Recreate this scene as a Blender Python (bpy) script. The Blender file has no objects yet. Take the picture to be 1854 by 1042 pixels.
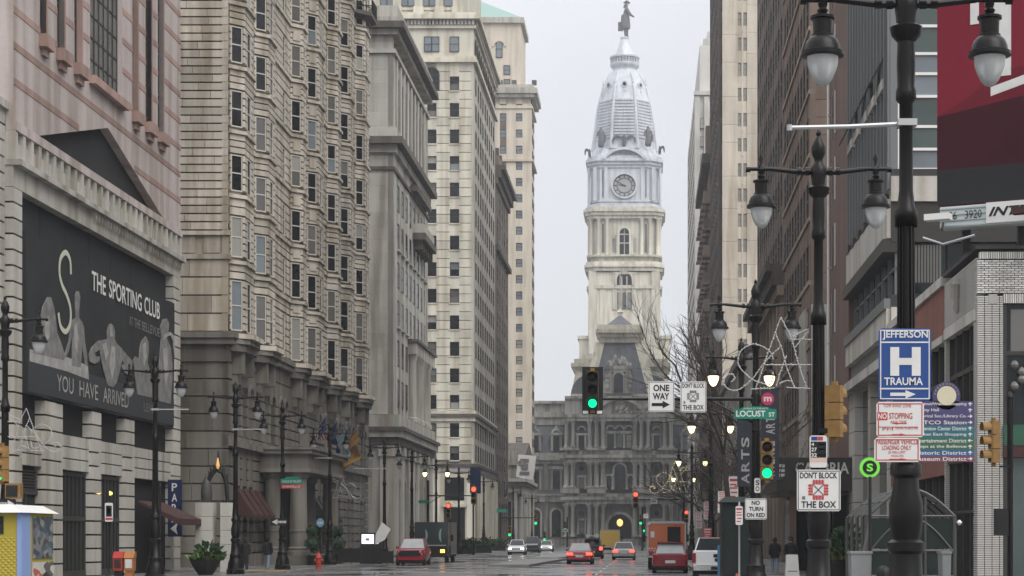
import bpy, math, random
from mathutils import Vector, Matrix
R = math.radians
random.seed(7)
S = bpy.context.scene
COL = S.collection

# ------------------------------------------------------------------ camera, world, sun, exposure
cam_d = bpy.data.cameras.new('camera')
cam = bpy.data.objects.new('camera', cam_d); COL.objects.link(cam)
cam.location = (0, 0, 1.85); cam.rotation_euler = (R(90), 0, 0)
cam_d.sensor_width = 36; cam_d.lens = 67.96
cam_d.shift_x = -0.131; cam_d.shift_y = 0.2438
cam_d.clip_start = 0.2; cam_d.clip_end = 5000
S.camera = cam

SUN_EL, SUN_AZ = R(50), R(138)          # high sun hidden by cloud, behind the camera's right shoulder
w = bpy.data.worlds.new('World'); S.world = w; w.use_nodes = True
nt = w.node_tree; nt.nodes.clear()
sky = nt.nodes.new('ShaderNodeTexSky'); sky.sky_type = 'NISHITA'; sky.sun_disc = False
sky.sun_elevation = SUN_EL; sky.sun_rotation = SUN_AZ; sky.dust_density = 3.0; sky.air_density = 1.0
hs = nt.nodes.new('ShaderNodeHueSaturation'); hs.inputs['Saturation'].default_value = 0.35
tc = nt.nodes.new('ShaderNodeTexCoord')
sep = nt.nodes.new('ShaderNodeSeparateXYZ')
cn = nt.nodes.new('ShaderNodeTexNoise'); cn.inputs['Scale'].default_value = 2.2; cn.inputs['Detail'].default_value = 5; cn.inputs['Roughness'].default_value = 0.5
mr = nt.nodes.new('ShaderNodeMapRange'); mr.inputs['From Min'].default_value = 0.3; mr.inputs['From Max'].default_value = 0.7
mr.inputs['To Min'].default_value = 0.85; mr.inputs['To Max'].default_value = 1.10
ma = nt.nodes.new('ShaderNodeMath'); ma.operation = 'MULTIPLY_ADD'; ma.inputs[1].default_value = 1.4; ma.inputs[2].default_value = 1.0   # overcast: brighter towards the zenith
cl = nt.nodes.new('ShaderNodeMath'); cl.operation = 'MAXIMUM'; cl.inputs[1].default_value = 0.0
mu = nt.nodes.new('ShaderNodeMath'); mu.operation = 'MULTIPLY'
vs = nt.nodes.new('ShaderNodeVectorMath'); vs.operation = 'SCALE'; vs.inputs[0].default_value = (5.0, 5.12, 5.36)
mx = nt.nodes.new('ShaderNodeMix'); mx.data_type = 'RGBA'; mx.inputs[0].default_value = 0.88
bg = nt.nodes.new('ShaderNodeBackground'); bg.inputs['Strength'].default_value = 0.12
wo = nt.nodes.new('ShaderNodeOutputWorld')
L = nt.links.new
L(sky.outputs[0], hs.inputs['Color']); L(tc.outputs['Generated'], sep.inputs[0]); L(tc.outputs['Generated'], cn.inputs['Vector'])
L(sep.outputs[2], cl.inputs[0]); sq = nt.nodes.new('ShaderNodeMath'); sq.operation = 'POWER'; sq.inputs[1].default_value = 2.0; L(cl.outputs[0], sq.inputs[0]); L(sq.outputs[0], ma.inputs[0]); L(cn.outputs[0], mr.inputs['Value'])
L(ma.outputs[0], mu.inputs[0]); L(mr.outputs[0], mu.inputs[1]); L(mu.outputs[0], vs.inputs['Scale'])
L(hs.outputs[0], mx.inputs[6]); L(vs.outputs[0], mx.inputs[7]); L(mx.outputs[2], bg.inputs['Color']); L(bg.outputs[0], wo.inputs[0])

sd = bpy.data.lights.new('sun', 'SUN'); sd.energy = 1.5; sd.angle = R(45); sd.color = (1, .97, .93)
sun = bpy.data.objects.new('sun', sd); COL.objects.link(sun)
# sun direction: from behind the camera, a little to the right (south-east)
sdir = Vector((math.sin(SUN_AZ) * math.cos(SUN_EL), math.cos(SUN_AZ) * math.cos(SUN_EL), math.sin(SUN_EL)))
sun.rotation_euler = sdir.to_track_quat('Z', 'Y').to_euler(); sun.location = (0, -40, 150)

S.view_settings.view_transform = 'Standard'; S.view_settings.look = 'None'
S.view_settings.exposure = 0.6; S.view_settings.gamma = 1.0; S.view_settings.use_curve_mapping = False
S.render.engine = 'CYCLES'
try:
    S.cycles.use_denoising = True; S.cycles.max_bounces = 6; S.cycles.diffuse_bounces = 2; S.cycles.glossy_bounces = 3
    S.cycles.transmission_bounces = 4; S.cycles.volume_bounces = 0; S.cycles.transparent_max_bounces = 8
except Exception: pass

# ------------------------------------------------------------------ helpers
WLOC = {}
def wl(o): return WLOC[o.name] if o is not None else Vector((0, 0, 0))
def tag(o, label=None, cat=None, group=None, kind=None):
    if label: o['label'] = label
    if cat: o['category'] = cat
    if group: o['group'] = group
    if kind: o['kind'] = kind
    return o
def thing(name, label, cat, loc, group=None):
    o = bpy.data.objects.new(name, None); COL.objects.link(o); o.location = loc; o.empty_display_size = .2
    WLOC[o.name] = Vector(loc)
    return tag(o, label, cat, group)
def place(name, mesh, parent, loc, rz=0.0, scale=None):          # an instance of a shared mesh at a world position
    o = bpy.data.objects.new(name, mesh); COL.objects.link(o)
    o.parent = parent; o.location = Vector(loc) - wl(parent)
    if rz: o.rotation_euler = (0, 0, rz)
    if scale: o.scale = scale
    WLOC[o.name] = Vector(loc)
    return o
def copy_tree(o, loc=None, rz=None, parent=None):
    c = o.copy(); COL.objects.link(c)
    if parent: c.parent = parent
    if loc is not None: c.location = loc
    if rz is not None: c.rotation_euler = (0, 0, rz)
    for k in [k for k in ('label', 'group') if parent is None and k in c]: pass
    for ch in list(o.children): copy_tree(ch, parent=c)
    return c

class MB:
    def __init__(s): s.v = []; s.f = []; s.mi = []; s.m = 0
    def add(s, vs, fs):
        b = len(s.v); s.v += [tuple(p) for p in vs]
        for f in fs: s.f.append(tuple(b + i for i in f)); s.mi.append(s.m)
        return s
    def box(s, x0, x1, y0, y1, z0, z1):
        return s.hexa([(x0, y0), (x1, y0), (x1, y1), (x0, y1)], z0, z1)
    def hexa(s, poly, z0, z1, top=None):                                # vertical prism on an xy polygon (ccw)
        n = len(poly); t = top or poly
        vs = [(x, y, z0) for x, y in poly] + [(x, y, z1) for x, y in t]
        fs = [tuple(range(n - 1, -1, -1)), tuple(range(n, 2 * n))]
        fs += [(i, (i + 1) % n, n + (i + 1) % n, n + i) for i in range(n)]
        return s.add(vs, fs)
    def quad(s, a, b, c, d): return s.add([a, b, c, d], [(0, 1, 2, 3)])
    def lathe(s, prof, c=(0, 0, 0), n=12, cap=True):                     # prof: (r, z)
        vs = []
        for r, z in prof:
            for i in range(n):
                a = 2 * math.pi * i / n; vs.append((c[0] + r * math.cos(a), c[1] + r * math.sin(a), c[2] + z))
        fs = []
        for j in range(len(prof) - 1):
            for i in range(n):
                k = (i + 1) % n; fs.append((j * n + i, j * n + k, (j + 1) * n + k, (j + 1) * n + i))
        if cap: fs += [tuple(range(n - 1, -1, -1)), tuple((len(prof) - 1) * n + i for i in range(n))]
        return s.add(vs, fs)
    def tube(s, pts, r, n=6, r1=None):
        pts = [Vector(p) for p in pts]; m = len(pts); vs = []
        ref = None
        for j, p in enumerate(pts):
            d = (pts[min(j + 1, m - 1)] - pts[max(j - 1, 0)])
            if d.length < 1e-9: d = Vector((0, 0, 1))
            d.normalize()
            if ref is None: ref = Vector((0, 0, 1)) if abs(d.z) < .9 else Vector((1, 0, 0))
            a = d.cross(ref)
            if a.length < 1e-6: a = d.cross(Vector((0, 1, .3)))
            a.normalize(); b = d.cross(a); ref = -b if False else ref
            rr = r if r1 is None else r + (r1 - r) * j / max(1, m - 1)
            for i in range(n):
                t = 2 * math.pi * i / n; q = p + a * (rr * math.cos(t)) + b * (rr * math.sin(t)); vs.append(q)
        fs = []
        for j in range(m - 1):
            for i in range(n):
                k = (i + 1) % n; fs.append((j * n + i, (j + 1) * n + i, (j + 1) * n + k, j * n + k))
        fs += [tuple(range(n)), tuple((m - 1) * n + n - 1 - i for i in range(n))]
        return s.add(vs, fs)
    def mesh(s, name, mats, off=Vector((0, 0, 0)), smooth=False):
        me = bpy.data.meshes.new(name)
        me.from_pydata([(x - off[0], y - off[1], z - off[2]) for x, y, z in s.v], [], s.f)
        for m in (mats if isinstance(mats, (list, tuple)) else [mats]): me.materials.append(m)
        if any(s.mi): me.polygons.foreach_set('material_index', s.mi)
        if smooth: me.polygons.foreach_set('use_smooth', [True] * len(s.f))
        me.update(); return me
    def build(s, name, mats, parent=None, label=None, cat=None, group=None, kind=None, smooth=False, origin=None):
        if parent is not None: off = wl(parent)
        elif origin is not None: off = Vector(origin)
        else:
            xs = [p[0] for p in s.v]; ys = [p[1] for p in s.v]; zs = [p[2] for p in s.v]
            off = Vector(((min(xs) + max(xs)) / 2, (min(ys) + max(ys)) / 2, min(zs)))
        me = s.mesh(name, mats, off, smooth)
        if smooth:
            try: me.set_sharp_from_angle(angle=R(40))
            except Exception: pass
        o = bpy.data.objects.new(name, me); COL.objects.link(o)
        if parent is not None: o.parent = parent
        else: o.location = off
        WLOC[o.name] = off.copy()
        return tag(o, label, cat, group, kind)

UNIT = {}
def unit(m):
    if m.name not in UNIT:
        UNIT[m.name] = MB().box(-.5, .5, -.5, .5, -.5, .5).mesh('block_' + m.name, m)
    return UNIT[m.name]

class Fac:
    """a vertical facade: u runs along it, z up, d outwards"""
    def __init__(s, o, d, n): s.o = Vector((o[0], o[1])); s.d = Vector(d).normalized(); s.n = Vector(n).normalized(); s.rz = math.atan2(s.n.x, -s.n.y)
    def p(s, u, d, z):
        q = s.o + s.d * u + s.n * d; return (q.x, q.y, z)
    def bx(s, mb, u0, u1, z0, z1, d0, d1):
        q = [s.p(u0, d1, 0), s.p(u1, d1, 0), s.p(u1, d0, 0), s.p(u0, d0, 0)]
        poly = [(a[0], a[1]) for a in q]
        ar = sum(poly[i][0] * poly[(i + 1) % 4][1] - poly[(i + 1) % 4][0] * poly[i][1] for i in range(4))
        if ar < 0: poly.reverse()
        mb.hexa(poly, z0, z1); return mb
    def ext(s, mb, poly, d0, d1):                                         # extrude a (u,z) polygon between depths
        n = len(poly)
        vs = [s.p(u, d1, z) for u, z in poly] + [s.p(u, d0, z) for u, z in poly]
        fs = [tuple(range(n)), tuple(range(2 * n - 1, n - 1, -1))] + [(i, n + i, n + (i + 1) % n, (i + 1) % n) for i in range(n)]
        if Vector((s.d.x, s.d.y, 0)).cross(Vector((0, 0, 1))).dot(Vector((s.n.x, s.n.y, 0))) < 0: fs = [tuple(reversed(f)) for f in fs]
        mb.add(vs, fs); return mb
    def blk(s, name, m, u0, u1, z0, z1, d0, d1, parent):                  # one piece of its own, sharing a unit block
        c = s.p((u0 + u1) / 2, (d0 + d1) / 2, (z0 + z1) / 2)
        return place(name, unit(m), parent, c, s.rz, (abs(u1 - u0), abs(d1 - d0), z1 - z0))

def FE(x): return Fac((x, 0), (0, 1), (1, 0))       # faces east, u = y
def FW(x): return Fac((x, 0), (0, 1), (-1, 0))      # faces west, u = y
def FS(y): return Fac((0, y), (1, 0), (0, -1))      # faces south, u = x

def arch(u, w, z0, zs, n=10):                       # arched opening outline, spring at zs
    return [(u - w / 2, z0), (u + w / 2, z0)] + [(u + w / 2 * math.cos(math.pi * i / n), zs + w / 2 * math.sin(math.pi * i / n)) for i in range(n + 1)]
def archring(F, mb, u, w, z0, zs, t, d0, d1, n=10, legs=True):
    a = [(u + (w / 2) * math.cos(math.pi * i / n), zs + (w / 2) * math.sin(math.pi * i / n)) for i in range(n + 1)]
    b = [(u + (w / 2 + t) * math.cos(math.pi * i / n), zs + (w / 2 + t) * math.sin(math.pi * i / n)) for i in range(n + 1)]
    for i in range(n): F.ext(mb, [a[i], b[i], b[i + 1], a[i + 1]], d0, d1)
    if legs:
        F.bx(mb, u - w / 2 - t, u - w / 2, z0, zs, d0, d1); F.bx(mb, u + w / 2, u + w / 2 + t, z0, zs, d0, d1)
    return mb

# ------------------------------------------------------------------ materials
MATS = {}
def base_mat(name):
    m = bpy.data.materials.new(name); m.use_nodes = True
    n = m.node_tree.nodes; b = n['Principled BSDF']; MATS[name] = m
    return m, n, m.node_tree.links.new, b
def plain(name, col, rough=.5, metal=0.0, emit=None, strength=0, var=.08, scale=6.0, coat=0, spec=.22):
    m, n, l, b = base_mat(name)
    b.inputs['Roughness'].default_value = rough; b.inputs['Metallic'].default_value = metal; b.inputs['Specular IOR Level'].default_value = spec
    if coat: b.inputs['Coat Weight'].default_value = coat; b.inputs['Coat Roughness'].default_value = .08
    if emit: b.inputs['Emission Color'].default_value = (*emit, 1); b.inputs['Emission Strength'].default_value = strength
    g = n.new('ShaderNodeTexCoord'); t = n.new('ShaderNodeTexNoise'); t.inputs['Scale'].default_value = scale; t.inputs['Detail'].default_value = 4
    a = n.new('ShaderNodeMath'); a.operation = 'MULTIPLY_ADD'; a.inputs[1].default_value = 2 * var; a.inputs[2].default_value = 1 - var
    v = n.new('ShaderNodeVectorMath'); v.operation = 'SCALE'; v.inputs[0].default_value = col
    l(g.outputs['Object'], t.inputs['Vector']); l(t.outputs[0], a.inputs[0]); l(a.outputs[0], v.inputs['Scale']); l(v.outputs[0], b.inputs['Base Color'])
    return m
def stone(name, col, rough=.85, blotch=.18, streak=.22, rnd=.14, fine=.10, sc=.25, bump=.25, tint=(.75, .70, .62)):
    """weathered masonry: blotches, vertical rain streaks, soot tint, a tone of its own for every block"""
    m, n, l, b = base_mat(name)
    b.inputs['Roughness'].default_value = rough; b.inputs['Specular IOR Level'].default_value = .3
    g = n.new('ShaderNodeNewGeometry'); oi = n.new('ShaderNodeObjectInfo')
    def noise(scale, detail, mp=None):
        t = n.new('ShaderNodeTexNoise'); t.inputs['Scale'].default_value = scale; t.inputs['Detail'].default_value = detail
        if mp:
            k = n.new('ShaderNodeMapping'); k.inputs['Scale'].default_value = mp; l(g.outputs['Position'], k.inputs['Vector']); l(k.outputs[0], t.inputs['Vector'])
        else: l(g.outputs['Position'], t.inputs['Vector'])
        return t
    def madd(src, k, add):
        a = n.new('ShaderNodeMath'); a.operation = 'MULTIPLY_ADD'; l(src, a.inputs[0]); a.inputs[1].default_value = k
        if isinstance(add, (int, float)): a.inputs[2].default_value = add
        else: l(add, a.inputs[2])
        return a.outputs[0]
    n1 = noise(sc, 5); n2 = noise(1.0, 4, (1.1, 1.1, .09)); n3 = noise(5.0, 3)
    x = madd(n1.outputs[0], 2 * blotch * 1.6, 1 - blotch * 1.6 - streak * 1.4 - rnd - fine)
    x = madd(n2.outputs[0], 2 * streak * 1.4, x); x = madd(oi.outputs['Random'], 2 * rnd, x); x = madd(n3.outputs[0], 2 * fine, x)
    v = n.new('ShaderNodeVectorMath'); v.operation = 'SCALE'; v.inputs[0].default_value = col; l(x, v.inputs['Scale'])
    # soot: where the streak noise runs low the stone goes browner and darker
    rp = n.new('ShaderNodeMapRange'); rp.inputs['From Min'].default_value = .36; rp.inputs['From Max'].default_value = .52; l(n2.outputs[0], rp.inputs['Value'])
    mxn = n.new('ShaderNodeMix'); mxn.data_type = 'RGBA'; mxn.blend_type = 'MULTIPLY'; mxn.inputs[7].default_value = (*tint, 1)
    inv = n.new('ShaderNodeMath'); inv.operation = 'SUBTRACT'; inv.inputs[0].default_value = 1; l(rp.outputs[0], inv.inputs[1])
    k = n.new('ShaderNodeMath'); k.operation = 'MULTIPLY'; k.inputs[1].default_value = min(1, streak * 2.6); l(inv.outputs[0], k.inputs[0])
    l(k.outputs[0], mxn.inputs[0]); l(v.outputs[0], mxn.inputs[6]); l(mxn.outputs[2], b.inputs['Base Color'])
    if bump:
        bp = n.new('ShaderNodeBump'); bp.inputs['Strength'].default_value = bump; bp.inputs['Distance'].default_value = .03
        l(n3.outputs[0], bp.inputs['Height']); l(bp.outputs[0], b.inputs['Normal'])
    return m
def glass(name, col, rough=.06, var=.3, spec=.5):
    m, n, l, b = base_mat(name)
    b.inputs['Roughness'].default_value = rough; b.inputs['Specular IOR Level'].default_value = spec
    oi = n.new('ShaderNodeObjectInfo'); g = n.new('ShaderNodeNewGeometry'); t = n.new('ShaderNodeTexNoise'); t.inputs['Scale'].default_value = 1.3
    a = n.new('ShaderNodeMath'); a.operation = 'MULTIPLY_ADD'; a.inputs[1].default_value = 2 * var; a.inputs[2].default_value = 1 - var
    v = n.new('ShaderNodeVectorMath'); v.operation = 'SCALE'; v.inputs[0].default_value = col
    mu = n.new('ShaderNodeMath'); mu.operation = 'ADD'; l(oi.outputs['Random'], mu.inputs[0]); l(t.outputs[0], mu.inputs[1])
    h = n.new('ShaderNodeMath'); h.operation = 'MULTIPLY'; h.inputs[1].default_value = .5; l(mu.outputs[0], h.inputs[0])
    l(g.outputs['Position'], t.inputs['Vector']); l(h.outputs[0], a.inputs[0]); l(a.outputs[0], v.inputs['Scale']); l(v.outputs[0], b.inputs['Base Color'])
    bp = n.new('ShaderNodeBump'); bp.inputs['Strength'].default_value = .04; bp.inputs['Distance'].default_value = .05; l(t.outputs[0], bp.inputs['Height']); l(bp.outputs[0], b.inputs['Normal'])
    return m
def lit(name, col, strength):
    return plain(name, tuple(min(.8, c) for c in col), .4, emit=col, strength=strength, var=0)

M = dict(
    limestone=stone('limestone', (.43, .39, .33), rnd=.18, streak=.38, blotch=.22), shaded_limestone_base=stone('shaded_limestone_base', (.15, .14, .12), streak=.34, blotch=.22, rnd=.18),  # base stone greyer of its own, darkened further to carry street-level shade
    pale=stone('pale_stone', (.385, .365, .325), streak=.26, rnd=.1), pale_grey=stone('pale_grey_stone', (.34, .325, .295), streak=.3, rnd=.1),
    pink=stone('pink_panel', (.40, .347, .327), streak=.24, blotch=.14, rnd=.05, bump=.1), red_band=stone('red_band', (.31, .21, .18), streak=.2, rnd=.12),
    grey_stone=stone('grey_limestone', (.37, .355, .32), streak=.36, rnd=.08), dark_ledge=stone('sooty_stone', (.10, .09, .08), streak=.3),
    buff=stone('buff_stone', (.55, .515, .43), streak=.24, rnd=.12), buff_shaded=stone('buff_stone_shaded', (.44, .415, .36), streak=.24),  # second buff is a dimmer copy, the side wall's shade put into its colour
    brownstone=stone('brown_stone', (.17, .135, .11), streak=.25), cream=stone('cream_brick', (.55, .49, .40), streak=.14, rnd=.04, blotch=.1),
    hall=stone('city_hall_stone', (.34, .33, .30), streak=.34, blotch=.25, rnd=.1, tint=(.55, .53, .5)), hall_dark=stone('city_hall_dark', (.15, .145, .135), streak=.3),  # second tone is darker, for the walls set behind the columns
    hall_clean=stone('city_hall_marble', (.55, .52, .44), streak=.24, blotch=.14, tint=(.85, .78, .68)), dome=stone('dome_paint', (.53, .55, .58), rough=.5, streak=.2, blotch=.12, rnd=.04, tint=(.8, .8, .8)),
    slate=stone('slate_roof', (.105, .11, .125), rough=.5, streak=.15, rnd=.2), copper=plain('copper_roof', (.25, .36, .32), .6), bronze=plain('bronze', (.115, .115, .12), .5, .1),
    white_brick=stone('white_glazed_brick', (.52, .50, .465), rough=.35, streak=.12, blotch=.12, rnd=.22, bump=.05), mortar=stone('mortar', (.11, .104, .095)),
    brown_stucco=stone('brown_stucco', (.15, .095, .078), streak=.14, rnd=.03), red_panel=stone('red_panel', (.20, .085, .065), streak=.12, rnd=.03),
    brown_brick=stone('brown_brick', (.18, .132, .105), streak=.2, rnd=.1), dark_brick=stone('dark_brick', (.15, .118, .10), streak=.22, rnd=.1),
    tan=stone('tan_limestone', (.50, .445, .37), streak=.2, rnd=.06), white_stone=stone('white_stone', (.46, .44, .40), streak=.22, rnd=.05),
    far_white=stone('far_limestone', (.50, .485, .45), streak=.12),
    louvre=plain('grey_louvre', (.16, .165, .165), .5, .2), black=plain('black_void', (.012, .012, .013), .8), dark_metal=plain('dark_metal', (.018, .017, .017), .5, .1),
    lamp_iron=plain('lamp_iron', (.007, .0055, .005), .33, .0, var=.3, scale=9, spec=.22), steel=plain('galvanised_steel', (.42, .42, .42), .4, .7), white_paint=plain('white_paint', (.68, .67, .64), .5),
    cream_frame=plain('cream_window_frame', (.50, .48, .43), .55), dark_frame=plain('dark_window_frame', (.04, .038, .035), .5),
    glass=glass('window_glass', (.010, .011, .012), .08, .3, .3), glass_blue=glass('sky_window_glass', (.16, .185, .20), .12), blind=glass('blind_behind_glass', (.27, .265, .24), .25, .25, .4),
    curtain=glass('curtain_behind_glass', (.12, .115, .105), .15, .4), glass_green=glass('green_glass', (.055, .075, .07), .08), glass_block=glass('grey_pane_glass', (.10, .10, .095), .25, .45, .3),
    shop=glass('shop_glass', (.010, .014, .0145), .06, .4, .25), banner_black=plain('banner_cloth', (.028, .029, .029), .9, var=.3, scale=.7, spec=.12), maroon=plain('maroon_awning', (.055, .026, .023), .8),
    sign_white=plain('sign_white', (.60, .59, .565), .45, var=.16, scale=3), sign_blue=plain('sign_blue', (.024, .062, .21), .45, var=.16, scale=3), sign_green=plain('sign_green', (.01, .17, .11), .45), sign_red=plain('sign_red', (.42, .045, .05), .5),
    sign_black=plain('sign_black', (.014, .014, .015), .5), print_white=plain('print_white', (.62, .61, .58), .6), print_grey=plain('print_grey', (.17, .165, .155), .8, var=.75, scale=2.2), signal_yellow=plain('signal_yellow', (.22, .125, .04), .6, var=.4),
    off_lens=plain('unlit_lens', (.014, .009, .008), .25), green_light=lit('green_light', (.0, .8, .24), 1.35), red_light=lit('red_light', (1.0, .05, .025), 3.5), tail=lit('tail_light', (1.0, .05, .03), 3.5),
    warm=lit('warm_lamp', (1.0, .66, .20), 1.0), entrance_glass=plain('entrance_glass', (.02, .027, .024), .35, spec=.08), headlight=lit('headlight', (1, .96, .85), 7), amber=lit('amber_light', (1.0, .42, .05), 4),
    rubber=plain('rubber', (.018, .018, .018), .8), chrome=plain('chrome', (.55, .55, .55), .2, .9),
)
PANES = [M['glass']] * 9 + [M['curtain']] * 4 + [M['blind']] + [M['glass_blue']]

# ------------------------------------------------------------------ windows
WPROTO = {}
def wproto(w, h, style, fm, t=.07, dep=.08):
    k = (round(w, 2), round(h, 2), style, fm.name, t)
    if k in WPROTO: return WPROTO[k]
    f = MB()
    f.box(-w / 2, -w / 2 + t, -dep, 0, 0, h); f.box(w / 2 - t, w / 2, -dep, 0, 0, h)
    f.box(-w / 2 + t, w / 2 - t, -dep, 0, 0, t); f.box(-w / 2 + t, w / 2 - t, -dep, 0, h - t, h)
    cells = []
    if style == 'sash':
        f.box(-w / 2 + t, w / 2 - t, -dep * .8, 0, h * .5 - t / 2, h * .5 + t / 2)
        cells = [(0, t, h * .5 - t / 2, w - 2 * t), (0, h * .5 + t / 2, h - t, w - 2 * t)]
    elif style == 'double':
        f.box(-t, t, -dep, 0, t, h - t)
        hw = w / 2 - 2 * t
        for sx in (-1, 1):
            cx = sx * (t + hw / 2)
            f.box(cx - hw / 2, cx + hw / 2, -dep * .8, 0, h * .5 - t / 2, h * .5 + t / 2)
            cells += [(cx, t, h * .5 - t / 2, hw), (cx, h * .5 + t / 2, h - t, hw)]
    else: cells = [(0, t, h - t, w - 2 * t)]
    fme = f.mesh('window', fm)
    panes = {}
    def pm(i, m):
        if (i, m.name) not in panes:
            cx, a, b, ww = cells[i]
            panes[(i, m.name)] = MB().box(cx - ww / 2, cx + ww / 2, -.03, -.01, a, b).mesh('pane', m)
        return panes[(i, m.name)]
    WPROTO[k] = (fme, cells, pm); return WPROTO[k]
def window(F, parent, u, z, w, h, d=0.0, style='sash', fm=None, panes=None, t=.07, sill=None):
    fm = fm or M['dark_frame']
    fme, cells, pm = wproto(w, h, style, fm, t)
    o = place('window', fme, parent, F.p(u, d, z), F.rz)
    a, b = random.choice(PANES), random.choice(PANES)
    if random.random() < .6: b = a
    for i in range(len(cells)):
        m = panes[i % len(panes)] if panes else (a if i % 2 else b)
        c = bpy.data.objects.new('pane', pm(i, m)); COL.objects.link(c); c.parent = o; WLOC[c.name] = WLOC[o.name]
    if sill:
        k = ('sill', round(w, 2), sill.name)
        if k not in UNIT: UNIT[k] = MB().box(-w / 2 - .12, w / 2 + .12, -.42, 0, -.16, 0).mesh('sill', sill)
        c = bpy.data.objects.new('sill', UNIT[k]); COL.objects.link(c); c.parent = o; WLOC[c.name] = WLOC[o.name]
    return o
SW = {}
def small_window(F, parent, u, z, w, h, d=0.0, fm=None, pm=None, name='window'):      # far window: one mesh, frame and pane as two material slots
    fm = fm or M['dark_frame']; pm = pm or random.choice(PANES)
    k = (round(w, 2), round(h, 2), fm.name, pm.name)
    if k not in SW:
        f = MB(); t = max(.07, w * .08)
        f.box(-w / 2, -w / 2 + t, -.1, 0, 0, h); f.box(w / 2 - t, w / 2, -.1, 0, 0, h); f.box(-w / 2 + t, w / 2 - t, -.1, 0, h - t, h)
        f.box(-w / 2 + t, w / 2 - t, -.1, 0, 0, t); f.box(-w / 2 + t, w / 2 - t, -.08, 0, h * .5 - t / 2, h * .5 + t / 2)
        f.m = 1; f.box(-w / 2 + t, w / 2 - t, -.03, -.01, t, h - t)
        SW[k] = f.mesh('window', [fm, pm])
    return place(name, SW[k], parent, F.p(u, d, z), F.rz)

# ------------------------------------------------------------------ lettering
def lettering(F, parent, s, u0, z0, w, h, m, d=.0, th=.006, bold=0.0, name='lettering', shear=0.0):
    cu = bpy.data.curves.new('lettering', 'FONT'); cu.body = s; cu.size = 1.0; cu.resolution_u = 3; cu.offset = bold; cu.shear = shear
    cu.extrude = 0.0; cu.align_x = 'LEFT'
    to = bpy.data.objects.new('lettering_curve', cu)
    me = bpy.data.meshes.new_from_object(to)
    bpy.data.objects.remove(to); bpy.data.curves.remove(cu)
    if not me.vertices: return None
    xs = [v.co.x for v in me.vertices]; ys = [v.co.y for v in me.vertices]
    x0, x1, y0, y1 = min(xs), max(xs), min(ys), max(ys)
    mb = MB()
    P = [((v.co.x - x0) / max(1e-6, x1 - x0), (v.co.y - y0) / max(1e-6, y1 - y0)) for v in me.vertices]
    # u direction as the viewer reads it
    rd = 1 if Vector((F.d.x, F.d.y, 0)).cross(Vector((0, 0, 1))).dot(Vector((F.n.x, F.n.y, 0))) > 0 else -1
    mb.add([F.p(u0 + (a * w if rd > 0 else w - a * w), d + th, z0 + b * h) for a, b in P], [tuple(p.vertices) for p in me.polygons])
    bpy.data.meshes.remove(me)
    return mb.build(name, m, parent)
# ================================================================== THE SETTING: ground, road, pavements, median, haze
def wet(name, col, rlo, rhi, bump=.15, sc=1.2):
    m, n, l, b = base_mat(name)
    g = n.new('ShaderNodeNewGeometry')
    t = n.new('ShaderNodeTexNoise'); t.inputs['Scale'].default_value = sc * .35; t.inputs['Detail'].default_value = 5; l(g.outputs['Position'], t.inputs['Vector'])
    f = n.new('ShaderNodeTexNoise'); f.inputs['Scale'].default_value = 14; f.inputs['Detail'].default_value = 3; l(g.outputs['Position'], f.inputs['Vector'])
    r = n.new('ShaderNodeMapRange'); r.inputs['From Min'].default_value = .36; r.inputs['From Max'].default_value = .62; r.inputs['To Min'].default_value = rlo; r.inputs['To Max'].default_value = rhi
    l(t.outputs[0], r.inputs['Value']); l(r.outputs[0], b.inputs['Roughness'])
    a = n.new('ShaderNodeMath'); a.operation = 'MULTIPLY_ADD'; a.inputs[1].default_value = .9; a.inputs[2].default_value = .5; l(t.outputs[0], a.inputs[0])
    v = n.new('ShaderNodeVectorMath'); v.operation = 'SCALE'; v.inputs[0].default_value = col; l(a.outputs[0], v.inputs['Scale']); l(v.outputs[0], b.inputs['Base Color'])
    bp = n.new('ShaderNodeBump'); bp.inputs['Strength'].default_value = bump; bp.inputs['Distance'].default_value = .01; l(f.outputs[0], bp.inputs['Height']); l(bp.outputs[0], b.inputs['Normal'])
    return m
M['asphalt'] = wet('wet_asphalt', (.10, .10, .102), .03, .48, .07, .7)
M['pavement'] = wet('wet_pavement', (.15, .145, .14), .16, .5, .12, 2)
M['kerb'] = plain('granite_kerb', (.24, .235, .225), .5, var=.25, scale=.8)
M['marking'] = plain('road_paint', (.55, .54, .50), .35, var=.3, scale=.9)
M['yellow_paint'] = plain('yellow_kerb_paint', (.55, .36, .05), .4, var=.2)
M['earth'] = plain('city_ground', (.09, .09, .088), .8)

MB().box(-310, 310, -60, 820, -.6, -.012).build('ground', M['earth'], kind='structure')
MB().box(-120, 120, -40, 456, -.011, 0).build('road', M['asphalt'], kind='structure')
XL, XR = -18.4, 2.6
LOC = (56.8, 62.0)       # Locust Street crosses here on the right; the other streets follow the gaps between the buildings
def pave(name, x0, x1, y0, y1):
    MB().box(x0, x1, y0, y1, 0, .15).build(name, M['pavement'], kind='structure')
def kerb_line(x0, x1, y0, y1, n):
    k = thing('kerb', 'granite kerb stones edging the pavement', None, (x0, y0, 0)); k['kind'] = 'structure'
    st = (y1 - y0) / n
    for i in range(n): place('kerb_stone', unit(M['kerb']), k, ((x0 + x1) / 2, y0 + (i + .5) * st, .078), 0, (x1 - x0, st - .03, .156))
for (y0, y1) in ((60, 99.2), (99.2, 167), (182, 268), (268, 420)):
    pave('pavement', -60, XL - .2, y0 + (.6 if y0 > 60 else 0), y1 - .6); kerb_line(XL - .2, XL, y0 + .6, y1 - .6, int((y1 - y0) / 2.4))
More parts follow.
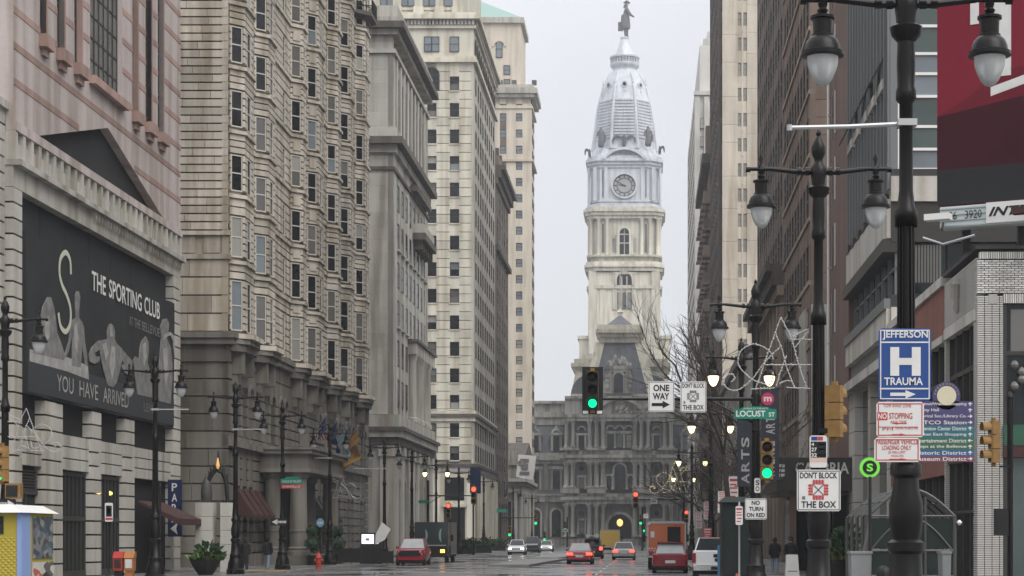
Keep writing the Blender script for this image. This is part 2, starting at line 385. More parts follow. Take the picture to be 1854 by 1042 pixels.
for (x, y0, y1) in ((XR - .4, -20, 79), (4.4, 79.02, 98), (XR, 98.02, 168), (XR, 184, 246), (XR, 256, 420)):
    pave('pavement', x + .2, 40, y0, y1); kerb_line(x, x + .2, y0, y1, int((y1 - y0) / 2.4))
# raised concrete median, two lengths of it
for (a, b) in ((122, 158), (163, 205)):
    m = MB(); m.hexa([(-10.0, a), (-7.4, a), (-6.5, b), (-9.4, b)], .004, .16); m.build('median_strip', M['kerb'], kind='structure')
mk = MB()
for x in (-13.2, -2.5):
    for y in range(60, 430, 9): mk.box(x - .06, x + .06, y, y + 3, .0, .004)
for y0 in (101.5, 168.6, 260.5):
    for y in (y0, y0 + 3.0):
        mk.box(XL + .4, XR - .6, y, y + .3, 0, .0045)
mk.build('road_marking', M['marking'], kind='structure')
MB().box(-21.6, -18.62, 99.3, 100.6, .15, .158).build('tactile_strip', M['yellow_paint'], kind='structure')

hz = MB().box(-318, 318, -70, 835, -1.6, 171.5).build('haze', plain('haze_surface', (.8, .8, .8)), kind='stuff')
hm = bpy.data.materials.new('haze_air'); hm.use_nodes = True; hm.node_tree.nodes.clear()
pv = hm.node_tree.nodes.new('ShaderNodeVolumePrincipled'); ho = hm.node_tree.nodes.new('ShaderNodeOutputMaterial')
pv.inputs['Density'].default_value = .00033; pv.inputs['Color'].default_value = (.93, .95, 1.0, 1); pv.inputs['Anisotropy'].default_value = .2
hm.node_tree.links.new(pv.outputs[0], ho.inputs['Volume'])
hz.data.materials.clear(); hz.data.materials.append(hm)
# ================================================================== LEFT SIDE
XF = -23.9
def courses(F, parent, u0, u1, z0, z1, h, d0, d1, m, n=1, j=.05, name='stone_block', stuff=None, jit=.25):
    """stone courses with recessed joints; each block its own object, or all gathered into the MB given as stuff"""
    k = max(1, round((z1 - z0) / h)); h = (z1 - z0) / k
    for i in range(k):
        cuts = [u0 + (u1 - u0) * (q + (random.uniform(-jit, jit) if 0 < q < n else 0)) / n for q in range(n + 1)]
        for q in range(n):
            a, b = cuts[q] + (j * .3 if q else 0), cuts[q + 1]
            za, zb = z0 + i * h + j, z0 + (i + 1) * h
            if stuff is not None: F.bx(stuff, a, b, za, zb, d0, d1)
            else: F.blk(name, m, a, b, za, zb, d0, d1, parent)

def sporting_club():
    F = FE(XF)
    b = thing('club_building', 'pink panelled building with red bands, black gable and tall black club banner', 'building', (-40, 86, 0))
    c = MB(); c.box(-60, XF - .5, 73, 99.2, 0, 17.6); c.box(-60, XF - .45, 73, 99.2, 17.6, 38); c.build('wall', M['pink'], b)
    # upper wall with seven slots
    slots = [(76.2, 77.0), (78.4, 79.4), (80.8, 81.8), (83.07, 88.2), (89.95, 90.8), (92.3, 93.4), (94.6, 95.7)]
    edges = [73.0] + [e for s_ in slots for e in s_] + [99.2]
    wmb = MB()
    F.ext(wmb, [(73, 17.6), (75.8, 17.6), (85.85, 20.05), (95.9, 17.6), (99.2, 17.6), (99.2, 21.7), (73, 21.7)], -.45, 0)
    for i in range(0, len(edges), 2): F.bx(wmb, edges[i], edges[i + 1], 21.7, 38, -.45, 0)
    wmb.build('front_wall', M['pink'], b)
    F.ext(MB(), [(75.8, 17.6), (95.9, 17.6), (85.85, 20.05)], -.44, -.40).build('gable_panel', M['banner_black'], b, label='black triangular gable panel')
    for z in [17.62 + 1.36 * i for i in range(1, 14)]:
        if z < 20.05:
            hw = (20.05 - z) / 2.45 * 10.05 + .02; segs = [(73, 85.85 - hw), (85.85 + hw, 99.2)]
        elif z + .27 < 21.7: segs = [(73, 99.2)]
        else: segs = [(edges[i], edges[i + 1]) for i in range(0, len(edges), 2)]
        for a, e in segs: F.blk('stone_band', M['red_band'], a, e, z, z + .27, .0, .02, b)
    # thin panel joints
    for i, (a, e) in enumerate(slots):
        u, wd = (a + e) / 2, e - a
        if i == 3:
            f = MB(); nx, nz = 7, 17; dz = 16.3 / nz
            for q in range(nx + 1): F.bx(f, a + q * wd / nx - .035, a + q * wd / nx + .035, 21.7, 38, -.30, -.22)
            for q in range(nz + 1): F.bx(f, a, e, 21.7 + q * dz - .035, 21.7 + q * dz + .035, -.29, -.23)
            F.bx(f, a, e, 26.9, 27.15, -.3, -.1)
            wn = f.build('window', M['dark_frame'], b, label='wide grid window of small grey panes')
            for q in range(nx):
                for k in range(nz):
                    F.blk('pane', M['glass_block'], a + q * wd / nx + .035, a + (q + 1) * wd / nx - .035, 21.7 + k * dz + .035, 21.7 + (k + 1) * dz - .035, -.28, -.26, wn)
            F.blk('sill', M['red_band'], a - .15, e + .15, 21.35, 21.7, -.2, .3, wn)
        else:
            f = MB(); F.bx(f, a, a + .08, 21.7, 38, -.3, -.2); F.bx(f, e - .08, e, 21.7, 38, -.3, -.2)
            for q in range(9): F.bx(f, a + .08, e - .08, 21.7 + q * 2.0, 21.78 + q * 2.0, -.3, -.2)
            wn = f.build('window', M['dark_frame'], b)
            for q in range(8): F.blk('pane', random.choice([M['glass'], M['curtain'], M['shop']]), a + .08, e - .08, 21.78 + q * 2.0, 21.7 + (q + 1) * 2.0, -.28, -.25, wn)
            F.blk('sill', M['red_band'], a - .12, e + .12, 21.2, 21.7, -.2, .32, wn)
            F.blk('bracket', M['red_band'], a + .1, e - .1, 20.9, 21.2, -.2, .16, wn)
            F.blk('jamb', M['red_band'], e, e + .16, 21.7, 38, -.2, .03, wn)
    # pink strip, row of little pilasters, ledge, frieze
    F.blk('string_course', M['pink'], 73, 99.2, 17.25, 17.598, -.3, .12, b)
    F.blk('panel_back', M['pale'], 73, 99.2, 16.15, 17.24, -.45, -.12, b)
    n = 27
    for i in range(n + 1):
        u = 73.15 + i * (99.05 - 73.15) / n
        F.blk('pilaster', M['pale'], u - .15, u + .15, 16.15, 17.24, -.12, .08, b)
        if i < n: F.blk('panel', M['pale'], u + .18, u + .78, 16.2, 16.85, -.12, -.03, b)
    F.blk('ledge', M['grey_stone'], 72.95, 99.2, 15.93, 16.15, -.3, .30, b)
    for i in range(34):
        u = 83.4 + i * .46
        F.ext(MB(), [(u, 15.92), (u + .40, 15.92), (u + .2, 15.52)], 0, .14).build('bracket', M['pale'], b)
    F.blk('frieze', M['pale'], 73, 99.2, 15.12, 15.93, -.45, 0, b)
    # piers
    for (a, e, z1, nn) in ((73, 74.05, 15.1, 1), (97.75, 99.2, 15.1, 1), (76.9, 78.35, 7.3, 1), (78.5, 79.4, 7.3, 1), (83.4, 84.8, 7.3, 1), (88.7, 90.3, 7.3, 1)):
        courses(F, b, a, e, .15, z1, .60, -.42, 0 if e - a > 1.2 or a < 74 else -.06, M['pale'], nn, .075)
    # big dark opening behind the banner
    F.blk('dark_cloth', M['banner_black'], 74.05, 97.75, .15, 15.12, -.5, -.43, b)
    for i in range(7): u = 74.05 + i * 3.4; F.blk('cloth_strip', M['banner_black'], u + .02, u + 3.36, 13.0, 15.1, -.43, -.40 + .006 * (i % 2), b)
    # garage level parapet between the piers
    for (a, e) in ((74.05, 76.9), (79.4, 83.4), (84.8, 88.7), (90.3, 97.75)):
        nn = max(1, round((e - a) / 1.3))
        courses(F, b, a, e, 4.62, 6.1, .5, -.43, -.14, M['grey_stone'], nn, jit=.05)
        F.blk('dark_opening', M['black'], a, e, 6.1, 7.4, -.44, -.42, b)
    beam = MB(); F.bx(beam, 90.3, 97.7, 6.7, 6.95, -.7, -.425); F.bx(beam, 85.6, 88.7, 6.5, 6.75, -.7, -.425); beam.build('ceiling_beam', M['grey_stone'], b)
    # shopfronts
    for (a, e) in ((79.4, 83.4), (84.8, 88.7)):
        f = MB(); k = 7
        for i in range(k + 1):
            u = a + (e - a) * i / k; F.bx(f, u - .04, u + .04, .15, 4.6, -.42, -.28)
        F.bx(f, a, e, .15, .45, -.41, -.27); F.bx(f, a, e, 2.55, 2.75, -.41, -.27); F.bx(f, a, e, 4.45, 4.6, -.41, -.27)
        wn = f.build('shop_window', M['dark_frame'], b)
        for i in range(k):
            for (z0, z1) in ((.45, 2.55), (2.75, 4.45)):
                F.blk('pane', M['shop'], a + (e - a) * i / k + .04, a + (e - a) * (i + 1) / k - .04, z0, z1, -.40, -.36, wn)
    lam = MB()
    for u in (85.4, 87.2): lam.lathe([(.02, 0), (.12, .04), (.14, .12), (.03, .2)], F.p(u, -.30, 3.75), 8)
    lam.build('indoor_lamp', M['warm'], b, label='warm lamps seen through the shop glass')
    f = MB(); F.bx(f, 74.05, 76.9, 3.55, 3.7, -.42, -.3); F.bx(f, 75.4, 75.5, .15, 3.55, -.42, -.3)
    for i in range(7): F.bx(f, 74.1, 76.85, 3.72 + i * .12, 3.78 + i * .12, -.42, -.3)
    f.build('louvre_grille', M['dark_frame'], b)
    F.blk('garage_entrance', M['black'], 90.3, 97.75, .15, 4.55, -.44, -.42, b)
    # awning over the garage door
    a = MB(); q = [F.p(91.0, 0, 3.6), F.p(95.6, 0, 3.6), F.p(95.6, 1.9, 2.75), F.p(91.0, 1.9, 2.75), F.p(91.0, 1.9, 2.45), F.p(95.6, 1.9, 2.45), F.p(91, 0, 3.5), F.p(95.6, 0, 3.5)]
    a.add(q, [(0, 1, 2, 3), (3, 2, 5, 4), (0, 3, 6), (3, 4, 6), (1, 7, 2), (2, 7, 5), (6, 4, 5, 7)])
    a.build('awning', M['maroon'], b)
    # PARK sign, standing out from the wall, read from the south
    ps = MB(); ps.box(XF + .02, XF + .70, 96.5, 96.68, 1.9, 4.75); sg = ps.build('projecting_sign', M['sign_blue_dark'], b, label='tall dark blue PARK sign with white arrow')
    G = FS(96.5)
    for i, ch in enumerate('PARK'): lettering(G, sg, ch, XF + .22, 4.17 - i * .52, .27, .40, M['sign_white'], .002, .01, .015)
    ar = MB(); G.ext(ar, [(XF + .15, 2.3), (XF + .52, 2.0), (XF + .44, 2.3), (XF + .52, 2.6)], .002, .012); ar.build('arrow', M['sign_white'], sg)
    return b
M['sign_blue_dark'] = plain('sign_navy', (.010, .017, .06), .5)
M['banner_strip'] = plain('banner_lower_strip', (.035, .037, .04), .7)
M['print_pale'] = plain('print_pale', (.30, .29, .27), .8, var=.6, scale=2.0)
club = sporting_club()

def club_banner():
    F = FE(XF)
    U = lambda x: 83650 / (1170 - x)
    Zt = lambda x, y: 1.85 + (973 - y) * U(x) / 3500
    t = thing('club_banner', 'huge black wall banner with white lettering and grey athlete figures', 'banner', F.p(86, .03, 7.4))
    # slightly sagging cloth
    mb = MB(); nx, nz = 26, 8; vs = []
    for i in range(nx + 1):
        for k in range(nz + 1):
            u = 74.35 + (97.65 - 74.35) * i / nx; z = 7.4 + 6.25 * k / nz + .03 * math.sin(i * 1.3) * (k in (0, nz))
            vs.append(F.p(u, .05 + .03 * math.sin(i * .9 + k * .5), z))
    nb = len(vs); vs += [F.p(74.35 + (97.65 - 74.35) * i / nx, -.1, 7.4 + 6.25 * k / nz) for i in range(nx + 1) for k in range(nz + 1)]
    fs = []
    for i in range(nx):
        for k in range(nz):
            a = i * (nz + 1) + k; fs.append((a, a + nz + 1, a + nz + 2, a + 1))
    for i in range(nx): 
        a = i * (nz + 1); fs.append((nb + a, nb + a + nz + 1, a + nz + 1, a)); a += nz; fs.append((a, a + nz + 1, nb + a + nz + 1, nb + a))
    for k in range(nz): fs.append((k, k + 1, nb + k + 1, nb + k)); a = nx * (nz + 1) + k; fs.append((a + 1, a, nb + a, nb + a + 1))
    mb.add(vs, fs); mb.build('cloth', M['banner_black'], t, smooth=False)
    d = .095
    F.bx(MB(), 74.5, 97.5, 7.5, 8.85, d - .02, d - .012).build('lower_strip', M['banner_strip'], t)
    for wd, u, ln, z, h, m, bo in (('THE', 83.0, 2.15, 12.5, .82, 'print_white', .014), ('SPORTING', 85.65, 5.55, 12.5, .82, 'print_white', .014), ('CLUB', 91.7, 2.9, 12.5, .82, 'print_white', .014), ('AT', 89.0, .65, 11.65, .42, 'print_grey', .008), ('THE', 89.9, 1.1, 11.65, .42, 'print_grey', .008), ('BELLEVUE', 91.25, 3.3, 11.65, .42, 'print_grey', .008),
                                   ('YOU', 78.1, 2.25, 7.8, .66, 'print_pale', 0), ('HAVE', 81.2, 2.75, 7.8, .66, 'print_pale', 0), ('ARRIVED', 84.75, 4.15, 7.8, .66, 'print_pale', 0)): lettering(F, t, wd, u, z, ln, h, M[m], d, bold=bo)
    lettering(F, t, 'LEVEL', 91.6, 7.85, 2.4, .4, M['print_grey'], d)
    # tall S mark, as a swept ribbon
    ctrl = [(80.0, 12.75), (79.9, 13.3), (79.3, 13.55), (78.6, 13.2), (78.45, 12.6), (78.8, 12.15), (79.45, 11.8), (79.95, 11.3), (79.9, 10.7), (79.3, 10.3), (78.6, 10.45), (78.3, 10.95)]
    def cr(p, n=6):
        out = []
        for i in range(len(p) - 1):
            p0, p1, p2, p3 = p[max(0, i - 1)], p[i], p[i + 1], p[min(len(p) - 1, i + 2)]
            for k in range(n):
                s = k / n
                out.append(tuple(.5 * ((2 * p1[c]) + (-p0[c] + p2[c]) * s + (2 * p0[c] - 5 * p1[c] + 4 * p2[c] - p3[c]) * s * s + (-p0[c] + 3 * p1[c] - 3 * p2[c] + p3[c]) * s ** 3) for c in range(2)))
        return out + [p[-1]]
    pts = cr(ctrl); sm = MB()
    for i in range(len(pts) - 1):
        (a, b), (c, e) = pts[i], pts[i + 1]; dx, dy = c - a, e - b; l = math.hypot(dx, dy) or 1; wd = .11; nx_, ny_ = -dy / l * wd, dx / l * wd
        F.ext(sm, [(a + nx_, b + ny_), (a - nx_, b - ny_), (c - nx_, e - ny_), (c + nx_, e + ny_)], d - .005, d + .004)
    sm.build('letter_mark', plain('print_yellowish', (.50, .50, .40), .7), t)
    # printed figures: outlines in the banner's own plane
    figs = [('print_pale', [(30, 600), (225, 640), (345, 690), (350, 765), (232, 720), (30, 665)]),
        ('print_grey', [(90, 420), (100, 370), (125, 320), (145, 320), (160, 370), (172, 440), (178, 510), (205, 580), (222, 640), (215, 660), (45, 620), (60, 590), (112, 585), (120, 560), (100, 500)]),
        ('print_pale', [(110, 440), (132, 420), (140, 470), (135, 540), (112, 560)]),
        ('print_grey', [(275, 310), (283, 288), (296, 290), (303, 320), (300, 350), (297, 400), (296, 432), (315, 455), (320, 500), (318, 560), (310, 620), (305, 700), (258, 690), (258, 600), (262, 540), (258, 445), (278, 430), (278, 400), (275, 350)]),
        ('print_grey', [(256, 450), (262, 470), (256, 540), (240, 610), (222, 650), (218, 630), (240, 560), (248, 490)]), ('print_grey', [(312, 455), (322, 480), (328, 560), (340, 640), (342, 690), (330, 690), (318, 610), (314, 540)]),
        ('print_pale', [(268, 470), (284, 460), (292, 540), (286, 620), (272, 600)]),
        ('print_grey', [(448, 500), (455, 470), (468, 462), (482, 475), (490, 505), (488, 545), (500, 570), (530, 600), (530, 660), (515, 720), (500, 780), (480, 805), (450, 795), (435, 740), (420, 680), (410, 620), (410, 560), (449, 545)]),
        ('print_grey', [(440, 548), (400, 555), (365, 590), (350, 630), (352, 665), (380, 680), (405, 665), (410, 640), (385, 640), (380, 620), (412, 600)]), ('print_grey', [(500, 575), (545, 620), (585, 665), (580, 720), (560, 740), (535, 720), (524, 690), (540, 680), (520, 640)]),
        ('print_pale', [(470, 580), (492, 590), (487, 700), (475, 760), (460, 690)]), ('print_pale', [(460, 480), (472, 475), (476, 530), (464, 535)]), ('print_pale', [(420, 575), (440, 565), (455, 620), (440, 660)]),
        ('print_grey', [(590, 660), (600, 640), (620, 650), (625, 590), (635, 555), (655, 530), (670, 560), (672, 610), (665, 670), (680, 720), (690, 800), (690, 862), (610, 845), (600, 760)]), ('print_pale', [(640, 575), (655, 560), (660, 640), (645, 700)]),
        ('print_grey', [(735, 480), (750, 440), (770, 435), (782, 460), (778, 510), (770, 540), (790, 590), (800, 680), (800, 760), (790, 895), (725, 880), (728, 700), (735, 600), (740, 540)]),
        ('print_pale', [(745, 560), (755, 520), (790, 508), (812, 530), (812, 640), (804, 560), (790, 525), (765, 535)]), ('print_pale', [(750, 600), (770, 590), (780, 720), (765, 800), (752, 720)])]
    for i, (mm, pg) in enumerate(figs):
        F.ext(MB(), [(U(40 + x / 2.976), Zt(40 + x / 2.976, 430 + y / 2.976)) for x, y in reversed(pg)], d - .03, d - .008 + .0012 * i).build('printed_figure', M[mm], t)

club_banner()

def wing():
    F = FE(-24.2)
    b = thing('corner_building', 'pale banded stone corner building beside the pink club building, cut off at the picture edge', 'building', (-40, 66, 0))
    MB().box(-60, -24.55, 60, 72.95, 0, 18.3).build('wall', M['pale_grey'], b)
    sm = MB()
    courses(F, b, 69.0, 72.95, .15, 18.0, .62, -.35, 0, M['pale'], 3, .08)
    courses(F, b, 60, 68.98, .15, 18.0, .62, -.35, 0, M['pale'], 2, stuff=sm); sm.build('stone_course', M['pale'], b, kind='stuff')
    F.blk('coping', M['pale'], 60, 73, 18.0, 18.3, -.5, .15, b)
wing()

# ------------------------------------------------------------------ the hotel with its stacked bay windows
def hotel():
    F = FE(XF); G = FS(110.5)
    b = thing('bay_window_hotel', 'ornate tan stone hotel with stacked bay windows and an arched base', 'building', (-40, 138, 0))
    MB().box(-70, XF - .36, 110.86, 166.5, 0, 50).build('wall', M['limestone'], b)
    # south wall in banded courses
    S_ = MB(); B_ = MB()
    def south(z0, z1, h, m, stuff):
        courses(G, b, -27.4, XF, z0, z1, h, -.36, 0, m, 2, .085, jit=.6)
        courses(G, b, -36, -27.42, z0, z1, h, -.36, 0, m, 3, .085, stuff=stuff)
    south(19.4, 48, .468, M['limestone'], S_); south(13.6, 17.75, .93, M['limestone'], S_); south(.9, 11.9, .98, M['shaded_limestone_base'], B_)
    S_.build('stone_course', M['limestone'], b, kind='stuff'); B_.build('stone_course', M['shaded_limestone_base'], b, kind='stuff')
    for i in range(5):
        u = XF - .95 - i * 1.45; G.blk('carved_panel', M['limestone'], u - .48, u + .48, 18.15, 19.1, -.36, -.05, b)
    for (z0, z1, d, m) in ((17.78, 18.05, .12, 'limestone'), (19.15, 19.38, .10, 'limestone'), (18.05, 19.15, -.12, 'limestone'), (13.25, 13.58, .55, 'shaded_limestone_base'), (12.9, 13.25, .4, 'shaded_limestone_base'), (11.92, 12.9, .12, 'dark_ledge'), (.15, .9, .15, 'shaded_limestone_base')):
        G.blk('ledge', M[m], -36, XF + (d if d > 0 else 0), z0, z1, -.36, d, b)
    # east side: plain wall between the bays
    floors = [(13.75, 2.9, 17.85)] + [(17.98 + 3.70 * i + (.1 if i else 0), 2.1 if i else 2.35, 17.95 + 3.70 * (i + 1)) for i in range(8)]
    bays = [(110.95, 114.95), (117.9, 121.6), (129.8, 132.6), (136.0, 139.8), (144.5, 147.6), (150.7, 153.9), (158.6, 162.4)]
    walls = [(115.0, 117.8), (121.7, 129.7), (132.7, 135.9), (139.9, 144.4), (147.7, 150.6), (154.0, 158.5), (162.5, 166.5)]
    RU = MB(); QU = MB()
    G.bx(QU, XF - .36, XF, 13.6, 48, -.36, -.02)
    for (a, e) in walls:
        wide = e - a
        nwin = 2 if wide > 6 else (1 if wide > 2.4 else 0)
        us = [a + wide * (q + .5) / nwin for q in range(nwin)] if nwin else []
        ww = .95
        for (z, h, zn) in floors:
            zs0 = z - (.45 if z > 14 else .1)
            cut = [a] + [q for u in us for q in (u - ww / 2, u + ww / 2)] + [e]
            for i in range(0, len(cut), 2): courses(F, b, cut[i], cut[i + 1], z, z + h, .47, -.36, 0, None, 1, .09, stuff=RU)
            courses(F, b, a, e, z + h + .05, zn - .3, .47, -.36, 0, None, 1, .09, stuff=RU)
            for u in us:
                window(F, b, u, z + .02, ww, h, -.12, 'sash', M['cream_frame'], t=.07)
            F.blk('ledge', M['limestone'], a, e, zn - .28, zn - .02, -.36, .12, b)
    # bays
    D = .72
    for bi, (a, e) in enumerate(bays):
        pl = [(XF - .36, a - .3), (XF, a), (XF + D, a + D), (XF + D, e - D), (XF, e), (XF - .36, e + .3)]
        inner = [(XF - .36, a - .1), (XF - .2, a + .15), (XF + D - .30, a + D + .12), (XF + D - .30, e - D - .12), (XF - .2, e - .15), (XF - .36, e + .1)]
        def ccw(q):
            ar = sum(q[i][0] * q[(i + 1) % len(q)][1] - q[(i + 1) % len(q)][0] * q[i][1] for i in range(len(q)))
            return q if ar > 0 else list(reversed(q))
        core = MB(); core.hexa(ccw(inner), 13.6, 48); bay = core.build('bay', M['limestone'], b)
        s2 = math.sqrt(.5)
        FA = Fac((XF, a), (1, 1), (1, -1)); la = D * math.sqrt(2)
        FB = Fac((XF + D, a + D), (0, 1), (1, 0)); lb = (e - a) - 2 * D
        FC = Fac((XF + D, e - D), (-1, 1), (1, 1))
        for (z, h, zn) in floors:
            # canted face, window nearly as wide as the face
            for (FF, ll, k) in ((FA, la, 0), (FB, lb, 1), (FC, la, 2)):
                ww = (.78 if k != 1 else min(1.05, ll * .42))
                us = [ll / 2] if (k != 1 or ll < 2.6) else [ll * .36 + .05]
                cuts = [0] + [q for u in us for q in (u - ww / 2, u + ww / 2)] + [ll]
                for i in range(0, len(cuts), 2): courses(FF, b, cuts[i], cuts[i + 1], z, z + h, .42, -.3, 0, None, 1, .085, stuff=RU)
                for u in us: window(FF, bay, u, z + .02, ww, h, -.14 if k == 0 else -.09, 'sash', M['cream_frame'], t=.07)
                zz0, zz1 = z + h + .03, zn - .30
                nc = max(1, round((zz1 - zz0) / .45)); hc = (zz1 - zz0) / nc
                for q in range(nc):
                    if k < 2 and bi in (0, 1, 5): FF.blk('stone_course', M['limestone'], .0, ll, zz0 + q * hc + .08, zz0 + (q + 1) * hc, -.3, .0, bay)
                    else: FF.bx(RU, 0, ll, zz0 + q * hc + .08, zz0 + (q + 1) * hc, -.3, 0)
                if k == 0 and bi in (2, 3): FF.bx(QU, .2, ll - .2, zz0 + .3, zz1 - .2, 0, .06)
            o1 = [(XF - .1, a - .28), (XF + .04, a - .16), (XF + D + .14, a + D - .06), (XF + D + .14, e - D + .06), (XF + .04, e + .16), (XF - .1, e + .28)]
            lm = MB(); lm.hexa(ccw(o1), zn - .27, zn - .06); lm.build('ledge', M['limestone'], bay)
        # balcony ledge and ironwork near the top
        o2 = [(XF - .1, a - .7), (XF + .3, a - .5), (XF + D + .6, a + D - .2), (XF + D + .6, e - D + .2), (XF + .3, e + .5), (XF - .1, e + .7)]
        zt = 45.1
        bm_ = MB(); bm_.hexa(ccw(o1), zt - .6, zt - .3); bm_.hexa(ccw(o2), zt - .3, zt); bm_.build('balcony', M['dark_ledge'], b)
        rl = MB(); pts = o2[1:5]
        for i in range(3):
            p, q = Vector(pts[i]), Vector(pts[i + 1]); n = max(2, int((q - p).length / .28))
            for k in range(n + 1):
                r = p + (q - p) * k / n; rl.tube([(r.x, r.y, zt), (r.x, r.y, zt + 1.1)], .03, 4)
            rl.tube([(p.x, p.y, zt + 1.1), (q.x, q.y, zt + 1.1)], .05, 4); rl.tube([(p.x, p.y, zt + .55), (q.x, q.y, zt + .3)], .04, 4); rl.tube([(p.x, p.y, zt + .3), (q.x, q.y, zt + .55)], .04, 4)
        rl.build('iron_railing', M['dark_metal'], b)
        # corbelled cornice under each bay
        for (dz, gr, m) in ((13.28, .55, 'limestone'), (12.98, .34, 'shaded_limestone_base'), (12.55, .12, 'dark_ledge')):
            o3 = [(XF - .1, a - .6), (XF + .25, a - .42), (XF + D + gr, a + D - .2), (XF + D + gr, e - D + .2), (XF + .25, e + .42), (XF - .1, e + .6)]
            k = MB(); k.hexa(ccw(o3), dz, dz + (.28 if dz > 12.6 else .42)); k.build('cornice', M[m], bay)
        for u in (a + D, e - D):
            F.blk('console', M['shaded_limestone_base'], u - .22, u + .22, 11.3, 12.55, 0, .7, bay)
            F.blk('console', M['shaded_limestone_base'], u - .16, u + .16, 10.7, 11.3, 0, .35, bay)
    RU.build('rusticated_masonry', M['limestone'], b, kind='stuff'); QU.build('quoin', M['limestone'], b)
    # continuous cornice over the base
    for (z0, z1, d, m) in ((13.25, 13.58, .42, 'shaded_limestone_base'), (12.9, 13.25, .30, 'shaded_limestone_base'), (11.92, 12.9, .05, 'dark_ledge')):
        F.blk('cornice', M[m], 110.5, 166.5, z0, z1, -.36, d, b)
    # base: arched second storey, windows below
    BM = MB()
    arches = [113.4, 115.2, 117.0, 122.0, 123.8, 126.6, 128.2] + [141.5, 143.3, 148.6, 150.4, 155.6, 157.4, 162.4, 164.2]
    half = .58
    edges = [110.5]
    for u in arches: edges += [u - half, u + half]
    edges.append(166.5)
    for i in range(0, len(edges), 2):
        if i == 0: courses(F, b, edges[i], edges[i + 1], .9, 11.9, .98, -.36, 0, M['shaded_limestone_base'], 1, .1)
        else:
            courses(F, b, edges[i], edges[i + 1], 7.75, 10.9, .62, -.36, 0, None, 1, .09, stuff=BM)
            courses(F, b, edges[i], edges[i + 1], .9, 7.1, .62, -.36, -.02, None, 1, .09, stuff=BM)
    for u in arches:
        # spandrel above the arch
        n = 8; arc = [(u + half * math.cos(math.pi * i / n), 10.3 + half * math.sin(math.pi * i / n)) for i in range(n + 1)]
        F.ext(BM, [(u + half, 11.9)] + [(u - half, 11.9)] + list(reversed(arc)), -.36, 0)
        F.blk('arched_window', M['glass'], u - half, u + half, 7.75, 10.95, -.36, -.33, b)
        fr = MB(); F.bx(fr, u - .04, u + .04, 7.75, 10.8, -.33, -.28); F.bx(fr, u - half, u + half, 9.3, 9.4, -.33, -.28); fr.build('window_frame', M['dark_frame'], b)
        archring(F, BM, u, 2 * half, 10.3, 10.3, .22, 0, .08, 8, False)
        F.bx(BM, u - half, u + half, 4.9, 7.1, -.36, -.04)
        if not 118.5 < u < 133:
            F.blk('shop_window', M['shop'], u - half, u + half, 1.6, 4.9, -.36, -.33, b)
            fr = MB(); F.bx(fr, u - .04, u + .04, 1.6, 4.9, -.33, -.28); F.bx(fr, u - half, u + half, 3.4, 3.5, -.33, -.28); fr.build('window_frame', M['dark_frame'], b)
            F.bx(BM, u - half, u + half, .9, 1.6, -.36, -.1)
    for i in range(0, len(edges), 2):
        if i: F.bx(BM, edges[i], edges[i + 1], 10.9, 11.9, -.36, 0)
    BM.build('rusticated_base', M['shaded_limestone_base'], b, kind='stuff')
    F.blk('ledge', M['shaded_limestone_base'], 110.5, 166.5, 7.1, 7.45, -.36, .28, b); F.blk('ledge', M['shaded_limestone_base'], 110.5, 166.5, 7.45, 7.74, -.36, .12, b)
    F.blk('plinth', M['shaded_limestone_base'], 110.5, 166.5, .15, .88, -.36, .14, b)
    # slanting awnings over the ground floor windows
    for (us, mm) in (([113.4, 115.2, 117.0, 118.7], 'maroon'), ([139.8, 141.6, 143.4, 145.2], 'awning_black')):
        for u in us:
            a = MB(); q = [F.p(u - .6, 0, 4.75), F.p(u + .6, 0, 4.75), F.p(u + .6, 1.0, 3.2), F.p(u - .6, 1.0, 3.2), F.p(u - .6, 1.0, 2.95), F.p(u + .6, 1.0, 2.95), F.p(u - .6, 0, 3.2), F.p(u + .6, 0, 3.2)]
            a.add(q, [(0, 3, 2, 1), (3, 4, 5, 2), (0, 6, 3), (3, 6, 4), (1, 2, 7), (2, 5, 7), (6, 7, 5, 4)]); a.build('awning', M[mm], b)
    # window boxes
    # entrance porch
    xp = XF + 3.0
    MB().box(XF, xp + .15, 119.6, 133.4, .151, .75).build('porch_plinth', M['shaded_limestone_base'], b)
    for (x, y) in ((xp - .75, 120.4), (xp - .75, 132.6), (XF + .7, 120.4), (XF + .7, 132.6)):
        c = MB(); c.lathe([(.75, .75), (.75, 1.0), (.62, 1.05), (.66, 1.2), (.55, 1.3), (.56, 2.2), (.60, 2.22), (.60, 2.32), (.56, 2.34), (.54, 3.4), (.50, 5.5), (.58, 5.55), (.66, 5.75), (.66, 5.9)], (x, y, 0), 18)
        c.build('column', M['shaded_limestone_base'], b, smooth=True)
    for (z0, z1, g, m) in ((5.9, 6.15, .1, 'shaded_limestone_base'), (6.15, 7.05, 0, 'shaded_limestone_base'), (7.05, 7.3, .28, 'shaded_limestone_base'), (7.3, 7.45, .4, 'shaded_limestone_base')):
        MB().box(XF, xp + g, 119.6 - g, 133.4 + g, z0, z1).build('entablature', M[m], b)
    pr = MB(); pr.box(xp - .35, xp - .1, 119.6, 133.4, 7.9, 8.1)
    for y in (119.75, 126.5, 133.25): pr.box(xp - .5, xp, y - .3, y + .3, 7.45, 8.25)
    pr.build('parapet', M['shaded_limestone_base'], b)
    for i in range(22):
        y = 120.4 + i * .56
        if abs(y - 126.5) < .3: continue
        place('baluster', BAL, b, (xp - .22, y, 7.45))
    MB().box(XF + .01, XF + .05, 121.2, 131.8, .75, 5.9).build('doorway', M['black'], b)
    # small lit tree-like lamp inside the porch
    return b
M['awning_black'] = plain('awning_black', (.022, .023, .024), .7)
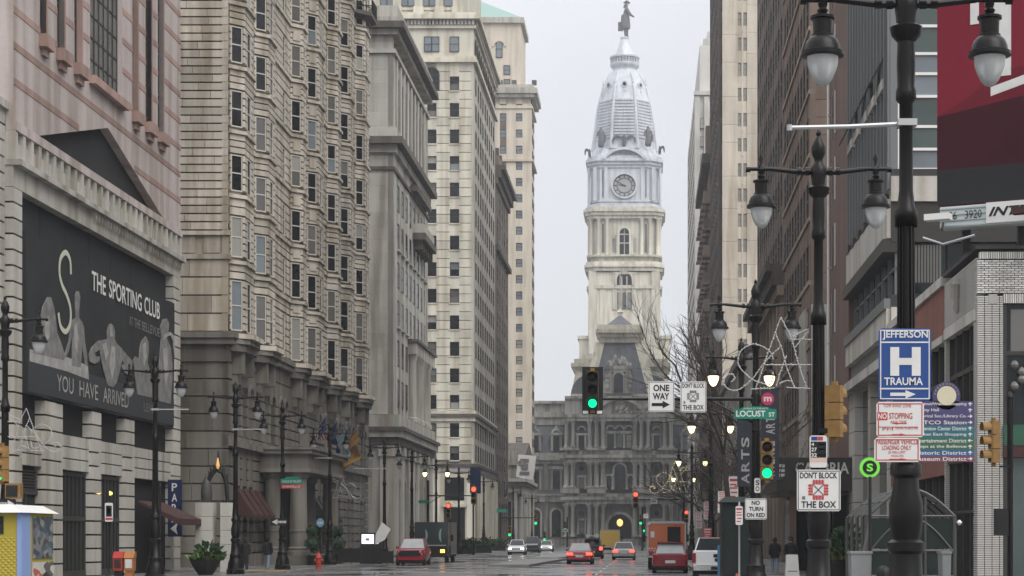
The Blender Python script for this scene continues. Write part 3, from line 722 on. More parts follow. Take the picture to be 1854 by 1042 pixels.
BAL = MB().lathe([(.08, 0), (.06, .08), (.10, .2), (.05, .38), (.09, .45)], n=8).mesh('baluster', M['shaded_limestone_base'])
hotel()

# ------------------------------------------------------------------ the narrow grey bank block
def grey_block():
    F = FE(XF); G = FS(182.6); Y1 = 211.6
    b = thing('grey_office_block', 'grey limestone office block with dark cornices between the hotel and the tall window grid', 'building', (-40, 197, 0))
    MB().box(-60, XF - .5, 183.1, Y1, 0, 50.4).build('wall', M['grey_stone'], b)
    # south wall: broad blocks
    for (z0, z1) in ((13.5, 38.9), (39.5, 50)):
        courses(G, b, -29.2, XF, z0, z1, 1.28, -.5, 0, M['grey_stone'], 3, j=.012, jit=.3)
    G.blk('ledge', M['grey_stone'], -40, -29.25, 13.5, 50, -.5, -.1, b)
    # cornices wrap both sides
    def belt(z0, z1, d, m='grey_stone', name='cornice'):
        MB().box(-45, XF + d, 182.6 - d, Y1 + d * .3, z0, z1).build(name, M[m], b)
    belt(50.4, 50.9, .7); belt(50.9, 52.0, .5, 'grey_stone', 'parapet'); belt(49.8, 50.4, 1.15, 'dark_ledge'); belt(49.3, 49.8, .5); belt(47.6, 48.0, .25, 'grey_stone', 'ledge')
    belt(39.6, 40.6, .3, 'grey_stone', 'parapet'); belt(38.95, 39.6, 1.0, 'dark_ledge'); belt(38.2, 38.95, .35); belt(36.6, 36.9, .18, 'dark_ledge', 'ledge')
    n = 12
    for i in range(9):
        u = 185.2 + i * (Y1 - 3.6 - 185.2) / 8
        F.blk('pilaster', M['grey_stone'], u - .55, u + .55, 40.6, 47.6, -.5, .1, b)
        if i < 8:
            um = u + (Y1 - 3.6 - 185.2) / 16
            window(F, b, um, 41.2, 1.5, 5.0, -.12, 'sash', M['dark_frame'])
    F.blk('corner_pier', M['grey_stone'], 182.6, 184.4, 13.5, 47.6, -.5, 0, b); F.blk('corner_pier', M['grey_stone'], Y1 - 2.9, Y1, 13.5, 47.6, -.5, 0, b)
    # main shaft: window grid
    us = [186.6 + i * 3.18 for i in range(8)]
    zs = [14.6, 18.4, 22.2, 25.9, 29.6, 33.3]
    edges = [184.4] + [q for u in us for q in (u - .75, u + .75)] + [Y1 - 2.9]
    for i in range(0, len(edges), 2): F.blk('pier', M['grey_stone'], edges[i], edges[i + 1], 13.5, 38.2, -.5, -.02, b)
    for u in us:
        for k, z in enumerate(zs):
            window(F, b, u, z, 1.5, 2.5, -.08, 'sash', M['dark_frame'])
            F.blk('spandrel', M['grey_stone'], u - .75, u + .75, z + 2.5, zs[k + 1] if k < 5 else 38.2, -.5, -.05, b)
            if k in (2, 4): F.blk('ledge', M['grey_stone'], u - 1.1, u + 1.1, z - .25, z - .05, -.3, .22, b)
        F.blk('spandrel', M['grey_stone'], u - .75, u + .75, 13.5, 14.6, -.5, -.14, b)
    # dark projecting balcony and hood on the middle bays
    F.blk('balcony', M['dark_ledge'], 198.0, 208.4, 32.4, 33.1, -.2, 1.3, b); F.blk('balcony', M['grey_stone'], 198.4, 208.0, 33.1, 34.1, -.1, 1.1, b)
    for i in range(6): F.blk('console', M['dark_ledge'], 198.6 + i * 1.85, 199.1 + i * 1.85, 31.5, 32.4, -.2, .9, b)
    F.blk('hood', M['dark_ledge'], 195.4, 208.0, 36.9, 37.4, -.3, .8, b); F.blk('hood', M['dark_ledge'], 196.8, 206.6, 37.4, 37.8, -.3, .5, b)
    # colonnade low on the shaft
    for i in range(7):
        u = 195.2 + i * 2.15
        c = MB(); c.lathe([(.55, 13.5), (.55, 13.9), (.45, 14.0), (.42, 19.6), (.55, 19.9), (.62, 20.3)], F.p(u, .28, 0), 10); c.build('column', M['grey_stone'], b, smooth=True)
    F.blk('entablature', M['grey_stone'], 194.3, Y1 - .4, 20.3, 21.5, -.4, .8, b); F.blk('entablature', M['dark_ledge'], 194.1, Y1 - .2, 21.5, 21.8, -.4, 1.05, b)
    # projecting base with heavy cornice
    P = MB(); P.box(-45, XF + .2, 181.9, 212.4, .15, 10.6); P.build('base', M['grey_stone'], b)
    for (z0, z1, d, m) in ((10.6, 11.3, .45, 'dark_ledge'), (11.3, 11.9, .8, 'grey_stone'), (11.9, 12.25, 1.05, 'dark_ledge'), (12.25, 13.4, .55, 'grey_stone')):
        MB().box(-45, XF + .2 + d, 181.9 - d, 212.4 + d * .5, z0, z1).build('cornice', M[m], b)
    H = FS(181.9); K = FE(XF + .2)
    for u in (-24.35, -27.2, -30.0): H.blk('pilaster', M['grey_stone'], u - .65, u + .65, .2, 10.2, 0, .3, b); H.blk('capital', M['grey_stone'], u - .8, u + .8, 9.5, 10.5, 0, .45, b)
    for i in range(8):
        u = 182.8 + i * 4.1; K.blk('pilaster', M['grey_stone'], u - .65, u + .65, .2, 10.2, 0, .3, b); K.blk('capital', M['grey_stone'], u - .8, u + .8, 9.5, 10.5, 0, .45, b)
        if i < 7:
            wu = u + 2.05; K.blk('shop_window', M['shop'], wu - 1.1, wu + 1.1, .9, 7.6, 0, .03, b); am = MB(); archring(K, am, wu, 2.2, .9, 6.5, .2, .0, .12, 8); am.build('arch_surround', M['grey_stone'], b)
grey_block()

# ------------------------------------------------------------------ tall pale block with the regular window grid
def grid_block():
    Y0, Y1 = 268.0, 306.0
    F = FE(XF); G = FS(Y0)
    b = thing('tall_grid_tower', 'tall buff stone office tower with a regular grid of dark windows', 'building', (-40, 287, 0))
    MB().box(-62, XF - .4, Y0 + .4, Y1, 0, 71).build('wall', M['buff'], b)
    cols = [-26.57, -29.72, -32.9, -36.1]
    ww, wh = 1.3, 1.95
    rows = [12.95 + 3.66 * i for i in range(16)]
    zs = lambda y: 1.85 + (973 - y) / 13.06
    rows = [zs(839), zs(797), zs(745)] + [zs(745) + 3.69 * (i + 1) for i in range(13)]
    rows[2] = zs(746) + .9
    rows = [12.55, 15.75] + [19.65 + 3.68 * i for i in range(13)]
    edges = [-38] + [q for u in sorted(cols) for q in (u - ww / 2, u + ww / 2)] + [XF]
    ST = MB()
    tops = rows[1:] + [67.7]
    for i in range(0, len(edges), 2):
        a, e = edges[i], edges[i + 1]; vis = e > -31.5
        for k, z in enumerate(rows):
            if vis: courses(G, b, a, e, z, tops[k], 1.22, -.4, 0, M['buff'], 1, j=.09)
            else: courses(G, b, a, e, z, tops[k], 1.22, -.4, 0, None, 1, j=.05, stuff=ST)
    for u in cols:
        for k, z in enumerate(rows):
            if u == cols[1] and k == 14: continue
            window(G, b, u, z + .03, ww, wh, -.3, 'sash', M['dark_frame'], sill=M['buff'])
            courses(G, b, u - ww / 2, u + ww / 2, z + wh, tops[k], (tops[k] - z - wh) / 1.0, -.4, 0, M['buff'], 1, j=.04) if u > -31 else G.bx(ST, u - ww / 2, u + ww / 2, z + wh, tops[k], -.4, 0)
    # arched top window
    z = rows[14]; u = cols[1]
    p = MB(); G.ext(p, arch(u, 1.9, z, z + 2.2), 0, .02); aw = p.build('arched_window', M['glass'], b)
    f = MB(); archring(G, f, u, 1.9, z, z + 2.2, .14, .0, .06); G.bx(f, u - .05, u + .05, z, z + 3.1, .02, .05); G.bx(f, u - .95, u + .95, z + 1.3, z + 1.4, .02, .05); G.bx(f, u - .95, u + .95, z + 2.15, z + 2.25, .02, .05); f.build('window_frame', M['dark_frame'], aw)
    ST.build('stone_course', M['buff'], b, kind='stuff')
    # ledges wrap the corner
    def belt(z0, z1, d, m='buff', name='ledge', y1=Y1):
        MB().box(-45, XF + d, Y0 - d, y1 + d * .4, z0, z1).build(name, M[m], b)
    belt(67.7, 68.3, .45); belt(68.3, 68.6, .3); belt(18.6, 19.0, .55, 'dark_ledge'); belt(19.0, 19.45, .3); belt(18.0, 18.6, .25); belt(11.7, 12.1, .6, 'dark_ledge', 'cornice'); belt(11.0, 11.7, .35, 'grey_stone')
    # frieze storey and dentilled cornice
    MB().box(-45, XF - .02, Y0 + .02, Y1, 68.6, 72.4).build('frieze', M['buff'], b)
    for u in (-26.57, -29.72): window(G, b, u, 69.2, 1.3 if u > -27 else 2.1, 2.1, .06, 'sash' if u > -27 else 'double', M['dark_frame'], [M['glass_blue']])
    for i in range(0, 12): small_window(F, b, Y0 + 2 + i * 3.05, 69.2, 1.2, 2.1, .08)
    belt(72.4, 72.8, .35); belt(73.6, 74.2, .9); belt(74.2, 74.5, .7)
    MB().box(-45, XF + .2, Y0 - .2, Y1, 72.8, 73.6).build('dentil_back', M['grey_stone'], b)
    for i in range(20): G.blk('dentil', M['pale'], -33.6 + i * .5, -33.32 + i * .5, 72.85, 73.55, .2, .52, b)
    for i in range(60): F.blk('dentil', M['pale'], Y0 + .3 + i * .62, Y0 + .6 + i * .62, 72.85, 73.55, .2, .52, b)
    # upper storeys set behind the cornice, wide windows between pilasters
    MB().box(-62, XF - 2.2, Y0 + .7, Y1 - .5, 74.5, 92).build('upper_wall', M['buff'], b)
    GU = FS(Y0 + .7)
    for u in (-26.3, -28.7, -31.6, -34.6):
        GU.blk('pilaster', M['buff'], u - .55, u + .55, 75.6, 92, 0, .35, b); GU.blk('pilaster_base', M['buff'], u - .7, u + .7, 74.5, 75.6, 0, .5, b)
    for z in (75.7, 80.3, 84.9):
        window(GU, b, -27.45, z, 1.35, 2.9, .06, 'sash', M['dark_frame'], [M['glass_blue']])
        for u in (-30.15, -33.1, -36.0): window(GU, b, u, z, 2.0, 3.1, .06, 'double', M['dark_frame'], [M['glass_blue']])
        GU.blk('ledge', M['buff'], -40, -26.1, z - .55, z - .2, 0, .15, b)
    # east side: narrow windows between piers
    n = 9; us = [Y0 + 3.2 + i * 3.9 for i in range(n)]
    edges = [Y0] + [q for u in us for q in (u - .85, u + .85)] + [Y1]
    for i in range(0, len(edges), 2): F.blk('pier', M['buff_shaded'], edges[i], edges[i + 1], 12.1, 67.7, -.4, 0, b)
    for u in us:
        for k, z in enumerate(rows):
            small_window(F, b, u, z, 1.7, 2.3, -.05)
            F.blk('spandrel', M['buff_shaded'], u - .85, u + .85, z + 2.3, tops[k], -.4, -.015, b)
        F.blk('spandrel', M['buff_shaded'], u - .85, u + .85, 12.1, rows[0], -.4, -.03, b)
    # ground floors
    MB().box(-45, XF + .15, Y0 - .15, Y1, .15, 11.0).build('base', M['buff'], b)
    GB = FS(Y0 - .15); FB_ = FE(XF + .15)
    for u in (-24.3, -28.6): GB.blk('pilaster', M['buff'], u - .55, u + .55, .2, 10.6, 0, .25, b)
    GB.blk('doorway', M['black'], -28.0, -25.1, .2, 6.0, 0, .03, b); GB.blk('shop_window', M['shop'], -27.9, -25.2, 7.0, 10.2, 0, .04, b); GB.blk('hood', M['buff'], -28.2, -24.9, 6.1, 6.5, 0, .6, b)
    for i in range(9):
        u = Y0 + 2.5 + i * 4.1; FB_.blk('shop_window', M['shop'], u - 1.3, u + 1.3, .3, 9.6, 0, .03, b); FB_.blk('pilaster', M['buff'], u + 1.6, u + 2.5, .2, 10.6, 0, .3, b)
grid_block()

def brown_block():
    F = FE(XF); Y0, Y1 = 306.2, 335.0
    b = thing('brown_office_block', 'narrow sooty brown office block with a heavy dark cornice beside the buff tower', 'building', (-40, 320, 0))
    MB().box(-55, XF - .5, Y0, Y1, 0, 60).build('wall', M['brownstone'], b)
    for i in range(6):
        u = Y0 + 1.3 + i * 5.2; F.blk('pier', M['brownstone'], u - 1.3, u + 1.3, 0, 58, -.5, .03, b)
        if i < 5:
            for k in range(14): small_window(F, b, u + 2.6, 5.0 + k * 3.8, 2.4, 2.7, -.05); F.blk('spandrel', M['brownstone'], u + 1.3, u + 3.9, 7.7 + k * 3.8, 8.8 + k * 3.8, -.5, -.02, b)
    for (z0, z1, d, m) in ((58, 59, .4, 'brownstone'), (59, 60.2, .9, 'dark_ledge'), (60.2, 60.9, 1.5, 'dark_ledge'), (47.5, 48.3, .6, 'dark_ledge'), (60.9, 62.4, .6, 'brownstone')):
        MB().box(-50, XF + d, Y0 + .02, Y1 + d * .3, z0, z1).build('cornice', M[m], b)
    for i in range(5): F.blk('crest', M['dark_ledge'], Y0 + 2 + i * 6, Y0 + 3.2 + i * 6, 62.4, 64.0, -.2, .4, b)
brown_block()

def cream_tower():
    Y0 = 404.0; F = FE(XF); G = FS(Y0); k = 3500 / Y0
    zz = lambda y: 1.85 + (973 - y) / k
    b = thing('cream_tower', 'tall slender cream tower with a green roofed upper block', 'building', (-36, 412, 0))
    MB().box(-60, XF - .3, Y0 + .3, 418, 0, 94).build('wall', M['cream'], b)
    cols = [(940 - 1170) / k, (911 - 1170) / k, (882 - 1170) / k, (853 - 1170) / k]
    ww, wh = 1.35, 1.7
    rows = [zz(838 + 30) + 0 + 3.385 * i for i in range(24)]
    rows = [zz(190) - 3.385 * i for i in range(24)][::-1]
    edges = [-38] + [q for u in sorted(cols) for q in (u - ww / 2, u + ww / 2)] + [XF]
    pr = MB()
    for i in range(0, len(edges), 2): G.bx(pr, edges[i], edges[i + 1], 0, 92.5, -.3, 0)
    pr.build('pier', M['cream'], b)
    sp = MB()
    for ci, u in enumerate(cols):
        for j, z in enumerate(rows):
            tall = ci == 1 and j in (20, 21, 22)
            small_window(G, b, u, z, ww, wh, -.22, None, M['glass_blue'] if j > 8 else M['blind'])
            zt = rows[j + 1] if j < 23 else 92.5
            if ci == 1 and j in (20, 21): G.blk('dark_spandrel', M['brownstone'], u - ww / 2, u + ww / 2, z + wh, zt, -.3, -.1, b)
            else: G.bx(sp, u - ww / 2, u + ww / 2, z + wh, zt, -.3, -.01)
        G.bx(sp, u - ww / 2, u + ww / 2, 0, rows[0], -.3, -.01)
    sp.build('spandrel', M['cream'], b)
    for i in range(3):
        for j, z in enumerate(rows): small_window(F, b, Y0 + 2.6 + i * 4.4, z, 1.4, 1.8, -.28, None, M['glass_blue'])
    def belt(z0, z1, d, m='cream', name='ledge'):
        MB().box(-45, XF + d, Y0 - d, 418 + d * .3, z0, z1).build(name, M[m], b)
    belt(zz(292), zz(288), .35); belt(zz(176), zz(170), .7, 'pale', 'cornice'); belt(zz(170), zz(160), 1.15, 'pale', 'cornice'); belt(zz(196), zz(192), .25); belt(zz(160), zz(153), .4, 'pale', 'parapet')
    for i in range(22): G.blk('modillion', M['grey_stone'], -38 + i * .66, -37.65 + i * .66, zz(177), zz(171), .3, .95, b)
    for u in (-30.5, -27.6, -23.4): G.blk('crest', M['dark_ledge'], u - .5, u + .5, zz(153), zz(145), -.6, .3, b)
    # upper block
    Y2 = 409.0; k2 = 3500 / Y2; z2 = lambda y: 1.85 + (973 - y) / k2
    x1 = (943 - 1170) / k2
    MB().box(-56, x1, Y2, 425, 92, z2(42)).build('upper_wall', M['cream'], b)
    GU = FS(Y2)
    for px, y, h in ((918, 262 - 102, 2.0), (918, 135, 2.0), (904, 104, 3.6), (889, 160, 2.0), (889, 135, 2.0)):
        small_window(GU, b, (px - 1170) / k2, z2(y), 1.4, h, .06, None, M['glass_blue'])
    hd = MB(); archring(GU, hd, (904 - 1170) / k2, 2.2, z2(86), z2(84), .35, 0, .25, 8, False); hd.build('arch_hood', M['cream'], b)
    MB().box(-56, x1 + .7, Y2 - .7, 425, z2(42), z2(32)).build('cornice', M['pale'], b)
    r = MB(); xa, xb = -56, x1 + .3
    r.hexa([(xa, Y2 - .3), (xb, Y2 - .3), (xb, 425), (xa, 425)], z2(32), z2(-14), [(xa + 12, Y2 + 6.5), (xb - 9.5, Y2 + 6.5), (xb - 9.5, 424), (xa + 12, 424)]); r.build('roof', M['copper'], b)
cream_tower()

def low_portico():
    Y0, Y1 = 362.0, 399.5; F = FE(XF); G = FS(Y0)
    b = thing('low_pedimented_building', 'low grey stone building with columns and a pale banner on its roof edge', 'building', (-34, 380, 0))
    MB().box(-45, XF - .4, Y0 + .4, Y1, 0, 16.2).build('wall', M['grey_stone'], b)
    for i in range(5):
        u = -24.6 - i * 2.6
        c = MB(); c.lathe([(.62, .15), (.62, .8), (.5, .9), (.44, 9.6), (.62, 10.2)], G.p(u, .3, 0), 12); c.build('column', M['grey_stone'], b, smooth=True)
        if i < 4: G.blk('window', M['shop'], u - 1.85, u - .75, 1.5, 8.6, -.4, -.36, b)
    for i in range(8):
        u = Y0 + 1.2 + i * 5.0
        c = MB(); c.lathe([(.62, .15), (.62, .8), (.5, .9), (.44, 9.6), (.62, 10.2)], F.p(u, .3, 0), 12); c.build('column', M['grey_stone'], b, smooth=True)
    for (z0, z1, d, m) in ((10.2, 11.6, .7, 'grey_stone'), (11.6, 12.3, 1.2, 'dark_ledge'), (12.3, 12.9, 1.5, 'grey_stone'), (12.9, 15.4, .4, 'grey_stone'), (15.4, 16.2, .9, 'grey_stone')):
        MB().box(-45, XF + d, Y0 - d, Y1, z0, z1).build('entablature', M[m], b)
    F.ext(MB(), [(Y0 - .5, 16.2), (Y1 + .2, 16.2), ((Y0 + Y1) / 2, 20.5)], -8, .9).build('pediment', M['dark_ledge'], b)
    for u in (-27.2, -25.9, -24.8): G.blk('crest', M['grey_stone'], u - .4, u + .4, 16.2, 18.2, -.8, .2, b)
    t = MB(); t.add([(-24.3, Y0 - 1.3, 13.2), (-21.2, Y0 + .2, 12.6), (-20.6, Y0 + .8, 17.2), (-23.9, Y0 - .6, 17.4), (-24.3, Y0 - 1.25, 13.2), (-21.2, Y0 + .25, 12.6), (-20.6, Y0 + .85, 17.2), (-23.9, Y0 - .55, 17.4)], [(0, 1, 2, 3), (7, 6, 5, 4), (0, 4, 5, 1), (1, 5, 6, 2), (2, 6, 7, 3), (3, 7, 4, 0)])
    o = t.build('roof_banner', M['print_white'], None, 'pale tilted banner hung on the low columned building near City Hall', 'banner')
    l = MB(); G2 = Fac((-24.15, Y0 - 1.1), (3.2, 1.5), (1.5, -3.2)); 
    for q in ((.5, 13.6, 2.5, 14.2), (.9, 14.6, 2.2, 15.6), (.6, 15.9, 2.4, 16.6)): G2.bx(l, q[0], q[2], q[1], q[3], .16, .18)
    l.build('print', M['print_grey'], o)
low_portico()
# ================================================================== CITY HALL closing the street
YC = 460.0; KC = 3500 / YC
hx = lambda px: (px - 1170) / KC
hz_ = lambda y: 1.85 + (973 - y) / KC
def city_hall():
    F = FS(YC)
    b = thing('city_hall', 'grand grey Second Empire city hall with slate mansard roofs closing the street', 'building', (-6.3, YC + 20, 0))
    zg = 0.0
    z1, z1b, z2, z2b, z3, z3b, z4 = hz_(905), hz_(898), hz_(836), hz_(826), hz_(760), hz_(752), hz_(718)
    zA, zB, zC = hz_(904), hz_(832), hz_(745)       # floor ledges: ground storey top, main storey top, attic top
    # wings both sides, central pavilion proud by 3 m
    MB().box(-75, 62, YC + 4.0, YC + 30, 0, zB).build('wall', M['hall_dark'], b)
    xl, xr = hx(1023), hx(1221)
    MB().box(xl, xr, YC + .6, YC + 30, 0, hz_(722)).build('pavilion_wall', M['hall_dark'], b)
    W_ = FS(YC + 4.0)
    # ---- central pavilion: three storeys of coupled columns
    def col(F_, x, z0, z1_, r, d=.55, par=b):
        h = z1_ - z0
        c = MB(); c.lathe([(r * 1.5, z0), (r * 1.5, z0 + .35), (r * 1.1, z0 + .5), (r, z0 + .8), (r * .86, z1_ - .9), (r * 1.2, z1_ - .6), (r * 1.55, z1_ - .1), (r * 1.55, z1_)], F_.p(x, d, 0), 9)
        c.build('column', M['hall'], par, smooth=True)
    st = [(0.9, hz_(915)), (hz_(888), hz_(835)), (hz_(811), hz_(765))]
    st = [(hz_(972), hz_(912)), (hz_(883), hz_(836)), (hz_(811), hz_(762))]
    pairs = [1026, 1037.5, 1067.5, 1080, 1092, 1150, 1161.5, 1173.5, 1203.5, 1215]
    for (a, c_) in st:
        for px in pairs: col(F, hx(px), a, c_, .62 if a < 20 else .5)
    # plinth, ledges, entablatures
    def belt(FF, x0, x1, za, zb_, d, m='hall', name='entablature', par=b):
        return FF.blk(name, M[m], x0, x1, za, zb_, -.5, d, par)
    belt(F, xl, xr, 0, hz_(975), 1.0, 'hall', 'plinth')
    for (za, zb_, d) in ((hz_(912), hz_(905), 1.0), (hz_(905), hz_(899), 1.35), (hz_(899), hz_(893), .7), (hz_(836), hz_(829), 1.0), (hz_(829), hz_(823), 1.4), (hz_(823), hz_(815), .6), (hz_(762), hz_(756), 1.0), (hz_(756), hz_(750), 1.3), (hz_(750), hz_(722), .55), (hz_(722), hz_(717), 1.1)):
        belt(F, xl, xr, za, zb_, d)
    for px in (1031.5, 1080, 1162, 1209.5):              # blocks breaking forward over the column groups
        wd = 2.3 if px in (1031.5, 1209.5) else 2.2
        for (za, zb_) in ((hz_(893), hz_(884)), (hz_(815), hz_(811)), (hz_(905), hz_(899)), (hz_(829), hz_(823))):
            F.blk('pedestal', M['hall'], hx(px) - wd, hx(px) + wd, za, zb_, -.4, 1.55, b)
    # windows in the side bays
    for px in (1053, 1189):
        x = hx(px)
        for (za, zb_, ww) in ((hz_(966), hz_(942), 1.3), (hz_(884), hz_(864), 1.3), (hz_(811), hz_(788), 1.4)):
            small_window(F, b, x, za, ww, zb_ - za, .06)
            f = MB(); F.bx(f, x - ww / 2 - .45, x - ww / 2, za - .2, zb_, -.4, .5); F.bx(f, x + ww / 2, x + ww / 2 + .45, za - .2, zb_, -.4, .5); F.bx(f, x - ww / 2 - .7, x + ww / 2 + .7, zb_, zb_ + .5, -.4, .65)
            f.build('window_surround', M['hall'], b)
        F.ext(MB(), arch(x, 1.3, hz_(780), hz_(778), 8), -.3, .08).build('lunette', M['glass'], b)
        rm = MB(); archring(F, rm, x, 1.3, hz_(780), hz_(778), .35, -.3, .4, 8, False); rm.build('arch_surround', M['hall'], b)
        for y in (929, 848): F.ext(MB(), [(x + .6 * math.cos(t * math.pi / 5), hz_(y) + .6 * math.sin(t * math.pi / 5)) for t in range(10)], -.3, .1).build('round_niche', M['black'], b)
    # the great portal
    xc = hx(1122.5)
    p = MB(); F.ext(p, arch(xc, 5.5, 0, hz_(954) + .3, 14), -.3, .06); p.build('portal', M['black'], b)
    r = MB(); archring(F, r, xc, 5.5, 0, hz_(954) + .3, .65, -.3, .75, 14); r.build('portal_arch', M['hall'], b)
    lm = MB(); lm.lathe([(.1, -.9), (.55, -.6), (.75, 0), (.6, .6), (.1, .9)], (xc, YC - .5, hz_(946)), 10); lm.build('portal_lantern', M['warm'], b)
    # piano nobile: tall arched window between narrow ones
    p = MB(); F.ext(p, arch(xc, 2.6, hz_(886), hz_(850), 10), -.3, .08); aw = p.build('arched_window', M['glass'], b)
    f = MB(); archring(F, f, xc, 2.6, hz_(886), hz_(850), .45, -.3, .7, 10); f.build('window_surround', M['hall'], b)
    f = MB(); F.bx(f, xc - .06, xc + .06, hz_(886), hz_(842), .08, .14); F.bx(f, xc - 1.3, xc + 1.3, hz_(864), hz_(863), .08, .14); f.build('glazing_bar', M['dark_frame'], aw)
    for s in (-1, 1):
        x = xc + s * 2.55
        small_window(F, b, x, hz_(884), .95, 3.2, .06); belt(F, x - .8, x + .8, hz_(861), hz_(858), .6)
        col(F, x - s * .85, hz_(886), hz_(861), .3, .5); col(F, x + s * .85, hz_(886), hz_(861), .3, .5)
    # attic: three arched windows
    for px in (1105.5, 1122, 1138.5):
        x = hx(px)
        small_window(F, b, x, hz_(811), 1.45, hz_(786) - hz_(811), .06)
        F.ext(MB(), arch(x, 1.5, hz_(779), hz_(777), 8), -.3, .08).build('lunette', M['glass'], b)
        rm = MB(); archring(F, rm, x, 1.5, hz_(779), hz_(777), .28, -.3, .5, 8, False); F.bx(rm, x - 1.1, x + 1.1, hz_(785), hz_(780), -.3, .45); rm.build('arch_surround', M['hall'], b)
        for s in (-1, 1): col(F, x + s * 1.05, hz_(811), hz_(786), .2, .35)
    # segmental pediment with carving
    n = 14; R_ = 6.2
    arcs = [(xc + R_ * math.cos(math.pi * (.16 + .68 * i / n)), hz_(752) - 2.6 + R_ * math.sin(math.pi * (.16 + .68 * i / n))) for i in range(n + 1)]
    arco = [(xc + (R_ + .9) * math.cos(math.pi * (.14 + .72 * i / n)), hz_(752) - 2.6 + (R_ + .9) * math.sin(math.pi * (.14 + .72 * i / n))) for i in range(n + 1)]
    pm = MB()
    for i in range(n): F.ext(pm, [arcs[i], arco[i], arco[i + 1], arcs[i + 1]], -.3, 1.5)
    pm.build('arched_pediment', M['hall'], b)
    cv = MB()
    for i in range(16):
        a = random.uniform(-3.4, 3.4); zt = hz_(749) + random.uniform(0, 2.4) * (1 - abs(a) / 4.2)
        cv.lathe([(.12, -.5), (.42, -.2), (.48, .1), (.2, .5)], F.p(xc + a, .75, zt), 7)
    cv.build('carved_relief', M['hall'], b, smooth=True)
    # ---- wings
    for (x0, x1, pxs) in ((-75, xl, [1006, 968, 930, 892, 854]), (xr, 62, [1243, 1281, 1319, 1357, 1395, 1433])):
        for (za, zb_, d) in ((0, hz_(975), .5), (hz_(908), hz_(897), .6), (hz_(897), hz_(893), .9), (hz_(838), hz_(832), .6), (hz_(832), hz_(824), 1.2), (hz_(824), hz_(818), .4)):
            belt(W_, x0, x1, za, zb_, d)
        for px in pxs:
            x = hx(px)
            if px == 854 or x > 62: continue
            small_window(W_, b, x, hz_(884), 1.75, hz_(851) - hz_(884), .05)
            f = MB(); W_.bx(f, x - 1.35, x - .9, hz_(886), hz_(848), -.4, .35); W_.bx(f, x + .9, x + 1.35, hz_(886), hz_(848), -.4, .35); W_.bx(f, x - 1.7, x + 1.7, hz_(848), hz_(843), -.4, .6); f.build('window_surround', M['hall'], b)
            W_.ext(MB(), arch(x, 2.2, hz_(972), hz_(930), 8), -.3, .05).build('arched_window', M['glass'], b)
            f = MB(); archring(W_, f, x, 2.2, hz_(972), hz_(930), .5, -.3, .35, 8); f.build('window_surround', M['hall'], b)
            for s in (-1, 1):
                W_.blk('pilaster', M['hall'], x + s * 2.5 - .45, x + s * 2.5 + .45, hz_(886), hz_(838), -.3, .45, b)
                W_.blk('pilaster', M['hall'], x + s * 2.5 - .5, x + s * 2.5 + .5, hz_(975), hz_(908), -.3, .4, b)
            # dormer in the mansard
            small_window(W_, b, x, hz_(813), 1.5, hz_(788) - hz_(813), .35)
            f = MB(); W_.bx(f, x - 1.3, x - .78, hz_(815), hz_(786), -1.5, .5); W_.bx(f, x + .78, x + 1.3, hz_(815), hz_(786), -1.5, .5); W_.bx(f, x - 1.6, x + 1.6, hz_(786), hz_(782), -1.5, .7)
            archring(W_, f, x, 1.4, hz_(782), hz_(782), .5, -1.5, .5, 8, False)
            f.build('dormer', M['hall'], b)
            fi = MB(); fi.lathe([(.3, 0), (.38, .4), (.15, .7), (.22, 1.0), (.03, 1.6)], W_.p(x, .1, hz_(774)), 7); fi.build('finial', M['hall'], b)
        # slate mansard
        yb = YC + 4.2
        m = MB(); m.hexa([(x0, yb), (x1, yb), (x1, yb + 22), (x0, yb + 22)], hz_(818), hz_(762), [(x0, yb + 3.2), (x1, yb + 3.2), (x1, yb + 20), (x0, yb + 20)]); m.build('roof', M['slate'], b)
        for (za, zb_, d) in ((hz_(766), hz_(752), 0), (hz_(752), hz_(742), .5), (hz_(742), hz_(727), .1), (hz_(727), hz_(722), .8)):
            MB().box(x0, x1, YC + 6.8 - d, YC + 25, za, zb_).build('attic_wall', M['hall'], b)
    # ---- pavilion crown: steep slate roof with white stone ribs, dormer, cornice, little hip
    ROOF = M['hall_clean']
    base = MB(); base.box(hx(1034), hx(1215), YC + 1, YC + 30, hz_(717), hz_(712)); base.build('crown_base', ROOF, b)
    def slab(pts_bot, pts_top, zb0, zt0, name, m): MB().hexa(pts_bot, zb0, zt0, pts_top).build(name, m, b)
    def frustum(x0, x1, y0, y1, x2, x3, y2, y3, za, zb_, name, m): slab([(x0, y0), (x1, y0), (x1, y1), (x0, y1)], [(x2, y2), (x3, y2), (x3, y3), (x2, y3)], za, zb_, name, m)
    # side shoulders with round slate lunettes
    frustum(hx(1032), hx(1217), YC + 4, YC + 29, hx(1041), hx(1206), YC + 6, YC + 28, hz_(712), hz_(668), 'shoulder', ROOF)
    for (za, zb_, g) in ((hz_(668), hz_(660), 0), (hz_(660), hz_(653), 1), (hz_(653), hz_(645), .3)):
        MB().box(hx(1040) - g, hx(1207) + g, YC + 6 - g, YC + 28, za, zb_).build('shoulder_cornice', ROOF, b)
    for s, px in ((-1, 1062), (1, 1184)):
        q = MB(); x = hx(px)
        pts = [(x + 3.9 * math.cos(math.pi * i / 12), hz_(716) + .2 + 5.0 * math.sin(math.pi * i / 12)) for i in range(13)]
        FS(YC + 4.0).ext(q, pts, -1.6, .12); q.build('lunette_roof', M['slate'], b)
    # main steep roof
    x0, x1, x2, x3 = hx(1070), hx(1176), hx(1092), hx(1151)
    frustum(x0, x1, YC + 1.2, YC + 26, x2, x3, YC + 5.5, YC + 20, hz_(712), hz_(615), 'steep_roof', M['slate'])
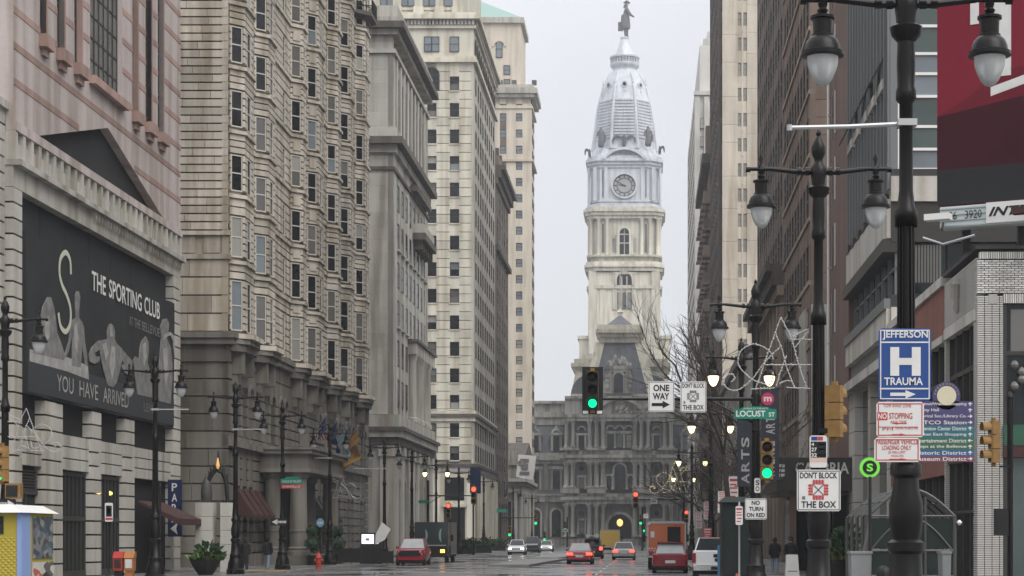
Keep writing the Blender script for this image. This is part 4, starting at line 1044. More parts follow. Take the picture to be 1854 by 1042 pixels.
    for (xa, xb, s) in ((x0, x2, -1), (x1, x3, 1)):
        t = 1.1
        MB().hexa([(xa - .15 * 0 + (0 if s > 0 else -.7) - (t if s < 0 else 0) + (0 if s < 0 else -.4), YC + .9), (xa + (.3 if s < 0 else t + .7), YC + .9), (xa + (.3 if s < 0 else t + .7), YC + 3), (xa + (-.7 - t if s < 0 else -.4), YC + 3)], hz_(712), hz_(615),
                  [(xb + (-.7 - t if s < 0 else -.3), YC + 5.2), (xb + (.3 if s < 0 else t + .7), YC + 5.2), (xb + (.3 if s < 0 else t + .7), YC + 7), (xb + (-.7 - t if s < 0 else -.3), YC + 7)]).build('roof_rib', ROOF, b)
    for (za, zb_, g) in ((hz_(616), hz_(606), .3), (hz_(606), hz_(599), 1.0), (hz_(599), hz_(592), 1.5), (hz_(592), hz_(584), 1.1)):
        MB().box(hx(1089) - g, hx(1154) + g, YC + 5 - g, YC + 20.5 + g, za, zb_).build('crown_cornice', ROOF, b)
    for i in range(12): FS(YC + 4.7).blk('modillion', M['hall'], hx(1088) + i * .73, hx(1088) + i * .73 + .3, hz_(605), hz_(600), 0, .9, b)
    frustum(hx(1096), hx(1147), YC + 6, YC + 19, hx(1120), hx(1123), YC + 12, YC + 13.5, hz_(584), hz_(560), 'hip_roof', M['slate'])
    fi = MB(); fi.lathe([(.8, -.3), (.6, .6), (.9, .9), (.3, 1.6), (.12, 2.2), (.08, 12.5), (.02, 12.8)], (hx(1121.5), YC + 12.7, hz_(561)), 8); fi.build('finial', ROOF, b)
    # big stone dormer with statues
    FD = FS(YC + 1.0); x = hx(1120)
    FD.ext(MB(), arch(x, 2.2, hz_(712), hz_(683), 10), -.5, 1.05).build('dormer_window', M['glass'], b)
    f = MB(); archring(FD, f, x, 2.2, hz_(712), hz_(683), .55, -3, 1.5, 10); FD.bx(f, x - 3.6, x - 1.65, hz_(712), hz_(690), -1, 1.1); FD.bx(f, x + 1.65, x + 3.6, hz_(712), hz_(690), -1, 1.1)
    FD.bx(f, x - 2.9, x - 1.65, hz_(690), hz_(668), -3, 1.1); FD.bx(f, x + 1.65, x + 2.9, hz_(690), hz_(668), -3, 1.1); FD.bx(f, x - 3.2, x + 3.2, hz_(668), hz_(662), -4, 1.4); FD.bx(f, x - 2.0, x + 2.0, hz_(673), hz_(668), -3, 1.2)
    f.build('dormer', M['hall'], b)
    cv = MB()
    for i in range(22):
        a = random.uniform(-2.9, 2.9); zt = hz_(661) + random.uniform(0, 2.9) * (1 - abs(a) / 3.2)
        cv.lathe([(.1, -.5), (.4, -.25), (.45, .15), (.15, .6)], FD.p(x + a, .6 - abs(a) * .1 - (zt - hz_(661)) * .25, zt), 7)
    for s in (-1, 1):
        for zt in (hz_(700), hz_(691), hz_(682)): cv.lathe([(.2, -.8), (.55, -.3), (.5, .3), (.25, .7), (.3, .95), (.1, 1.2)], FD.p(x + s * 2.7, 1.2, zt), 8)
    cv.build('carved_relief', M['hall'], b, smooth=True)
    # ---------------------------------------------------------------- tower behind the north range
    YT = 591.0; KT = 3500 / YT
    tx = lambda px: (px - 1170) / KT
    tz = lambda y: 1.85 + (973 - y) * (YT + 11.3 * max(0, min(1, (266 - y) / 130))) / 3500
    t = thing('clock_tower', 'tall pale clock tower with domed top and round clock face above city hall', 'tower', (tx(1130.5), YT + 11, 0))
    cx = tx(1130.5); CL = M['hall_clean']; DM = M['dome']
    cy = YT + 11.3
    def octa(h, ch): return [(cx - h + ch, cy - h), (cx + h - ch, cy - h), (cx + h, cy - h + ch), (cx + h, cy + h - ch), (cx + h - ch, cy + h), (cx - h + ch, cy + h), (cx - h, cy + h - ch), (cx - h, cy - h + ch)]
    def ring(h, ch, za, zb_, name, m, h2=None, ch2=None):
        return MB().hexa(octa(h, ch), za, zb_, octa(h2, ch2 if ch2 is not None else ch) if h2 else None).build(name, m, t)
    ring(13.2, 2.5, 0, tz(640), 'tower_base', CL, 12.4, 2.5); 
    for s in (-1, 1):
        MB().box(cx + s * 12.2 - 1.7, cx + s * 12.2 + 1.7, cy - 9, cy + 9, tz(668), tz(612)).build('buttress', CL, t)
        MB().box(cx + s * 12.3 - 2.1, cx + s * 12.3 + 2.1, cy - 9.4, cy + 9.4, tz(612), tz(606)).build('buttress_cap', CL, t)
    ring(11.2, 2.4, tz(640), tz(492), 'shaft', CL, 11.0)
    TF = FS(cy - 11.1)
    for (za, zb_, d) in ((tz(522), tz(516), .5), (tz(490), tz(483), .7), (tz(483), tz(478), 1.2), (tz(478), tz(473), .8), (tz(395), tz(389), .5), (tz(389), tz(383), 1.0), (tz(383), tz(378), 1.5), (tz(378), tz(374), .9), (tz(464), tz(460), .5)):
        ring(11.1 + d, 2.4 + d * .4, za, zb_, 'cornice', CL)
    # corner piers of the shaft
    for s in (-1, 1):
        TF.blk('corner_pier', CL, cx + s * 9.6 - 1.3, cx + s * 9.6 + 1.3, tz(640), tz(490), -.5, .35, t)
        TF.blk('pilaster', CL, cx + s * 6.6 - .9, cx + s * 6.6 + .9, tz(640), tz(522), -.5, .22, t)
    # tall double window of the shaft
    pz = MB(); TF.ext(pz, arch(cx, 4.6, tz(518), tz(506), 10), -.3, .1); lw = pz.build('arched_window', M['glass'], t)
    f = MB(); archring(TF, f, cx, 4.6, tz(518), tz(506), .5, -.3, .5, 10); f.build('window_surround', CL, t)
    for x in (cx - 1.55, cx, cx + 1.55): small_window(TF, t, x, tz(559), 1.15, tz(529) - tz(559), .08)
    f = MB()
    for x in (cx - .78, cx + .78): TF.bx(f, x - .16, x + .16, tz(559), tz(500), .05, .45)
    TF.bx(f, cx - 3.6, cx - 2.3, tz(560), tz(494), -.3, .3); TF.bx(f, cx + 2.3, cx + 3.6, tz(560), tz(494), -.3, .3); TF.bx(f, cx - 3.6, cx + 3.6, tz(496), tz(492), -.3, .4)
    f.build('mullion', CL, t)
    # belfry stage with columns
    ring(10.5, 2.6, tz(473), tz(395), 'belfry', CL)
    BF = FS(cy - 10.5)
    for x in (-10.2, -7.8, -5.3, 5.3, 7.8, 10.2):
        c = MB(); c.lathe([(.75, tz(462)), (.75, tz(460)), (.55, tz(458)), (.5, tz(401)), (.8, tz(395))], (cx + x, cy - 11.0 + (1.4 if abs(x) > 10 else 0), 0), 9); c.build('column', CL, t, smooth=True)
        if abs(x) > 10:
            c = MB(); c.lathe([(.75, tz(462)), (.75, tz(460)), (.55, tz(458)), (.5, tz(401)), (.8, tz(395))], (cx + x * 1.06, cy - 7.8, 0), 9); c.build('column', CL, t, smooth=True)
    for x in (-6.55, 6.55): BF.blk('niche', M['hall_dark'], cx + x - .35, cx + x + .35, tz(456), tz(404), -.2, .05, t)
    pz = MB(); BF.ext(pz, arch(cx, 2.9, tz(460), tz(421), 10), -.3, .12); aw = pz.build('arched_window', M['glass'], t)
    f = MB(); archring(BF, f, cx, 2.9, tz(460), tz(421), .7, -.3, .8, 10); f.build('window_surround', CL, t)
    f = MB(); BF.bx(f, cx - .1, cx + .1, tz(460), tz(413), .12, .2); BF.bx(f, cx - 1.4, cx + 1.4, tz(440), tz(438), .12, .2); BF.bx(f, cx - 1.4, cx + 1.4, tz(424), tz(422), .12, .2); f.build('glazing_bar', CL, aw)
    for s in (-1, 1):
        BF.blk('side_panel', M['hall'], cx + s * 3.2 - .5, cx + s * 3.2 + .5, tz(456), tz(430), -.2, .05, t)
        c = MB(); c.lathe([(.4, tz(460)), (.32, tz(458)), (.3, tz(428)), (.45, tz(425))], BF.p(cx + s * 2.35, .45, 0), 8); c.build('column', CL, t, smooth=True)
    BF.blk('balustrade', CL, cx - 3.6, cx + 3.6, tz(464), tz(460), -.1, 1.0, t)
    # painted clock stage
    ring(10.4, 3.0, tz(374), tz(300), 'clock_stage', DM)
    CF = FS(cy - 10.4)
    for (za, zb_, d) in ((tz(374), tz(368), 1.2), (tz(364), tz(361), .6), (tz(302), tz(297), .6), (tz(297), tz(291), 1.1), (tz(291), tz(286), 1.7), (tz(286), tz(281), 1.2)):
        ring(10.2 + d, 3.0 + d * .3, za, zb_, 'cornice', DM)
    ring(10.4, 3.2, tz(281), tz(266), 'attic', DM, 9.6)
    for x in (-9.0, -5.6, 5.6, 9.0):
        CF.blk('pilaster', DM, cx + x - .5, cx + x + .5, tz(362), tz(302), -.2, .45, t)
    for x in (-6.6, 6.6): CF.blk('niche', M['hall_dark'], cx + x - .2, cx + x + .2, tz(356), tz(306), -.2, .04, t)
    for s in (-1, 1):
        for yy in (cy - 8.4,):
            c = MB(); c.lathe([(.6, tz(366)), (.45, tz(362)), (.42, tz(306)), (.65, tz(301))], (cx + s * 10.9, yy, 0), 9); c.build('column', DM, t, smooth=True)
    ccz = tz(335)
    def disc(r0, r1, d0, d1, n=28):
        mb = MB()
        for i in range(n):
            a, e = 2 * math.pi * i / n, 2 * math.pi * (i + 1) / n
            CF.ext(mb, [(cx + r0 * math.cos(a), ccz + r0 * math.sin(a)), (cx + r1 * math.cos(a), ccz + r1 * math.sin(a)), (cx + r1 * math.cos(e), ccz + r1 * math.sin(e)), (cx + r0 * math.cos(e), ccz + r0 * math.sin(e))], d0, d1)
        return mb
    face = MB(); CF.ext(face, [(cx + 3.5 * math.cos(2 * math.pi * i / 28), ccz + 3.5 * math.sin(2 * math.pi * i / 28)) for i in range(28)], -.1, .3)
    fo = face.build('clock_face', plain('clock_dial', (.33, .34, .33), .4), t)
    disc(3.45, 4.0, -.1, .9).build('rim', DM, fo); disc(2.15, 2.35, .3, .36).build('inner_ring', M['dark_metal'], fo); disc(3.2, 3.45, .3, .36).build('outer_ring', M['dark_metal'], fo)
    for i in range(12):
        a = math.pi / 2 - i * math.pi / 6; nm = MB(); ca, sa = math.cos(a), math.sin(a)
        CF.ext(nm, [(cx + 2.45 * ca - .12 * sa, ccz + 2.45 * sa + .12 * ca), (cx + 2.45 * ca + .12 * sa, ccz + 2.45 * sa - .12 * ca), (cx + 3.15 * ca + .16 * sa, ccz + 3.15 * sa - .16 * ca), (cx + 3.15 * ca - .16 * sa, ccz + 3.15 * sa + .16 * ca)], .3, .37)
        nm.build('hour_mark', M['dark_metal'], fo)
    for a, ln, wd in ((math.radians(150), 2.9, .16), (math.radians(172), 2.0, .2)):
        hm_ = MB(); ca, sa = math.cos(a), math.sin(a)
        CF.ext(hm_, [(cx - .5 * ca - wd * sa, ccz - .5 * sa + wd * ca), (cx - .5 * ca + wd * sa, ccz - .5 * sa - wd * ca), (cx + ln * ca + .05 * sa, ccz + ln * sa - .05 * ca), (cx + ln * ca - .05 * sa, ccz + ln * sa + .05 * ca)], .38, .44)
        hm_.build('hand', M['dark_metal'], fo)
    # segmental hood over the clock
    hd = MB(); n = 14; R0 = 8.2
    for i in range(n):
        a, e = math.pi * (.2 + .6 * i / n), math.pi * (.2 + .6 * (i + 1) / n)
        f = lambda r, q: (cx + r * math.cos(q), tz(286) - 4.9 + r * math.sin(q))
        CF.ext(hd, [f(R0 - .8, a), f(R0, a), f(R0, e), f(R0 - .8, e)], -1.5, 1.9)
    hd.build('arched_hood', DM, t)
    # dome: eight ribbed faces
    prof = [(10.0, 266), (9.75, 255), (9.4, 240), (9.0, 225), (8.55, 205), (8.1, 190), (7.4, 175), (6.7, 160), (5.6, 146), (4.4, 134)]
    dm = MB()
    for (r0, y0), (r1, y1) in zip(prof[:-1], prof[1:]):
        dm.hexa(octa(r0, r0 * .58), tz(y0), tz(y1), octa(r1, r1 * .58))
    dm.build('dome', DM, t)
    def rad(y):
        for (r0, y0), (r1, y1) in zip(prof[:-1], prof[1:]):
            if y1 <= y <= y0: return r0 + (r1 - r0) * (y0 - y) / (y0 - y1)
        return prof[-1][0]
    rb = MB()
    for k in range(8):
        a = math.pi / 8 + k * math.pi / 4
        pts = [(cx + (rad(y) * 1.085) * math.cos(a), cy + (rad(y) * 1.085) * math.sin(a), tz(y)) for y in (266, 255, 240, 225, 205, 190, 175, 160, 146, 135)]
        MB().tube(pts, .55, 6, .3).build('rib', DM, t)
    for k in range(3):                                                        # slatted panels on the three faces in view
        a = -math.pi / 2 + (k - 1) * math.pi / 4; sl = MB()
        for q in range(13):
            y = 248 - q * 5.2; r = rad(y) + .1; c_ = .34 * r
            ca, sa = math.cos(a), math.sin(a); r *= 1.0 if k == 1 else .985
            for zt in (tz(y),):
                pA = (cx + r * ca - c_ * sa, cy + r * sa + c_ * ca); pB = (cx + r * ca + c_ * sa, cy + r * sa - c_ * ca)
                o = .35
                q4 = [(pB[0], pB[1]), (pA[0], pA[1]), (pA[0] + o * ca, pA[1] + o * sa), (pB[0] + o * ca, pB[1] + o * sa)]
                ar = sum(q4[i][0] * q4[(i + 1) % 4][1] - q4[(i + 1) % 4][0] * q4[i][1] for i in range(4))
                MB().hexa(q4 if ar > 0 else q4[::-1], zt, zt + .42).build('slat', DM, t)
    # round dormers near the top and their finials
    for k in range(8):
        a = -math.pi / 2 + k * math.pi / 4
        for (y, rr, s) in ((158, 1.0, 1.0), (170, .5, .55), ):
            r = rad(y) * .98; c0 = Vector((cx + r * math.cos(a), cy + r * math.sin(a), tz(y))); nn = Vector((math.cos(a), math.sin(a), 0)); tt = Vector((-math.sin(a), math.cos(a), 0))
            m = MB(); vs = []
            for j in range(2):
                for i in range(12):
                    q = 2 * math.pi * i / 12; vs.append(c0 + nn * (j * .8 * s - .2) + tt * (rr * math.cos(q)) + Vector((0, 0, rr * 1.1 * math.sin(q))))
            m.add(vs, [tuple(range(12)), tuple(range(23, 11, -1))] + [(i, 12 + i, 12 + (i + 1) % 12, (i + 1) % 12) for i in range(12)])
            m.build('round_dormer', DM, t)
            if s == 1:
                m = MB(); vs = [c0 + nn * .68 + tt * (.55 * math.cos(2 * math.pi * i / 10)) + Vector((0, 0, .6 * math.sin(2 * math.pi * i / 10))) for i in range(10)]
                m.add(vs, [tuple(range(10)), tuple(range(9, -1, -1))]); m.build('dark_opening', M['hall_dark'], t)
        a2 = a + math.pi / 8; r = rad(160) * 1.05
        f = MB(); f.lathe([(.5, -1.2), (.55, 0), (.3, .5), (.42, 1.2), (.25, 1.7), (.05, 2.8)], (cx + r * math.cos(a2), cy + r * math.sin(a2), tz(160)), 8); f.build('finial', DM, t)
    # neck, gallery, cone
    tp = MB(); tp.lathe([(4.7, tz(137)), (4.3, tz(134)), (3.9, tz(131)), (3.6, tz(127)), (3.7, tz(125)), (4.4, tz(122)), (4.6, tz(119)), (4.6, tz(116)), (3.2, tz(115.5)), (3.2, tz(103)), (2.9, tz(100)), (2.7, tz(95)), (2.0, tz(84)), (1.35, tz(74)), (1.2, tz(70.5)), (1.35, tz(70)), (1.35, tz(67.5)), (1.0, tz(66.5))], (cx, cy, 0), 20)
    tp.build('lantern', DM, t, smooth=True)
    for i in range(30):
        a = 2 * math.pi * i / 30; 
        place('baluster', unit(DM), t, (cx + 4.35 * math.cos(a), cy + 4.35 * math.sin(a), tz(111.5)), a, (.22, .3, tz(107) - tz(116)))
    MB().lathe([(4.2, tz(107)), (4.65, tz(106.5)), (4.65, tz(103.5)), (4.2, tz(103))], (cx, cy, 0), 24).build('gallery_rail', DM, t)
    return (cx, cy, tz)
TCX, TCY, TZ = city_hall()

# ------------------------------------------------------------------ skinned figures
def skin_mesh(nodes, edges, mats, sub=1, root=0, name='body'):
    """nodes: list of (x, y, z, r) or (x, y, z, rx, ry); one continuous skin over connected edges"""
    me = bpy.data.meshes.new(name); me.from_pydata([n[:3] for n in nodes], edges, [])
    o = bpy.data.objects.new(name, me); COL.objects.link(o)
    sm = o.modifiers.new('skin', 'SKIN'); sm.use_smooth_shade = True; sm.branch_smoothing = .4
    for i, d in enumerate(me.skin_vertices[0].data):
        n = nodes[i]; d.radius = (n[3], n[4] if len(n) > 4 else n[3]); d.use_root = (i == root)
    if sub:
        s2 = o.modifiers.new('sub', 'SUBSURF'); s2.levels = sub; s2.render_levels = sub
    dg = bpy.context.evaluated_depsgraph_get(); ev = o.evaluated_get(dg)
    out = bpy.data.meshes.new_from_object(ev)
    bpy.data.objects.remove(o); bpy.data.meshes.remove(me)
    out.materials.clear(); out.materials.append(mats)
    out.polygons.foreach_set('use_smooth', [True] * len(out.polygons))
    return out

def tower_figures():
    cx, cy, tz = TCX, TCY, TZ
    # the founder's statue, 11 m tall, facing right, one hand held out
    z0 = tz(67.0); h = tz(1) - z0
    t = thing('tower_statue', 'dark bronze standing man in long coat and hat atop the clock tower', 'statue', (cx + .3, cy, z0))
    u = h / 1.8
    P = lambda x, z, r, y=0, ry=None: (x * u, y * u, z * u, r * u) if ry is None else (x * u, y * u, z * u, r * u, ry * u)
    nodes = [P(0, .92, .17), P(.02, 1.12, .16), P(.03, 1.32, .19), P(.035, 1.47, .075), P(.045, 1.53, .065), P(.055, 1.64, .098),       # 0-5 trunk, neck, head
             P(.02, .74, .15), P(-.02, .55, .10, -.06), P(-.02, .30, .075, -.07), P(-.02, .05, .06, -.08), P(.07, .03, .05, -.08),         # 6-10 left leg
             P(.05, .55, .10, .08), P(.06, .30, .075, .09), P(.07, .05, .06, .10), P(.16, .03, .05, .10),                                   # 11-14 right leg
             P(.06, 1.36, .10, -.17), P(.16, 1.15, .085, -.2), P(.28, 1.02, .065, -.2), P(.36, .98, .045, -.2), P(.43, .965, .022, -.215), P(.435, .955, .022, -.2), P(.43, .945, .022, -.185), P(.42, .935, .02, -.17), P(.39, .945, .018, -.17),   # 15-23 arm held out with fingers
             P(-.02, 1.36, .10, .18), P(-.06, 1.14, .085, .22), P(-.10, .93, .065, .18), P(-.12, .85, .05, .15)]
    edges = [(0, 1), (1, 2), (2, 3), (3, 4), (4, 5), (0, 6), (6, 7), (7, 8), (8, 9), (9, 10), (6, 11), (11, 12), (12, 13), (13, 14), (2, 15), (15, 16), (16, 17), (17, 18), (18, 19), (18, 20), (18, 21), (18, 22), (18, 23), (2, 24), (24, 25), (25, 26), (26, 27)]
    me = skin_mesh(nodes, edges, M['bronze'], 1, 0); place('body', me, t, (cx + .3, cy, z0))
    X, Y, Z = cx + .3, cy, z0
    ct = MB(); ct.lathe([(.24 * u, .42 * u), (.25 * u, .55 * u), (.22 * u, .9 * u), (.2 * u, 1.08 * u)], (X - .02 * u, Y, Z), 12); ct.build('coat_skirt', M['bronze'], t, smooth=True)
    ht = MB(); ht.lathe([(.05 * u, 1.70 * u), (.17 * u, 1.695 * u), (.18 * u, 1.715 * u), (.10 * u, 1.73 * u), (.095 * u, 1.79 * u), (.03 * u, 1.815 * u)], (X + .055 * u, Y, Z), 12); ht.build('hat', M['bronze'], t, smooth=True)
    pl = MB(); pl.box(X - .38 * u, X - .12 * u, Y - .05 * u, Y + .25 * u, Z + .36 * u, Z + .74 * u); pl.build('charter_and_stump', M['bronze'], t)
    wg = MB(); wg.tube([(X + .06 * u, Y, Z + 1.62 * u), (X - .03 * u, Y, Z + 1.55 * u), (X - .06 * u, Y, Z + 1.45 * u)], .075 * u, 7); wg.build('hair', M['bronze'], t, smooth=True)
    nb = MB(); nb.tube([(X + .14 * u, Y, Z + 1.64 * u), (X + .185 * u, Y, Z + 1.615 * u)], .02 * u, 5); nb.build('nose', M['bronze'], t)
    # bronze groups and eagles round the dome's foot
    def group(px, y0, hh, label):
        x = (px - 1170) / (3500 / 591.0); z = tz(y0); v = hh / 1.8; yy = cy - 10.2
        t = thing('bronze_group', label, 'statue', (x, yy, z), 'bronze groups at the foot of the dome')
        N = [(0, 0, .95 * v, .2 * v), (0, 0, 1.3 * v, .22 * v), (0, 0, 1.5 * v, .07 * v), (0, -.02, 1.66 * v, .12 * v), (0, 0, .6 * v, .24 * v), (0, 0, .05 * v, .3 * v), (.22 * v, 0, 1.25 * v, .08 * v), (.3 * v, -.1 * v, .95 * v, .07 * v), (-.22 * v, 0, 1.25 * v, .08 * v), (-.28 * v, -.1 * v, .9 * v, .07 * v), (.25 * v, 0, .5 * v, .12 * v), (.3 * v, 0, .8 * v, .1 * v), (.3 * v, 0, 1.0 * v, .09 * v)]
        E = [(0, 1), (1, 2), (2, 3), (0, 4), (4, 5), (1, 6), (6, 7), (1, 8), (8, 9), (4, 10), (10, 11), (11, 12)]
        place('body', skin_mesh(N, E, M['bronze'], 1, 0), t, (x, yy, z))
    group(1088, 268, 7.4, 'dark bronze standing figure left of the clock tower eagle')
    group(1173.5, 266, 7.4, 'dark bronze standing figure with child right of the clock tower eagle')
    def eagle(px, y0, s, label, yaw):
        x = (px - 1170) / (3500 / 591.0); z = tz(y0); yy = cy - 10.6 if yaw == 0 else cy - 9.6
        t = thing('bronze_eagle', label, 'statue', (x, yy, z), 'bronze eagles on the tower cornice')
        N = [(0, 0, .5 * s, .3 * s), (0, -.1 * s, 1.0 * s, .3 * s), (0, -.3 * s, 1.4 * s, .16 * s), (0, -.5 * s, 1.5 * s, .12 * s), (0, .1 * s, .05 * s, .2 * s)]
        E = [(0, 1), (1, 2), (2, 3), (0, 4)]
        for q in (-1, 1):
            b = len(N); dx = (q, 0) if yaw == 0 else (yaw * .6, .5 * q)
            N += [(dx[0] * .5 * s, dx[1] * s, 1.3 * s, .16 * s), (dx[0] * 1.0 * s, dx[1] * s, 1.5 * s, .16 * s), (dx[0] * 1.35 * s, dx[1] * s, 1.1 * s, .16 * s), (dx[0] * 1.4 * s, dx[1] * s, .5 * s, .08 * s)]
            E += [(1, b), (b, b + 1), (b + 1, b + 2), (b + 2, b + 3)]
        place('body', skin_mesh(N, E, M['bronze'], 1, 0), t, (x, yy, z))
    eagle(1130, 265, 2.4, 'dark bronze eagle with spread wings above the clock', 0)
    eagle(1067.5, 283, 1.7, 'small bronze eagle on the left end of the clock cornice', -1)
    eagle(1194.5, 278, 1.7, 'small bronze eagle on the right end of the clock cornice', 1)
tower_figures()
# ================================================================== RIGHT SIDE
XG = 9.7
def white_brick_shop():
    Y0, Y1 = 56.6, 62.9
    G = FS(Y0); F = FW(XG)
    b = thing('white_brick_shop', 'two storey white glazed brick corner shop with dark windows', 'building', (14, 60, 0))
    MB().box(XG + .25, 24, Y0 + .25, Y1, .1, 10.3).build('wall', M['mortar'], b)
    bl, bh, jt = .20, .046, .019
    cnt = [0]; more = MB()
    def bricks(FF, u0, u1, z0, z1, off=0.0, obj=True, stack=False):
        k = int((z1 - z0) / (bh + jt))
        for r in range(k):
            u = u0 - (0 if stack else (bl * .5 if r % 2 else 0)) ; z = z0 + r * (bh + jt)
            while u < u1 - .02:
                a, e = max(u, u0), min(u + bl, u1)
                if e - a > .03:
                    if obj and cnt[0] < 300: FF.blk('brick', M['white_brick'], a, e, z, z + bh, -.25, random.uniform(-.004, .004), b); cnt[0] += 1
                    else: FF.bx(more, a, e, z, z + bh, -.25, random.uniform(-.004, .004))
                u += bl + jt
    X1 = XG + .75                          # right edge of the corner pillar
    bricks(G, XG, 11.35, 9.02, 10.0); 
    # soldier courses
    def soldiers(u0, u1, z0, z1):
        u = u0
        while u < u1 - .04:
            if cnt[0] < 300: G.blk('brick', M['white_brick'], u, u + bh, z0, z1, -.25, random.uniform(-.004, .004), b); cnt[0] += 1
            else: G.bx(more, u, u + bh, z0, z1, -.25, 0)
            u += bh + jt
    soldiers(XG + .07, 11.35, 10.02, 10.22); soldiers(X1 + .02, 11.35, 8.72, 8.99)
    bricks(G, XG, X1, .3, 8.98, stack=True, obj=False)
    bricks(G, 11.37, 16, 8.72, 10.2, obj=False)
    G.blk('corner_tile', M['pale_grey'], XG + .33, XG + .58, 8.70, 8.98, -.2, .01, b)
    bricks(F, Y0 + .26, Y1, 8.6, 10.1, obj=False); bricks(F, Y0 + .26, Y0 + .7, .3, 8.58, obj=False); bricks(F, Y1 - .35, Y1, .3, 8.58, obj=False)
    more.build('brickwork', M['white_brick'], b, kind='stuff')
    # coping
    G.blk('coping', M['dark_frame'], XG - .05, 24, 10.3, 10.4, -.5, .05, b); F.blk('coping', M['dark_frame'], Y0 + .55, Y1, 10.3, 10.42, -.5, .05, b)
    # south window, shop band
    G.blk('shop_window', M['shop'], X1 + .04, 23, 4.0, 8.70, -.22, -.18, b); G.blk('transom', M['curtain'], X1 + .25, 23, 7.3, 8.55, -.18, -.15, b)
    f = MB(); G.bx(f, X1, X1 + .12, .3, 8.70, -.2, -.08); G.bx(f, X1 + .12, 23, 7.2, 7.32, -.2, -.1)
    for u in (12.1, 13.8, 15.5): G.bx(f, u, u + .1, .3, 8.70, -.2, -.1)
    f.build('window_frame', M['dark_frame'], b)
    G.blk('fascia', M['awning_green'], X1, 23, 4.55, 5.15, -.2, .12, b); G.blk('fascia_stripe', M['maroon'], X1, 23, 4.2, 4.55, -.2, .1, b)
    G.blk('shop_window', M['glass_green'], X1 + .14, 23, .6, 4.2, -.22, -.17, b); G.blk('stall_riser', M['dark_frame'], X1, 23, .1, .6, -.2, .02, b)
    for i in range(6):
        bl_ = MB(); bl_.lathe([(.03, -.14), (.13, -.06), (.15, .02), (.09, .12), (.02, .16)], G.p(X1 + .35 + (i % 3) * .22, -.10, 6.9 - (i // 3) * .42 - (i % 2) * .2), 8); bl_.build('paper_lantern', M['curtain'], b)
    # west windows
    F.blk('lintel', M['white_stone'], Y0 + .3, Y1, 8.25, 8.58, -.2, .03, b)
    F.blk('shop_window', M['shop'], Y0 + .7, Y1 - .35, 4.5, 8.25, -.3, -.25, b); F.blk('shop_window', M['shop'], Y0 + .7, Y1 - .35, .4, 4.2, -.3, -.25, b)
    f = MB()
    for i in range(5): u = Y0 + .7 + i * (Y1 - Y0 - 1.05) / 4; F.bx(f, u - .06, u + .06, .4, 8.25, -.25, -.12)
    F.bx(f, Y0 + .7, Y1 - .35, 6.9, 7.05, -.25, -.13); F.bx(f, Y0 + .7, Y1 - .35, 4.2, 4.5, -.25, -.05); F.bx(f, Y0 + .7, Y1 - .35, 2.6, 2.7, -.25, -.13)
    f.build('window_frame', M['dark_frame'], b)
    # carved bracket on the west wall
    cv = MB(); cv.lathe([(.03, -.55), (.12, -.4), (.10, -.2), (.2, .0), (.16, .2), (.22, .35), (.08, .5)], F.p(Y0 + 3.4, .06, 9.35), 8); cv.build('carved_ornament', M['pale_grey'], b, smooth=True)
M['awning_green'] = plain('shopfront_green', (.03, .085, .055), .5)
white_brick_shop()

def red_low():
    F = FW(XG); Y0, Y1 = 62.95, 76.75
    b = thing('red_panel_shop', 'low red panelled shop between white brick and white banded buildings', 'building', (14, 70, 0))
    MB().box(XG + .3, 22, Y0, Y1, .1, 10.1).build('wall', M['red_panel'], b)
    for (a, e) in ((Y0, 67.4), (67.42, 72.0), (72.02, Y1)): F.blk('wall_panel', M['red_panel'], a, e, 8.45, 10.05, -.3, 0, b)
    F.blk('coping', M['white_stone'], Y0, Y1, 10.05, 10.35, -.6, .1, b); F.blk('ledge', M['white_stone'], Y0, Y1, 8.2, 8.45, -.3, .06, b)
    F.blk('shop_window', M['shop'], Y0, Y1, 5.2, 8.2, -.28, -.22, b); F.blk('shop_window', M['shop'], Y0, Y1, .5, 3.9, -.28, -.22, b)
    F.blk('wall_panel', M['red_panel'], Y0, Y1, 3.9, 5.2, -.3, -.02, b); F.blk('stall_riser', M['dark_frame'], Y0, Y1, .1, .5, -.3, 0, b)
    f = MB()
    for i in range(10): u = Y0 + .1 + i * (Y1 - Y0 - .2) / 9; F.bx(f, u - .06, u + .06, .5, 3.9, -.22, -.08); F.bx(f, u - .06, u + .06, 5.2, 8.2, -.22, -.08)
    F.bx(f, Y0, Y1, 6.9, 7.0, -.2, -.1); f.build('window_frame', M['dark_frame'], b)
red_low()

